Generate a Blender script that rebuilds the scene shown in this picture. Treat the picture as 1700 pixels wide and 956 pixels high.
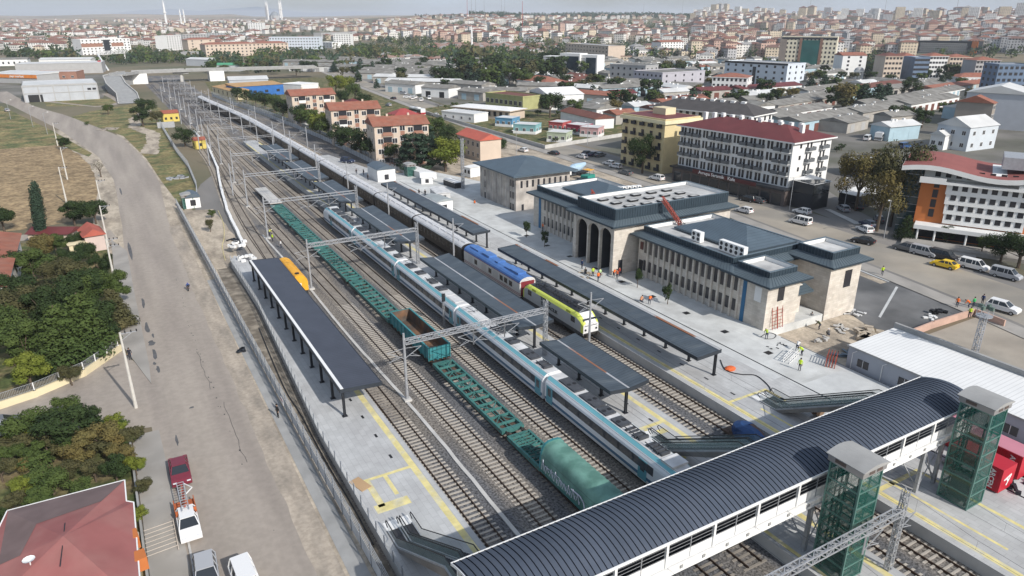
import bpy, bmesh, math, random
from mathutils import Vector, Matrix, noise
random.seed(7)
R = math.radians
scn = bpy.context.scene
for o in list(bpy.data.objects): bpy.data.objects.remove(o)
col = scn.collection
# camera
CAMH = 42.0; FPX = 1170.0; PITCH = math.atan(448 / 1170.0); YAW = R(29.9)
cd = bpy.data.cameras.new('camera'); cam = bpy.data.objects.new('camera', cd); col.objects.link(cam)
cam.location = (0, 0, CAMH); cam.rotation_euler = (R(90) - PITCH, 0, -YAW)
cd.sensor_width = 36; cd.lens = FPX / 1700 * 36; cd.clip_start = 0.5; cd.clip_end = 60000
scn.camera = cam
# world, sun, exposure
SUN_EL = R(35); SUN_DIR = Vector((0.22, -1.0, 0)).normalized()
w = bpy.data.worlds.new('World'); scn.world = w; w.use_nodes = True
nt = w.node_tree; nt.nodes.clear()
out = nt.nodes.new('ShaderNodeOutputWorld'); bg = nt.nodes.new('ShaderNodeBackground')
sky = nt.nodes.new('ShaderNodeTexSky'); sky.sky_type = 'NISHITA'; sky.sun_disc = False
sky.sun_elevation = SUN_EL; sky.sun_rotation = math.atan2(SUN_DIR.x, SUN_DIR.y)
sky.air_density = 1.0; sky.dust_density = 2.0; sky.ozone_density = 1.0; sky.altitude = 50
tc = nt.nodes.new('ShaderNodeTexCoord'); mp = nt.nodes.new('ShaderNodeMapping'); mp.inputs['Scale'].default_value = (1, 1, 5)
nz = nt.nodes.new('ShaderNodeTexNoise'); nz.inputs['Scale'].default_value = 2.6; nz.inputs['Detail'].default_value = 7
rp = nt.nodes.new('ShaderNodeValToRGB'); rp.color_ramp.elements[0].position = .35; rp.color_ramp.elements[1].position = .72
mx = nt.nodes.new('ShaderNodeMixRGB'); mx.inputs[2].default_value = (4.3, 5.0, 5.9, 1)
nt.links.new(tc.outputs['Generated'], mp.inputs['Vector']); nt.links.new(mp.outputs[0], nz.inputs['Vector'])
nt.links.new(nz.outputs['Fac'], rp.inputs[0]); nt.links.new(rp.outputs[0], mx.inputs[0])
nt.links.new(sky.outputs[0], mx.inputs[1]); nt.links.new(mx.outputs[0], bg.inputs[0]); nt.links.new(bg.outputs[0], out.inputs[0])
bg.inputs[1].default_value = 0.118
sd = bpy.data.lights.new('sun', 'SUN'); sd.energy = 4.0; sd.angle = R(0.55); sd.color = (1, .955, .89)
sun = bpy.data.objects.new('sun', sd); col.objects.link(sun)
sdir = Vector((SUN_DIR.x * math.cos(SUN_EL), SUN_DIR.y * math.cos(SUN_EL), math.sin(SUN_EL)))
sun.rotation_euler = sdir.to_track_quat('Z', 'Y').to_euler()
scn.view_settings.view_transform = 'Standard'; scn.view_settings.look = 'None'
scn.view_settings.exposure = 0.24; scn.view_settings.gamma = 1; scn.view_settings.use_curve_mapping = False
scn.render.resolution_x = 1024; scn.render.resolution_y = 576
scn.cycles.max_bounces = 5; scn.cycles.volume_bounces = 0; scn.cycles.transparent_max_bounces = 12
# pixel <-> ground
_F = Vector((math.sin(YAW) * math.cos(PITCH), math.cos(YAW) * math.cos(PITCH), -math.sin(PITCH)))
_R = Vector((math.cos(YAW), -math.sin(YAW), 0)); _U = _R.cross(_F)
def sstep(a, b, x):
 t = max(0, min(1, (x - a) / (b - a))); return t * t * (3 - 2 * t)
GZ = -0.25
AZT = [(-180, 20), (-40, 20), (-8, 20), (2, 26), (12, 34), (22, 50), (28, 62), (36, 66), (42, 52), (50, 54), (58, 58), (66, 60), (180, 30)]
def interp(t, x):
 for (a, b), (c, d) in zip(t, t[1:]):
  if x <= c: return b + (d - b) * (x - a) / (c - a)
 return t[-1][1]
def hz(x, y):
 r = math.hypot(x, y)
 if r < 560: return GZ
 az = math.degrees(math.atan2(x, y))
 h = interp(AZT, az) * sstep(700, 3300, r) * (0.86 + 0.14 * math.sin(az * .37 + r * .0017))
 if r > 3500: h += (62 if az < 10 else 30) * sstep(3500, 9000, r) * (0.8 + .2 * math.sin(az * .5) * math.cos(az * .23))
 if r > 2200: h += 5 * noise.noise(Vector((x * .0011, y * .0011, 3)))
 return h + GZ
def ray(px, py): return _F * FPX + _R * (px - 850) + _U * (478 - py)
def at(px, py, z=None):
 d = ray(px, py)
 if z is not None:
  t = (z - CAMH) / d.z; return Vector((d.x * t, d.y * t, z))
 d = d.normalized(); t = 30.0
 while t < 20000:
  p = d * t; p.z += CAMH
  if p.z <= hz(p.x, p.y):
   lo, hi = t - max(2, t * .01), t
   for _ in range(18):
    m = (lo + hi) / 2; q = d * m
    if q.z + CAMH <= hz(q.x, q.y): hi = m
    else: lo = m
   q = d * hi; return Vector((q.x, q.y, hz(q.x, q.y)))
  t += max(2, t * .01)
 q = d * 9000; return Vector((q.x, q.y, hz(q.x, q.y)))
def htop(base, py):     # height of a vertical standing at base whose top shows on row py
 c = base - Vector((0, 0, CAMH)); lo, hi = 0, 400
 for _ in range(30):
  m = (lo + hi) / 2; v = c + Vector((0, 0, m)); y = 478 - FPX * v.dot(_U) / v.dot(_F)
  if y > py: lo = m
  else: hi = m
 return lo
# materials
MATS = {}
def mat(name, c, rough=.8, metal=0, var=.12, scale=.35, bump=0, bscale=8, c2=None, mixs=.08, mixp=(.42, .6), coords='Object', detail=5, spec=.3, trans=0, fine=0, finec=.12, alpha=1, streak=0):
 if name in MATS: return MATS[name]
 m = bpy.data.materials.new(name); m.use_nodes = True; n = m.node_tree; L = n.links
 b = n.nodes['Principled BSDF']; b.inputs['Roughness'].default_value = rough; b.inputs['Metallic'].default_value = metal
 b.inputs['Specular IOR Level'].default_value = spec
 if alpha < 1: b.inputs['Alpha'].default_value = alpha
 t = n.nodes.new('ShaderNodeTexCoord'); co0 = co = t.outputs[coords]
 if streak:
  mg_ = n.nodes.new('ShaderNodeMapping'); mg_.inputs['Scale'].default_value = (1, streak, 1); L.new(co, mg_.inputs[0]); co = mg_.outputs[0]
 base = None
 if c2:
  z = n.nodes.new('ShaderNodeTexNoise'); z.inputs['Scale'].default_value = mixs; z.inputs['Detail'].default_value = 6; L.new(co, z.inputs['Vector'])
  r = n.nodes.new('ShaderNodeValToRGB'); r.color_ramp.elements[0].position = mixp[0]; r.color_ramp.elements[1].position = mixp[1]
  r.color_ramp.elements[0].color = (*c, 1); r.color_ramp.elements[1].color = (*c2, 1); L.new(z.outputs['Fac'], r.inputs[0]); base = r.outputs[0]
 if var:
  z = n.nodes.new('ShaderNodeTexNoise'); z.inputs['Scale'].default_value = scale; z.inputs['Detail'].default_value = detail; L.new(co, z.inputs['Vector'])
  r = n.nodes.new('ShaderNodeMapRange'); r.inputs[1].default_value = .3; r.inputs[2].default_value = .7; r.inputs[3].default_value = 1 - var; r.inputs[4].default_value = 1 + var
  L.new(z.outputs['Fac'], r.inputs[0])
  mm = n.nodes.new('ShaderNodeMixRGB'); mm.blend_type = 'MULTIPLY'; mm.inputs[0].default_value = 1
  if base: L.new(base, mm.inputs[1])
  else: mm.inputs[1].default_value = (*c, 1)
  L.new(r.outputs[0], mm.inputs[2]); base = mm.outputs[0]
 if fine:
  z = n.nodes.new('ShaderNodeTexNoise'); z.inputs['Scale'].default_value = fine; z.inputs['Detail'].default_value = 3; L.new(co0, z.inputs['Vector'])
  r = n.nodes.new('ShaderNodeMapRange'); r.inputs[1].default_value = .35; r.inputs[2].default_value = .65; r.inputs[3].default_value = 1 - finec; r.inputs[4].default_value = 1 + finec
  L.new(z.outputs['Fac'], r.inputs[0])
  mm = n.nodes.new('ShaderNodeMixRGB'); mm.blend_type = 'MULTIPLY'; mm.inputs[0].default_value = 1
  if base: L.new(base, mm.inputs[1])
  else: mm.inputs[1].default_value = (*c, 1)
  L.new(r.outputs[0], mm.inputs[2]); base = mm.outputs[0]
 if base: L.new(base, b.inputs['Base Color'])
 else: b.inputs['Base Color'].default_value = (*c, 1)
 if bump:
  z = n.nodes.new('ShaderNodeTexNoise'); z.inputs['Scale'].default_value = bscale; z.inputs['Detail'].default_value = 4; L.new(co0, z.inputs['Vector'])
  bu = n.nodes.new('ShaderNodeBump'); bu.inputs['Strength'].default_value = bump; bu.inputs['Distance'].default_value = .1
  L.new(z.outputs['Fac'], bu.inputs['Height']); L.new(bu.outputs[0], b.inputs['Normal'])
 if trans: b.inputs['Transmission Weight'].default_value = trans
 m.diffuse_color = (*c, 1); MATS[name] = m; return m
def stripes(m, axis, period, width, mul, soft=0):      # darker or lighter seams every period metres along one object axis
 n = m.node_tree; L = n.links; b = n.nodes['Principled BSDF']
 lk = b.inputs['Base Color'].links
 t = n.nodes.new('ShaderNodeTexCoord'); s = n.nodes.new('ShaderNodeSeparateXYZ'); L.new(t.outputs['Object'], s.inputs[0])
 d = n.nodes.new('ShaderNodeMath'); d.operation = 'DIVIDE'; d.inputs[1].default_value = period; L.new(s.outputs[axis], d.inputs[0])
 f = n.nodes.new('ShaderNodeMath'); f.operation = 'FRACT'; L.new(d.outputs[0], f.inputs[0])
 g = n.nodes.new('ShaderNodeMath'); g.operation = 'LESS_THAN'; g.inputs[1].default_value = width / period; L.new(f.outputs[0], g.inputs[0])
 mm = n.nodes.new('ShaderNodeMixRGB'); mm.blend_type = 'MULTIPLY'; L.new(g.outputs[0], mm.inputs[0]); mm.inputs[2].default_value = (mul, mul, mul, 1)
 if lk: L.new(lk[0].from_socket, mm.inputs[1])
 else: mm.inputs[1].default_value = b.inputs['Base Color'].default_value
 L.new(mm.outputs[0], b.inputs['Base Color'])
 return m
def house_mat(name, wall, win=(.03, .035, .045), px=3.1, pz=2.9, wf=.42, zf=.45):   # far facades: window grid in UV metres
 m = mat(name, wall, .85, var=.1, scale=.15); n = m.node_tree; L = n.links; b = n.nodes['Principled BSDF']
 u = n.nodes.new('ShaderNodeUVMap'); s = n.nodes.new('ShaderNodeSeparateXYZ'); L.new(u.outputs[0], s.inputs[0])
 ms = []
 for ax, p, f in ((0, px, wf), (1, pz, zf)):
  d = n.nodes.new('ShaderNodeMath'); d.operation = 'DIVIDE'; d.inputs[1].default_value = p; L.new(s.outputs[ax], d.inputs[0])
  fr = n.nodes.new('ShaderNodeMath'); fr.operation = 'FRACT'; L.new(d.outputs[0], fr.inputs[0])
  c = n.nodes.new('ShaderNodeMath'); c.operation = 'COMPARE'; c.inputs[1].default_value = .55; c.inputs[2].default_value = f / 2; L.new(fr.outputs[0], c.inputs[0]); ms.append(c)
 mu = n.nodes.new('ShaderNodeMath'); mu.operation = 'MULTIPLY'; L.new(ms[0].outputs[0], mu.inputs[0]); L.new(ms[1].outputs[0], mu.inputs[1])
 mm = n.nodes.new('ShaderNodeMixRGB'); L.new(mu.outputs[0], mm.inputs[0]); L.new(b.inputs['Base Color'].links[0].from_socket, mm.inputs[1]); mm.inputs[2].default_value = (*win, 1)
 L.new(mm.outputs[0], b.inputs['Base Color']); return m
# mesh builder
class MB:
 def __init__(s): s.v = []; s.f = []; s.m = []; s.uv = {}
 def add(s, vs, fs, mi=0, uvs=None):
  o = len(s.v); s.v += [tuple(a) for a in vs]
  for k, f in enumerate(fs):
   if uvs: s.uv[len(s.f)] = uvs[k]
   s.f.append([i + o for i in f]); s.m.append(mi)
 def box(s, x0, x1, y0, y1, z0, z1, mi=0, uv=False):
  v = [(x0, y0, z0), (x1, y0, z0), (x1, y1, z0), (x0, y1, z0), (x0, y0, z1), (x1, y0, z1), (x1, y1, z1), (x0, y1, z1)]
  f = [(0, 3, 2, 1), (4, 5, 6, 7), (0, 1, 5, 4), (1, 2, 6, 5), (2, 3, 7, 6), (3, 0, 4, 7)]
  u = None
  if uv:
   W, D, H = x1 - x0, y1 - y0, z1 - z0
   u = [[(0, 0)] * 4] * 2 + [[(0, 0), (W, 0), (W, H), (0, H)], [(0, 0), (D, 0), (D, H), (0, H)], [(0, 0), (W, 0), (W, H), (0, H)], [(0, 0), (D, 0), (D, H), (0, H)]]
  s.add(v, f, mi, u)
 def obox(s, c, sx, sy, sz, ang=0, mi=0):       # centre of base, rotated about z
  ca, sa = math.cos(ang), math.sin(ang); v = []
  for z in (0, sz):
   for a, b in ((-1, -1), (1, -1), (1, 1), (-1, 1)):
    x, y = a * sx / 2, b * sy / 2; v.append((c[0] + x * ca - y * sa, c[1] + x * sa + y * ca, c[2] + z))
  s.add(v, [(0, 3, 2, 1), (4, 5, 6, 7), (0, 1, 5, 4), (1, 2, 6, 5), (2, 3, 7, 6), (3, 0, 4, 7)], mi)
 def bar(s, p, q, r, n=4, r2=None, mi=0, cap=True):
  p, q = Vector(p), Vector(q); d = (q - p)
  if d.length < 1e-6: return
  d.normalize(); a = d.orthogonal().normalized() if abs(d.z) > .99 else d.cross(Vector((0, 0, 1))).normalized(); b = d.cross(a)
  r2 = r if r2 is None else r2; v = []
  for c, rr in ((p, r), (q, r2)):
   for i in range(n):
    t = 2 * math.pi * (i + .5) / n; v.append(c + a * math.cos(t) * rr + b * math.sin(t) * rr)
  f = [(i, (i + 1) % n, n + (i + 1) % n, n + i) for i in range(n)]
  if cap: f += [tuple(range(n))[::-1], tuple(range(n, 2 * n))]
  s.add(v, f, mi)
 def prism(s, pts, z0, z1, mi=0, mtop=None):
  n = len(pts); v = [(x, y, z0) for x, y in pts] + [(x, y, z1) for x, y in pts]
  s.add(v, [(i, (i + 1) % n, n + (i + 1) % n, n + i) for i in range(n)], mi)
  s.add(v, [tuple(range(n, 2 * n))], mi if mtop is None else mtop); s.add(v, [tuple(range(n))[::-1]], mi)
 def extr(s, prof, y0, y1, mi=0, caps=True, axis='y', scale0=1, mats=None):    # profile in (x,z) swept along y
  n = len(prof)
  mk = (lambda a, b, t: (a, t, b)) if axis == 'y' else (lambda a, b, t: (t, a, b))
  v = [mk(a, b, y0) for a, b in prof] + [mk(a, b, y1) for a, b in prof]
  for i in range(n):
   s.add([v[i], v[(i + 1) % n], v[n + (i + 1) % n], v[n + i]], [(0, 1, 2, 3)], mats[i] if mats else mi)
  if caps: s.add(v, [tuple(range(n))[::-1], tuple(range(n, 2 * n))], mi)
 def poly3(s, pts, mi=0): s.add(pts, [tuple(range(len(pts)))], mi)
 def cyl(s, c, r, h, n=12, mi=0, r2=None): s.bar(c, (c[0], c[1], c[2] + h), r, n, r2, mi)
 def ball(s, c, rx, ry, rz, n=8, mi=0):
  v = []; f = []; m = n // 2 + 1
  for j in range(m):
   ph = math.pi * j / (m - 1)
   for i in range(n):
    t = 2 * math.pi * i / n; v.append((c[0] + rx * math.sin(ph) * math.cos(t), c[1] + ry * math.sin(ph) * math.sin(t), c[2] + rz * math.cos(ph)))
  for j in range(m - 1):
   for i in range(n): f.append((j * n + i, (j + 1) * n + i, (j + 1) * n + (i + 1) % n, j * n + (i + 1) % n))
  s.add(v, f, mi)
 def mesh(s, name, mats, smooth=False):
  me = bpy.data.meshes.new(name); me.from_pydata(s.v, [], s.f)
  for m in (mats if isinstance(mats, (list, tuple)) else [mats]): me.materials.append(m)
  me.polygons.foreach_set('material_index', s.m)
  if s.uv:
   ul = me.uv_layers.new(name='UVMap')
   for p in me.polygons:
    if p.index in s.uv:
     for k, li in enumerate(p.loop_indices): ul.data[li].uv = s.uv[p.index][k]
  bm = bmesh.new(); bm.from_mesh(me)
  if len(bm.faces) < 4000 and not s.uv: bmesh.ops.recalc_face_normals(bm, faces=bm.faces)
  bm.to_mesh(me); bm.free()
  if smooth: me.polygons.foreach_set('use_smooth', [True] * len(me.polygons))
  me.update(); return me
 def build(s, name, mats, parent=None, smooth=False, **k):
  return link(name, s.mesh(name, mats, smooth), parent, **k)
KID = {}
def setpar(o, p): o.parent = p; KID.setdefault(p.name, []).append(o)
def link(name, me, parent=None, loc=None, rz=0, label=None):
 o = bpy.data.objects.new(name, me); col.objects.link(o)
 if parent: setpar(o, parent)
 if loc is not None: o.location = loc
 if rz: o.rotation_euler.z = rz
 if label: o['label'] = label
 return o
def thing(name, label, cat, loc=(0, 0, 0), rz=0, group=None):
 o = bpy.data.objects.new(name, None); col.objects.link(o); o.location = loc; o.rotation_euler.z = rz; o.empty_display_size = .5
 return tag(o, label, cat, group)
def tag(o, label, cat, group=None):
 o['label'] = label; o['category'] = cat
 if group: o['group'] = group
 return o
def struct(o): o['kind'] = 'structure'; return o
def copy_tree(src, parent=None):
 c = src.copy(); col.objects.link(c)
 if parent: setpar(c, parent)
 for ch in KID.get(src.name, []): copy_tree(ch, c)
 return c
def dup(src, loc, rz=0, label=None, scale=None, group=None):
 c = copy_tree(src); c.location = loc; c.rotation_euler.z = rz
 if label: c['label'] = label
 if group: c['group'] = group
 if scale: c.scale = (scale,) * 3 if not isinstance(scale, tuple) else scale
 return c
def text_mesh(s, size, ext=.02, bold=0):
 cu = bpy.data.curves.new('lettering', 'FONT'); cu.body = s; cu.size = size; cu.extrude = ext; cu.offset = bold
 cu.align_x = 'CENTER'; cu.align_y = 'CENTER'; cu.resolution_u = 2
 o = bpy.data.objects.new('lettering', cu); col.objects.link(o); bpy.context.view_layer.update()
 me = bpy.data.meshes.new_from_object(o.evaluated_get(bpy.context.evaluated_depsgraph_get()))
 bpy.data.objects.remove(o); bpy.data.curves.remove(cu); return me
def text(s, size, m, loc, rot, parent, sx=1, bold=0, name='lettering'):
 me = text_mesh(s, size, .02, bold); me.materials.clear(); me.materials.append(m)
 o = bpy.data.objects.new(name, me); col.objects.link(o); setpar(o, parent); o.location = loc; o.rotation_euler = rot; o.scale.x = sx; return o
def sheet(name, pts, z, m, kind=True):
 mb = MB(); mb.poly3([(x, y, z) for x, y in pts]); o = mb.build(name, m)
 if kind: struct(o)
 return o
def strip(name, line, wl, wr, z, m, mb=None):          # ribbon along a polyline (x,y)
 own = mb is None; mb = mb or MB(); L, Rr = [], []
 for i, (x, y) in enumerate(line):
  a = line[max(0, i - 1)]; b = line[min(len(line) - 1, i + 1)]; d = Vector((b[0] - a[0], b[1] - a[1])).normalized(); n = Vector((d.y, -d.x))
  zz = z(x, y) if callable(z) else z
  L.append((x - n.x * wl, y - n.y * wl, zz)); Rr.append((x + n.x * wr, y + n.y * wr, zz))
 for i in range(len(line) - 1): mb.add([L[i], Rr[i], Rr[i + 1], L[i + 1]], [(0, 1, 2, 3)])
 return struct(mb.build(name, m)) if own else None
# setting
M = mat
m_ballast = M('ballast', (.185, .166, .146), .95, var=.14, scale=.5, c2=(.115, .115, .12), mixs=.28, mixp=(.42, .6), fine=4.5, finec=.55, bump=1.0, bscale=7, streak=.18)
m_pave = M('light_paving', (.50, .51, .505), .8, var=.05, scale=.5, c2=(.46, .47, .47), mixs=.12, fine=1.2, finec=.04)
m_road = M('worn_asphalt', (.33, .29, .25), .92, var=.08, scale=.35, c2=(.275, .24, .21), mixs=.3, mixp=(.38, .62), fine=1.6, finec=.06, streak=.07)
m_road2 = M('city_asphalt', (.17, .163, .155), .9, var=.10, scale=.2, c2=(.215, .20, .185), mixs=.05, streak=.2)
m_dirt = M('pale_dirt', (.42, .36, .285), .95, var=.14, scale=.9, c2=(.235, .20, .16), mixs=.35, mixp=(.44, .66), bump=.4, bscale=3, fine=2.5, finec=.15, streak=.3)
m_side = M('sidewalk_slabs', (.33, .31, .285), .9, var=.12, scale=.6, c2=(.27, .255, .235), mixs=.3)
m_field = M('dry_field', (.30, .22, .125), .97, var=.2, scale=.06, c2=(.21, .15, .085), mixs=.35, bump=.6, bscale=2, fine=1.2, finec=.3)
m_grass = M('dry_grass', (.20, .165, .075), .97, var=.25, scale=.1, c2=(.10, .115, .045), mixs=.16, mixp=(.45, .6), bump=.6, bscale=3, fine=1.1, finec=.35)
m_wgreen = M('weedy_green', (.075, .095, .03), .97, var=.3, scale=.3, c2=(.16, .125, .065), mixs=.3, bump=.6, bscale=3, fine=1.5, finec=.35)
m_conc = M('concrete', (.46, .45, .43), .85, var=.12, scale=.5, bump=.1)
m_concd = M('grey_concrete', (.30, .30, .295), .85, var=.14, scale=.5, bump=.1)
m_yellow = M('tactile_yellow', (.62, .54, .25), .85, var=.15, scale=1.5, c2=(.52, .49, .36), mixs=.7, mixp=(.5, .7))
m_black = M('black_metal', (.018, .018, .02), .5, var=.1)
m_dark = M('dark_steel', (.035, .038, .045), .5, .3, var=.1)
m_white = M('white_paint', (.72, .72, .71), .6, var=.06)
m_galv = M('galvanised_steel', (.38, .39, .41), .5, .35, var=.12, scale=2)
m_rail = M('rail_steel', (.09, .06, .045), .5, .5, var=.2, scale=2)
m_sleeper = M('concrete_sleeper', (.40, .365, .32), .9, var=.22, scale=1.0)
m_glass = M('dark_glass', (.025, .03, .036), .12, 0, var=0, spec=.6)
m_tyre = M('tyre_rubber', (.02, .02, .02), .9, var=0)
m_land = M('landscape', (.19, .155, .105), .97, var=.25, scale=.004, c2=(.10, .10, .06), mixs=.008, mixp=(.42, .58), coords='Object')
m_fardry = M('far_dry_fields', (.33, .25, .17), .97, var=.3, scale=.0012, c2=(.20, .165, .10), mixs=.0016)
def terrain():
 mb = MB(); rad = [0.1, 8, 16, 30, 60, 120, 240, 400, 560]; r = 560
 while r < 16000: r *= 1.055; rad.append(r)
 az = [-180, -140, -100, -75, -60, -50] + [-40 + i * 1.5 for i in range(94)] + [105, 120, 150, 180]
 n = len(az)
 for r in rad:
  for a in az:
   x, y = r * math.sin(R(a)), r * math.cos(R(a)); mb.v.append((x, y, hz(x, y)))
 for i in range(len(rad) - 1):
  for j in range(n - 1):
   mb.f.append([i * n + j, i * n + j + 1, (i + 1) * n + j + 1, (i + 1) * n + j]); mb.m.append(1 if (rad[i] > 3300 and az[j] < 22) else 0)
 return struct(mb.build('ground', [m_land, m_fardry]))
terrain()
# far blue mountain ridge, 22 km out
def ridge():
 mb = MB(); D = 24000; pts = []
 for i in range(61):
  a = -40 + i * 1.9; h = 60 + 60 * noise.noise(Vector((i * .23, 0, 1)))
  if -1 < a < 23: h += 330 * max(0, math.sin((a + 1) / 24 * math.pi)) * (.75 + .35 * noise.noise(Vector((i * .5, 2, 1))))
  pts.append((a, h))
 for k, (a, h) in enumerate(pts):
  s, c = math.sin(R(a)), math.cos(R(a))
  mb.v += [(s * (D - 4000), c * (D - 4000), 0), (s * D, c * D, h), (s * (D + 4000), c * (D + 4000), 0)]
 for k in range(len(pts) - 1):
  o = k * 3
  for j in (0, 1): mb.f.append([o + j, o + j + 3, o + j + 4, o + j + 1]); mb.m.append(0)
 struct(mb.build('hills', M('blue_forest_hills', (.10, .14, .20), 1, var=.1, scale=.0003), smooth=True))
ridge()
# railway corridor
bal = [(13.6, 5), (13.6, 150), (20.6, 146), (22.6, 175), (27.3, 221), (31, 272), (31, 350), (32, 640), (62, 640), (58, 560), (57, 470), (61, 394), (65, 359), (69, 317), (70.5, 283), (71.5, 222), (69, 190), (69, 5)]
sheet('track_bed', bal, -0.2, m_ballast)
PZ = 1.0
def platform(name, pts, edge_mat=None):
 mb = MB(); mb.prism(pts, -.3, PZ, 1, 0); return struct(mb.build(name, [pave_mat, m_conc]))
def brick_pave(name, c1, c2, sx, sy, mortar=.75):
 m = mat(name, c1, .8, var=.05, scale=.35, c2=c2, mixs=.25, fine=.8, finec=.05); n = m.node_tree; L = n.links; b = n.nodes['Principled BSDF']
 t = n.nodes.new('ShaderNodeTexCoord'); mp_ = n.nodes.new('ShaderNodeMapping'); mp_.inputs['Rotation'].default_value = (0, 0, R(90)); L.new(t.outputs['Object'], mp_.inputs[0])
 br = n.nodes.new('ShaderNodeTexBrick'); br.inputs['Scale'].default_value = 1; br.inputs['Brick Width'].default_value = sx; br.inputs['Row Height'].default_value = sy
 br.inputs['Mortar Size'].default_value = .025; br.inputs['Color1'].default_value = (1, 1, 1, 1); br.inputs['Color2'].default_value = (.9, .9, .9, 1); br.inputs['Mortar'].default_value = (mortar,) * 3 + (1,)
 L.new(mp_.outputs[0], br.inputs['Vector'])
 mm = n.nodes.new('ShaderNodeMixRGB'); mm.blend_type = 'MULTIPLY'; mm.inputs[0].default_value = 1
 L.new(b.inputs['Base Color'].links[0].from_socket, mm.inputs[1]); L.new(br.outputs['Color'], mm.inputs[2]); L.new(mm.outputs[0], b.inputs['Base Color']); return m
pave_mat = brick_pave('platform_slabs', (.46, .465, .465), (.41, .41, .41), 1.2, .6, .80)
pave_fore = brick_pave('forecourt_slabs', (.56, .57, .56), (.47, .475, .465), 6, 4, .88)
platform('platform', [(14.2, 8), (21.5, 8), (21.5, 108), (19.2, 128), (17.2, 133), (16.1, 130), (16.2, 106), (14.4, 66)])
platform('platform', [(42.6, 5), (48.7, 5), (48.7, 225), (47.5, 268), (43.2, 268), (42.6, 200)])
mb = MB(); mb.prism([(55.45, 5), (66.9, 5), (66.9, 190), (62, 226), (57.5, 226), (56.2, 190), (55.45, 160)], -.3, PZ, 1, 0)
struct(mb.build('platform', [pave_mat, m_conc]))
mb = MB(); mb.prism([(66.9, 47.5), (76.2, 47.5), (76.2, 60.5), (88, 60.5), (88, 160), (80, 186), (69, 188), (66.9, 190)], -.3, PZ - .01, 0)
struct(mb.build('pavement', pave_fore))
mb = MB(); mb.prism([(66.9, 5), (76.2, 5), (76.2, 47.5), (66.9, 47.5)], -.3, PZ - .012, 0); struct(mb.build('pavement', m_pave))
# yellow tactile lines and drain slots
def lines(name, segs, m, z):
 mb = MB()
 for x0, x1, y0, y1 in segs: mb.poly3([(x0, y0, z), (x1, y0, z), (x1, y1, z), (x0, y1, z)])
 return struct(mb.build(name, m))
lines('tactile_line', [(20.3, 20.95, 8, 66.6), (20.3, 20.95, 66.6, 116), (15.6, 20.3, 55.2, 55.6), (15.6, 16.2, 51, 55.2), (17.5, 17.9, 52, 55.2), (15.2, 18.4, 50.2, 51.4)], m_yellow, PZ + .004)
lines('tactile_line', [(43.0, 43.4, 8, 262), (47.2, 47.8, 8, 262), (43.4, 47.2, 49.2, 49.7), (44.4, 44.9, 43, 49.2), (43.8, 46.6, 47.6, 48.4)], m_yellow, PZ + .004)
lines('tactile_line', [(56.2, 56.8, 6, 185), (56.8, 62.8, 48.6, 49.0), (62.4, 62.8, 46, 48.6), (59.8, 62.8, 45.8, 46.6), (58.6, 58.9, 20, 46), (56.8, 63, 30, 30.5), (62.6, 63, 12, 30)], m_yellow, PZ + .004)
slots = []
lines('drain_channel', [(67.15, 67.35, 6, 178), (76.0, 76.12, 6, 58)], m_dark, PZ + .006)
lines('paving_band', [(65.5, 66.85, 50, 186)], m_pave, PZ + .005)
random.seed(3)
for i in range(16): slots.append((19.2, 19.45, 58 + i * 4.3 - .35, 58 + i * 4.3 + .35))
for i in range(40): slots.append((46.3, 46.55, 46 + i * 4.3 - .35, 46 + i * 4.3 + .35))
for i in range(30): slots.append((58.4, 58.65, 50 + i * 4.3 - .35, 50 + i * 4.3 + .35))
for i in range(9): slots.append((70.2, 71.2, 55 + i * 7.7, 55.9 + i * 7.7))
lines('drain_grates', slots, m_black, PZ + .007)
# concrete cable trough beside the second track
mb = MB(); ln = [(25.4 + .14 * math.sin(y * .12) + .1 * noise.noise(Vector((0, y * .3, 0))), y) for y in range(20, 150, 2)]
for (xa, ya), (xb, yb) in zip(ln, ln[1:]):
 v = [(xa - .19, ya, -.2), (xa + .19, ya, -.2), (xa + .19, ya, -.09), (xa - .19, ya, -.09), (xb - .19, yb, -.2), (xb + .19, yb, -.2), (xb + .19, yb, -.09), (xb - .19, yb, -.09)]
 mb.add(v, [(0, 1, 5, 4), (1, 2, 6, 5), (2, 3, 7, 6), (3, 0, 4, 7)])
tag(mb.build('cable_trough', m_conc), 'long white concrete cable trough in the ballast between the two left tracks', 'cable trough')
# left road and verges
rl = [(-.9, 10), (-.9, 60), (-1.0, 75), (-1.0, 125), (0.4, 178), (0.6, 222), (-2, 265), (-14.3, 341), (-37.5, 451), (-60, 540)]
rr = [(9.2, 10), (9.4, 60), (9.5, 120), (9.4, 173), (11.5, 215), (10.5, 255), (6.1, 311), (-12, 390), (-28, 446), (-46, 545)]
def ribbon(name, A, B, z, m):
 mb = MB(); n = 40
 def res(P):
  L = [0]
  for a, b in zip(P, P[1:]): L.append(L[-1] + math.hypot(b[0] - a[0], b[1] - a[1]))
  o = []
  for k in range(n + 1):
   s = L[-1] * k / n
   for i in range(len(P) - 1):
    if s <= L[i + 1] + 1e-6:
     t = (s - L[i]) / (L[i + 1] - L[i]); o.append((P[i][0] + (P[i + 1][0] - P[i][0]) * t, P[i][1] + (P[i + 1][1] - P[i][1]) * t)); break
  return o
 a, b = res(A), res(B)
 for k in range(n): mb.add([(*a[k], z), (*b[k], z), (*b[k + 1], z), (*a[k + 1], z)], [(0, 1, 2, 3)])
 return struct(mb.build(name, m))
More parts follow.
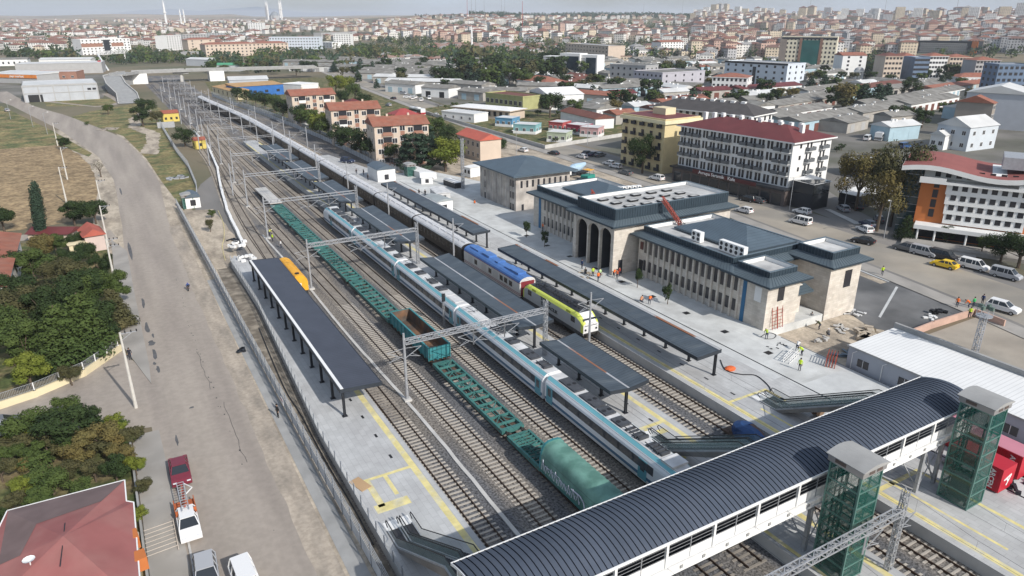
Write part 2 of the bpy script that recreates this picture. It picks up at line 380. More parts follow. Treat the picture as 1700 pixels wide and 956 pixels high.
def noisy(line, amp, step=2.5, seed=1):
 o = []
 for a, b in zip(line, line[1:]):
  k = max(1, int(math.hypot(b[0] - a[0], b[1] - a[1]) / step))
  for i in range(k):
   t = i / k; x, y = a[0] + (b[0] - a[0]) * t, a[1] + (b[1] - a[1]) * t; o.append((x + amp * noise.noise(Vector((x * .3, y * .3, seed))), y))
 return o + [line[-1]]
sheet('dirt_verge', noisy([(8.2, 5), (8.6, 60), (8.4, 120), (8.8, 180), (10, 215), (9.5, 255), (5, 311), (4, 330)], .7, 1.2) + [(9, 330), (13, 280), (15.5, 245), (16.5, 190), (14.5, 170), (13.5, 5)], -.236, m_dirt)
sheet('dirt_verge', noisy([(-4.4, 150), (-5, 178), (-3.4, 215), (-4.6, 250), (-8, 275), (-20, 341)], .6) + [(-12, 341), (-1, 262), (2.5, 222), (2.2, 150)], -.234, m_dirt)
ribbon('road', noisy(rl, .35, 2.2, 5), noisy(rr, .45, 1.3, 9), -.224, m_road)
sheet('dirt_strip', noisy([(8.6, 5), (8.7, 60), (8.5, 120), (8.9, 165)], .22, .8, 22) + [(11.2, 165), (11, 120), (10.8, 60), (10.6, 5)], -.220, M('dusty_shoulder', (.37, .318, .26), .95, var=.12, scale=1.2, c2=(.28, .245, .205), mixs=.5, mixp=(.4, .62), fine=2.5, finec=.12, streak=.25))
sheet('pavement', [(11.0, 5), (11.1, 100), (11.2, 125), (12.5, 125), (12.6, 5)], -.215, m_concd)
# left sidewalk, kerb as a real step
mb = MB(); mb.prism([(-3.0, 10), (0.1, 10), (-.1, 60), (-.35, 77), (-3.0, 77)], -.25, -.11, 0); mb.box(.1, .28, 10, 60, -.25, -.09, 1); struct(mb.build('pavement', [m_side, m_conc]))
mb = MB(); mb.prism([(-2.9, 104), (-.2, 89), (0, 95), (0, 126), (.2, 150), (-2.2, 160), (-2.6, 130)], -.25, -.13, 0); struct(mb.build('pavement', [m_side, m_conc]))
sheet('side_road', [(0.6, 77.5), (-.3, 78), (-4, 79), (-17, 88), (-19, 93), (-13, 92.5), (-8, 95.5), (-3, 101.5), (-.2, 92), (.6, 91)], -.228, m_road)
sheet('side_road', [(-1, 160), (-2, 168), (-14, 173), (-40, 176), (-40, 171), (-14, 168)], -.228, m_road)
# left lands
sheet('field', [(-80, 178), (-16, 178), (-4.5, 182), (-2.2, 215), (-3, 250), (-5, 268), (-14, 300), (-80, 300)], -.235, m_field)
sheet('grass_field', [(-80, 300), (-14, 300), (-5, 268), (-4, 275), (-17, 341), (-42, 452), (-110, 452)], -.233, m_grass)
sheet('garden_ground', [(-40, 96), (-14, 96), (-3.2, 104), (-2.8, 128), (-3.2, 160), (-14, 166), (-40, 170)], -.232, m_wgreen)
sheet('garden_ground', [(-40, 20), (-3.2, 20), (-3.2, 78), (-6, 79.5), (-17, 86), (-40, 92)], -.231, m_wgreen)
sheet('grass_verge', [(13.5, 178), (12, 215), (11, 255), (7, 311), (-11, 385), (-3, 405), (12, 425), (24, 440), (28, 400), (25, 340), (20.5, 280), (20.8, 245), (19, 200)], -.23, m_grass)
sheet('grass_verge', [(-22, 440), (0, 428), (10, 436), (14, 444), (8, 466), (-6, 470), (-24, 466)], -.228, m_grass)
sheet('dirt_path', noisy([(9.5, 268), (13, 285), (15, 310), (10, 335), (12, 365), (18, 392), (22, 400), (24, 396), (16, 360), (15, 335), (20, 312), (18, 290), (14.5, 262)], 1.5), -.222, m_dirt)
ribbon('road', [(-24, 466), (0, 424), (10, 431), (16, 441), (17, 470), (14, 500)], [(-23, 470), (0, 428), (7, 434), (10, 444), (8, 466), (4, 500)], -.22, m_road)
# asphalt yard left of the tracks
sheet('yard', [(20.8, 206), (26.9, 221), (22, 175), (20.2, 146), (15.2, 171), (18, 195)], -.222, m_road2)
sheet('dirt_yard', noisy([(13.2, 178), (19.6, 176), (20.2, 146), (17.5, 133), (14, 128), (13.1, 140)], .6), -.195, m_dirt)
sheet('rough_ditch', [(12.9, 5), (14.1, 5), (14.2, 66), (16, 106), (16, 130), (13.6, 130), (12.9, 100)], -.19, M('ditch_earth', (.15, .13, .105), .95, var=.3, scale=.8, c2=(.25, .22, .18), mixs=.6, bump=.5))
# asphalt patches on the left road
mb = MB()
random.seed(11)
for x, y, w_, l_ in ((.9, 119, .5, 5), (.7, 108, .6, 5), (.8, 102, .9, 2.4), (.9, 98, .6, 4), (.9, 93, .5, 2.2), (3.4, 80.5, .7, .5), (1.1, 74, .3, 2.5), (.7, 150, .6, 13), (1.6, 208, .5, 10), (1.2, 104.6, .3, 2), (.6, 95, .4, 1.2)):
 mb.poly3([(x + w_ * .5 * math.cos(t) * random.uniform(.6, 1.2), y + l_ * .5 * math.sin(t) * random.uniform(.7, 1.1), -.216) for t in [k * math.pi / 6 for k in range(12)]])
struct(mb.build('asphalt_patch', M('fresh_tar_patch', (.10, .10, .105), .9, var=.2, scale=1)))
mb = MB()
for k in range(36):
 y = random.uniform(52, 130); x = 6.6 + .5 * math.sin(y * .05) + random.uniform(-.18, .18); s = random.uniform(.03, .09)
 mb.poly3([(x - s, y - s, -.214), (x + s * .6, y - s * 1.8, -.214), (x + s, y + s, -.214), (x - s * .5, y + 2 * s, -.214)])
for y0, y1, x0 in ((84, 96, 5.9), (66, 80, 6.8)):
 for k in range(12): ya, yb = y0 + (y1 - y0) * k / 12, y0 + (y1 - y0) * (k + 1) / 12; f_ = lambda y: x0 + .35 * noise.noise(Vector((y * .4, x0, 0))); mb.poly3([(f_(ya), ya, -.214), (f_(ya) + .04, ya, -.214), (f_(yb) + .04, yb, -.214), (f_(yb), yb, -.214)])
struct(mb.build('road_cracks', m_black))
# avenue, forecourt and streets on the city side
aL = [(105, 20), (113, 50), (117.5, 72), (121, 95), (124, 115), (127, 140), (130, 187), (133, 256), (140, 334), (147.5, 404), (160, 520), (175, 640)]
aR = [(135, 20), (135, 50), (137, 72), (139, 95), (140.5, 115), (142, 150), (146, 193), (146, 256), (155, 334), (164, 410), (178, 520), (192, 640)]
ribbon('road', aL, aR, -.222, m_road2)
m_dusty = M('dusty_asphalt', (.32, .285, .235), .92, var=.15, scale=.1, c2=(.25, .23, .20), mixs=.07)
ribbon('road', [(x + 1, y) for x, y in aL], [(x + (b[0] - x) * .68, y) for (x, y), b in zip(aL, aR)], -.218, m_dusty)
ribbon('pavement', [(x - 3.5, y) for x, y in aL], [(x - .1, y) for x, y in aL], -.12, m_side)
sheet('yard', [(69, 166), (88, 160), (88, 130), (127, 136), (130, 187), (131, 225), (100, 235), (74, 225), (72, 190)], -.226, m_dirt)
sheet('car_park', [(92.5, 50.9), (110, 50.9), (115, 62), (118, 76), (120, 95), (117, 128), (96.5, 128)], -.224, M('new_dark_asphalt', (.085, .087, .09), .85, var=.3, scale=.15, c2=(.15, .15, .15), mixs=.09, bump=.1))
mb = MB(); mb.poly3([(97, 57.4, -.218), (97, 57.0, -.218), (111.5, 63.6, -.218), (111.4, 64.0, -.218)])
mb.poly3([(112.4, 66, -.217), (113.2, 66, -.217), (117.2, 92, -.217), (116.4, 92, -.217)]); struct(mb.build('kerb_strip', m_pave))
sheet('gravel_bed', [(110.3, 66, ), (112.0, 66), (116, 92), (114.3, 92)], -.216, m_dirt)
sheet('dirt_yard', noisy([(76.2, 48.8), (88, 50.3), (93, 57), (94.5, 60.5), (76.5, 60.5)], .8), -.2, m_dirt)
sheet('dirt_yard', [(85.2, 10), (107, 10), (108.5, 45), (109.8, 49.9), (91.5, 49.8), (85.2, 49.5)], -.21, M('bare_earth_lot', (.34, .30, .25), .95, var=.2, scale=.1, c2=(.26, .235, .20), mixs=.12, bump=.3, bscale=2))
sheet('side_road', [(137, 88), (133, 76), (139, 74.5), (142, 82), (150, 98), (175, 135), (168, 142), (152, 112), (141.5, 106), (139, 97)], -.219, m_road2)
sheet('pavement', [(139.5, 92), (141, 91), (146, 103), (145, 104)], -.14, m_conc)
sheet('garden_ground', [tuple(at(*q)[:2]) for q in ((690, 182), (760, 172), (1030, 200), (1036, 225), (906, 246), (800, 212))], -.205, m_wgreen)
m_urban = M('urban_ground', (.17, .16, .145), .9, var=.25, scale=.05, c2=(.10, .10, .075), mixs=.03)
sheet('town_ground', [(142, 75), (138, 50), (138, 20), (420, 20), (620, 200), (520, 430), (330, 560), (195, 640), (180, 520), (166, 410), (157, 334), (148, 256), (147, 193), (143, 150)], -.238, m_urban)
sheet('town_ground', [(84, 245), (128, 245), (132, 256), (139, 334), (146, 404), (158, 520), (150, 560), (70, 560), (62, 470), (66, 394), (72, 317), (74, 260)], -.240, m_wgreen)
sheet('yard', [(-70, 470), (4, 470), (10, 560), (24, 680), (-70, 680)], -.24, m_urban)
# railway
def lerp_path(P, y):
 for (xa, ya), (xb, yb) in zip(P, P[1:]):
  if y <= yb: return xa + (xb - xa) * (y - ya) / (yb - ya)
 return P[-1][0]
def smooth_path(P, y):
 return (lerp_path(P, max(P[0][1], y - 14)) + lerp_path(P, y) * 2 + lerp_path(P, min(P[-1][1], y + 14))) / 4
sl_me = None
def make_sleeper():
 b = MB(); v = [(-1.3, -.13, 0), (1.3, -.13, 0), (1.3, .13, 0), (-1.3, .13, 0)]
 b.box(-1.3, 1.3, -.11, .11, -.12, .05); b.box(-.95, -.55, -.1, .1, .05, .065); b.box(.55, .95, -.1, .1, .05, .065)
 return b.mesh('sleeper', m_sleeper)
sl_me = make_sleeper()
def track(P, label, y0, y1, ind=(42, 102)):
 t = thing('railway_track', label, 'railway track', (smooth_path(P, y0), y0, -.2), group='railway tracks of the station')
 ox = smooth_path(P, y0)
 ys = [y0]
 while ys[-1] < y1: ys.append(min(y1, ys[-1] + (6 if ys[-1] > 140 else 20)))
 for s in (-.75, .75):
  mb = MB()
  for a, b in zip(ys, ys[1:]):
   xa, xb = smooth_path(P, a) + s - ox, smooth_path(P, b) + s - ox
   for z0, z1, w_ in ((.0, .06, .075), (.06, .2, .035)):
    v = [(xa - w_, a - y0, z0), (xa + w_, a - y0, z0), (xa + w_, a - y0, z1), (xa - w_, a - y0, z1)]
    v += [(xb - w_, b - y0, z0), (xb + w_, b - y0, z0), (xb + w_, b - y0, z1), (xb - w_, b - y0, z1)]
    mb.add(v, [(0, 1, 5, 4), (1, 2, 6, 5), (2, 3, 7, 6), (3, 0, 4, 7)])
  mb.build('rail', m_rail, t)
 y = y0; n = 0; mb = MB()
 while y < y1:
  x = smooth_path(P, y)
  if ind[0] <= y < ind[1] and n < 99:
   o = link('sleeper', sl_me, t, (x - ox, y - y0, 0), (smooth_path(P, y - 2) - smooth_path(P, y + 2)) / 4 + random.uniform(-.01, .01)); n += 1
  elif y < 330: mb.box(x - 1.3 - ox, x + 1.3 - ox, y - .11 - y0, y + .11 - y0, -.1, .05)
  y += .63
 o = mb.build('sleepers', M('old_sleeper', (.25, .225, .195), .9, var=.25, scale=.4), t); o['kind'] = 'stuff'
 return t
T1 = [(23.05, 0), (23.05, 130), (24.6, 170), (28.6, 230), (31.9, 300), (33.4, 400), (35.6, 640)]
T2 = [(28.35, 0), (28.35, 150), (30.6, 205), (35.5, 310), (38.6, 350), (41.8, 426), (43.4, 640)]
T3 = [(32.45, 0), (32.45, 170), (33.2, 215), (37.5, 310), (40, 350), (43.2, 430), (45, 640)]
T4 = [(36.85, 0), (36.85, 210), (37.6, 270), (41, 350), (44.2, 430), (46.5, 640)]
T5 = [(40.4, 0), (40.4, 230), (41, 290), (43.5, 350), (46, 430), (48, 640)]
T6 = [(50.1, 0), (50.1, 250), (49.6, 300), (47.5, 350), (46.8, 430), (49.2, 640)]
T7 = [(53.95, 0), (53.95, 262), (53.6, 310), (51.5, 352), (49.0, 392), (47.9, 430), (51.5, 640)]
T8 = [(60.6, 226), (60.5, 262), (59.2, 300), (56, 350), (52.5, 400), (50.2, 440), (53.5, 640)]
track(T1, 'railway track beside the left platform with the escalator', 10, 560, (42, 66))
track(T2, 'empty railway track between the white cable trough and the green flat wagons', 10, 560)
track(T3, 'railway track under the green freight wagons', 30, 560, (68, 74))
track(T4, 'empty railway track between the green wagons and the white and turquoise train', 10, 560)
track(T5, 'railway track under the white and turquoise train', 30, 560, (38, 40))
track(T6, 'empty railway track along the right edge of the middle platform', 10, 560, (12, 72))
track(T7, 'railway track under the yellow-edged locomotive and dark coaches', 10, 560, (12, 72))
track(T8, 'outermost railway track by the tall grey fence in the distance', 226, 560, (226, 285))
# turnout: curved rails crossing from first to second track
track([(21.4, 128), (21.6, 150), (23.8, 185), (27.6, 230), (28.6, 262)], 'rusty curved siding track joining the left tracks at the turnout', 128, 262, (128, 186))
track([(28.35, 150), (27.6, 190), (29.4, 230), (33.2, 300)], 'crossover track between the two left tracks', 150, 300, (150, 208))
# trains
m_hsw = M('train_white', (.70, .71, .73), .35, var=.05); m_cyan = M('train_turquoise', (.17, .43, .49), .4, var=.06)
m_hsg = M('train_window_band', (.05, .065, .08), .15, var=0, spec=.6); m_hsb = M('train_blue_line', (.05, .13, .22), .4, var=0)
m_roofg = M('roof_equipment_grey', (.07, .075, .085), .6, .2, var=.2, scale=2); m_under = M('underframe', (.03, .028, .026), .8, var=.2, scale=2)
m_hsroof = M('train_roof_pale', (.56, .56, .56), .5, var=.18, scale=.8)
def bogie(par, y, m=None, side=1.0):
 b = MB(); b.box(-1.15, 1.15, y - 1.5, y + 1.5, .35, .75)
 o = b.build('bogie', m or m_under, par)
 for yy in (y - 1.1, y + 1.1):
  b = MB(); b.bar((-1.0, yy, .42), (1.0, yy, .42), .09, 6)
  for s in (-.75, .75): b.bar((s - .09, yy, .42), (s + .09, yy, .42), .43, 12)
  b.build('wheelset', m or m_under, o)
 return o
def hs_profile(w=1.47, top=3.75, bot=.55):
 return [(-w + .12, bot), (-w, 1.0), (-w, 1.35), (-w, 2.0), (-w, 2.85), (-w + .07, 3.1), (-w + .28, 3.45), (-w + .62, top), (w - .62, top), (w - .28, 3.45), (w - .07, 3.1), (w, 2.85), (w, 2.0), (w, 1.35), (w, 1.0), (w - .12, bot)]
def hs_car(y0, y1, nose, label):
 yc = (y0 + y1) / 2; t = thing('train_coach', label, 'train coach', (40.4, yc, 0), group='coaches of the white and turquoise train')
 L = (y1 - y0) / 2; a, b = -L, L; P = hs_profile(); n = len(P)
 mats = [m_hsw, m_cyan, m_hsroof, m_hsb]
 fm = [0, 3, 0, 0, 0, 0, 1, 2, 1, 0, 0, 0, 0, 3, 0, 0]
 ys = [a, b]
 if nose == -1: ys = [a, a + .8, a + 2.2, a + 4.4, b]
 if nose == 1: ys = [a, b - 4.4, b - 2.2, b - .8, b]
 mb = MB(); rings = []
 for y in ys:
  d = (y - a) if nose == -1 else (b - y) if nose == 1 else 99
  k = 1 if d > 4 else .97 if d > 2 else .84 if d > .7 else .45
  h = 1 if d > 4 else .90 if d > 2 else .68 if d > .7 else .42
  rings.append([(x * k, y, .55 + (z - .55) * h) for x, z in P])
 for r in rings: mb.v += r
 for i in range(len(rings) - 1):
  for j in range(n): mb.f.append([i * n + j, i * n + (j + 1) % n, (i + 1) * n + (j + 1) % n, (i + 1) * n + j]); mb.m.append(fm[j])
 for i in (0, len(rings) - 1): mb.f.append([i * n + j for j in range(n)]); mb.m.append(0)
 mb.build('body', mats, t)
 ys0 = a + (6.5 if nose == -1 else 2.2); ys1 = b - (6.5 if nose == 1 else 2.2)
 for s in (-1, 1):
  bd = MB(); bd.box(-.012, .012, ys0 - .6, ys1 + .6, 1.95, 2.86); bd.build('window_band', m_roofg, t, loc=(s * 1.475, 0, 0))
 wm = MB(); wm.box(-.01, .01, -.95, .95, 2.0, 2.8); wme = wm.mesh('window', m_hsg)
 k = int((ys1 - ys0) / 2.25)
 for s in (-1, 1):
  for i in range(k): link('window', wme, t, (s * 1.495, ys0 + (i + .5) * (ys1 - ys0) / k, 0))
 dm = MB(); dm.box(-.02, .02, -.62, .62, .8, 2.9, 0); dm.box(-.035, .035, -.3, .3, 1.7, 2.65, 1); dme = dm.mesh('door', [M('door_teal', (.10, .30, .36), .4, var=0), m_hsg])
 for s in (-1, 1):
  for yy in ([b - .95] if nose == -1 else [a + .95] if nose == 1 else [a + .95, b - .95]): link('door', dme, t, (s * 1.48, yy, 0))
  if nose: link('door', dme, t, (s * 1.48, (a + 7.4) if nose == -1 else (b - 7.4), 0))
 if nose:
  q = a if nose == -1 else b; sg = 1 if nose == -1 else -1
  wn = MB(); w1 = 1.05
  wn.add([(-w1 * .72, q + sg * .95, 2.72), (w1 * .72, q + sg * .95, 2.72), (w1, q + sg * 2.3, 3.44), (-w1, q + sg * 2.3, 3.44)], [(0, 1, 2, 3)]); wn.build('windscreen', m_hsg, t)
  hf = MB(); hf.box(-.95, .95, *sorted((q + sg * 4.0, q + sg * 5.6)), 3.70, 3.95); hf.build('roof_hatch', m_hsroof, t)
 random.seed(int(y0))
 y = a + (6 if nose == -1 else 1)
 while y < b - (6 if nose == 1 else 2.5):
  l = random.uniform(1.4, 3.2); u = MB()
  kind = random.random() * (.79 if nose == -1 else 1)
  if kind < .5:
   u.box(-.68, .68, 0, l, 0, .2)
   for xx in (-.35, .35): u.cyl((xx, l / 2, .2), .24, .03, 12, 1)
  elif kind < .8:
   for kk in range(5): u.box(-.7 + random.uniform(0, .3), .6, l * kk / 5, l * kk / 5 + .25, 0, random.uniform(.1, .35))
   u.bar((-.5, 0, .3), (-.5, l, .3), .05); u.bar((.4, 0, .35), (.4, l, .3), .05)
  else: u.box(-.7, .7, 0, l, 0, .1)
  u.build('roof_unit', [m_roofg if kind < .8 else m_hsroof, m_black], t, loc=(0, y, 3.74)); y += l + random.uniform(.2, .9 if nose else 2.6)
 pg = MB()
 if not nose:
  yy = b - 2.2
  for s in (-.55, .55): pg.bar((s, yy, 3.85), (s * .4, yy - 1.4, 4.2), .035); pg.bar((s * .4, yy - 1.4, 4.2), (s * 1.3, yy, 4.45), .03)
  pg.bar((-.9, yy, 4.45), (.9, yy, 4.45), .04); pg.build('pantograph', m_dark, t)
 for yy in (a + (4 if nose == -1 else 3), b - (4 if nose == 1 else 3)): bogie(t, yy)
 ub = MB(); ub.box(-1.2, 1.2, a + 5.5, b - 5.5, .3, .6); ub.build('underframe', m_under, t)
 return t
hs_car(35.4, 60.1, -1, 'front coach of the white and turquoise train running under the footbridge')
hs_car(60.7, 83.8, 0, 'second white and turquoise coach from the footbridge')
hs_car(84.4, 107, 0, 'third white and turquoise coach from the footbridge, beside the long middle canopy')
hs_car(107.6, 130.2, 0, 'white and turquoise coach behind the catenary beam, fourth from the footbridge')
hs_car(130.8, 152.3, 1, 'rearmost white and turquoise coach with sloped cab at the far end')
m_oroof = M('coach_white_roof', (.55, .55, .56), .55, var=.1, scale=.6); m_obody = M('coach_dark_body', (.022, .020, .020), .35, var=.1); m_gold = M('coach_cream_window', (.10, .08, .055), .4, var=0)
def coach_prof(w, zb, ze, zt):
 pts = [(-w, zb), (-w, ze)]
 for k in range(1, 8):
  t = math.pi * k / 8; pts.append((-w * math.cos(t), ze + (zt - ze) * math.sin(t)))
 return pts + [(w, ze), (w, zb)]
def old_coach(L=22.8):
 t = thing('railway_coach', 'x', 'railway coach', (0, 0, 0), group='dark coaches with white roofs')
 P = coach_prof(1.45, .9, 3.25, 3.95); n = len(P)
 b = MB(); b.extr(P, -L / 2, L / 2, 0, mats=[0] + [1] * 8 + [0, 0]); b.build('body', [m_obody, m_oroof], t)
 rf = MB(); rf.extr([(-.5, 3.95), (-.5, 4.02), (.5, 4.02), (.5, 3.95)], -L / 2 + .4, L / 2 - .4)
 for k in range(7):
  for s in (-.62, .62): rf.box(s - .09, s + .09, -9 + k * 3 - .12, -9 + k * 3 + .12, 3.85, 4.06)
 rf.build('roof_vents', m_oroof, t)
 w_ = MB(); w_.box(-.02, .02, -.42, .42, 1.85, 2.75, 0); w_.box(-.03, .03, -.34, .34, 1.93, 2.68, 1); wm = w_.mesh('window', [m_gold, m_glass])
 for s in (-1, 1):
  for k in range(11): link('window', wm, t, (s * 1.455, -8.8 + k * 1.76, 0))
 d_ = MB(); d_.box(-.03, .03, -.4, .4, 1.1, 2.95); dmm = d_.mesh('door', M('coach_door', (.03, .028, .03), .4, var=0))
 for s in (-1, 1):
  for yy in (-10.7, 10.7): link('door', dmm, t, (s * 1.455, yy, 0))
 g = MB(); g.box(-.55, .55, L / 2, L / 2 + .4, 1.1, 3.2); g.build('gangway', m_black, t)
 u = MB(); u.box(-1.2, 1.2, -6.5, 6.5, .45, .9); u.build('underframe', m_under, t)
 bogie(t, -8.4); bogie(t, 8.4)
 return t
oc = old_coach(); base_y = 121.0; first = True
names = ['dark coach with white roof coupled behind the blue-roofed coach', 'second dark coach with white roof from the blue-roofed coach', 'third dark coach with white roof from the blue-roofed coach', 'fourth dark coach with white roof, beside the end of the station-side canopy', 'fifth dark white-roofed coach, beside the dark parked car', 'sixth dark white-roofed coach from the blue-roofed one', 'seventh dark white-roofed coach from the blue-roofed one', 'eighth dark white-roofed coach, beside the end of the middle platform', 'ninth dark white-roofed coach, where the train starts to bend', 'tenth dark white-roofed coach on the bend', 'eleventh dark white-roofed coach, third from the far end', 'twelfth dark white-roofed coach, second from the far end', 'farthest dark coach with white roof at the tail of the long train']
for i, nm in enumerate(names):
 y = base_y + i * 23.35; x = smooth_path(T7, y); o = oc if i == 0 else copy_tree(oc)
 o.location = (x, y, 0); o.rotation_euler.z = -math.atan2(smooth_path(T7, y + 10) - smooth_path(T7, y - 10), 20); o['label'] = nm
# blue-roofed coach
def blue_coach():
 y0, y1 = 88.9, 108.6; L = (y1 - y0) / 2; t = thing('railway_coach', 'white generator coach with a bright blue roof and red stripes behind the locomotive', 'railway coach', (53.95, (y0 + y1) / 2, 0))
 mb_, mr, mw = M('blue_roof_paint', (.07, .17, .42), .45, var=.12, scale=1), M('dark_red_stripe', (.20, .03, .035), .5, var=0), M('coach_offwhite', (.55, .54, .53), .5, var=.08)
 P = coach_prof(1.45, .9, 3.2, 4.05); b = MB(); b.extr(P, -L, L, 0, mats=[0] + [1] * 8 + [0, 0]); b.build('body', [mw, mb_], t)
 for z in (1.15, 1.4, 3.12):
  s_ = MB(); s_.box(-1.46, 1.46, -L - .005, L + .005, z, z + .09); s_.build('stripe', mr, t)
 e = MB(); e.box(-1.2, 1.2, -L - .02, -L, 1, 3.4); e.build('end_door', mr, t)
 w1 = MB(); w1.box(-.02, .02, -.5, .5, 1.9, 2.75); wm = w1.mesh('window', m_glass)
 for s in (-1, 1):
  for yy in (-7, -5.4, -3.9, 0, 5.2): link('window', wm, t, (s * 1.46, yy, 0))
  d_ = MB(); d_.box(-.02, .02, -.8, .8, 1.5, 2.9)
  dm_ = d_.mesh('louvre_panel', M('coach_offwhite2', (.48, .47, .46), .5, var=0))
  for yy in (-1.9, 2.2, 7.3): link('louvre_panel', dm_, t, (s * 1.462, yy, 0))
 for yy, l in ((-8.2, 2.6), (-5.4, 1.6), (-1.5, 1), (1.6, 2.6), (5.6, 1.8), (7.5, 1.2)):
  f = MB(); f.box(-.75, .75, yy, yy + l, 3.85, 4.28 if l > 2 else 4.15); f.build('roof_box', mb_, t)
 bogie(t, -7); bogie(t, 7)
blue_coach()
# locomotive
def loco():
 y0, y1 = 71.9, 88.1; L = (y1 - y0) / 2; t = thing('electric_locomotive', 'grey electric locomotive with lime yellow roof edges and white cab front', 'locomotive', (53.95, (y0 + y1) / 2, 0))
 mg, ml, mw = M('loco_grey', (.36, .38, .40), .45, var=.06), M('lime_paint', (.62, .68, .12), .45, var=.05), M('loco_white', (.66, .66, .66), .4, var=.05)
 w = 1.48; P = [(-w, .95), (-w, 1.45), (-w, 3.25), (-w + .2, 3.62), (-w + .5, 3.8), (w - .5, 3.8), (w - .2, 3.62), (w, 3.25), (w, 1.45), (w, .95)]
 fm = [2, 0, 1, 1, 2, 1, 1, 0, 2, 2]; n = len(P); mb = MB()
 secs = [(-L, .86, .62), (-L + .5, .93, .80), (-L + 1.5, 1, 1), (-L + 1.9, 1, 1), (L - 1.9, 1, 1), (L - 1.5, 1, 1), (L - .5, .93, .80), (L, .86, .62)]
 for y, kx, kz in secs: mb.v += [(x * kx, y, .95 + (z - .95) * kz) for x, z in P]
 for i in range(len(secs) - 1):
  end = i in (0, 1, 5, 6)
  for j in range(n):
   mb.f.append([i * n + j, i * n + (j + 1) % n, (i + 1) * n + (j + 1) % n, (i + 1) * n + j])
   m_ = fm[j]
   if end: m_ = 3 if j == 4 else (1 if j in (2, 3, 5, 6) or i in (0, 6) and j in (1, 7) else 0 if j in (1, 7) else 2)
   mb.m.append(m_)
 for i in (0, len(secs) - 1): mb.f.append([i * n + j for j in range(n)]); mb.m.append(3)
 mb.build('body', [mg, ml, m_roofg, mw], t)
 for s in (-1, 1):
  ws = MB(); q = s * L; k = -s
  ws.add([(-1.05, q + k * -.03, 2.3), (1.05, q + k * -.03, 2.3), (1.12, q + k * .42, 3.28), (-1.12, q + k * .42, 3.28)], [(0, 1, 2, 3)]); ws.build('windscreen', m_glass, t)
  fr = MB(); fr.box(-1.2, 1.2, min(q, q - k * .25), max(q, q - k * .25), 1.0, 1.25); fr.build('bumper', m_under, t)
  for x in (-.9, .9):
   h = MB(); h.bar((x, q, 1.75), (x, q - k * .05, 1.75), .16, 10); h.build('headlight', m_black, t)
   bf = MB(); bf.bar((x, q, 1.1), (x, q - k * .55, 1.1), .12, 8); bf.bar((x, q - k * .55, 1.1), (x, q - k * .62, 1.1), .26, 10); bf.build('buffer', m_under, t)
  for sx in (-1, 1):
   cw = MB(); cw.box(-.02, .02, -.5, .5, 2.3, 3.1); cw.build('cab_window', m_glass, t, loc=(sx * 1.475, s * (L - 2.3), 0))
 rb = MB()
 rb.box(-.95, .95, -L + 2, L - 2, 3.79, 3.86)
 random.seed(5)
 for k in range(16):
  y = -L + 2.6 + k * .72
  rb.cyl((random.choice((-.6, -.2, .5)), y, 3.86), .09, .35, 6, 0); rb.box(-.2, .35, y, y + .2, 3.86, 4.0 + random.random() * .15)
 rb.bar((-.4, -L + 3, 4.2), (-.4, L - 3, 4.2), .03)
 rb.build('roof_equipment', m_dark, t)
 for s in (-1, 1):
  pn = MB(); q = s * (L - 3.2)
  for x in (-.5, .5): pn.bar((x, q, 3.95), (x * .5, q - s * 1.6, 4.2), .04); pn.bar((x * .5, q - s * 1.6, 4.2), (x * 1.3, q, 4.4), .03)
  pn.bar((-.95, q, 4.4), (.95, q, 4.4), .04); pn.build('pantograph', m_dark, t)
 for x in (-1.497, 1.497):
  rz = -90 if x < 0 else 90
  text('TCDD', .82, m_dark, (x, 1.3 if x < 0 else -1.3, 2.95), (R(90), 0, R(rz)), t, 1.2, .01); text('TA\u015eIMACILIK', .72, m_dark, (x, .3 if x < 0 else -.3, 2.2), (R(90), 0, R(rz)), t, 1.05, .01)
 for s in (-1, 1):
  pt = MB(); pt.box(-.01, .01, -.55, .55, 0, .34); pt.build('olive_patch', M('olive_patch', (.36, .38, .05), .5, var=0), t, loc=(-1.44, s * 4.6, 3.28))
 bogie(t, -4.8); bogie(t, 4.8)
 u = MB(); u.box(-1.3, 1.3, -3, 3, .4, .95); u.build('underframe', m_under, t)
loco()
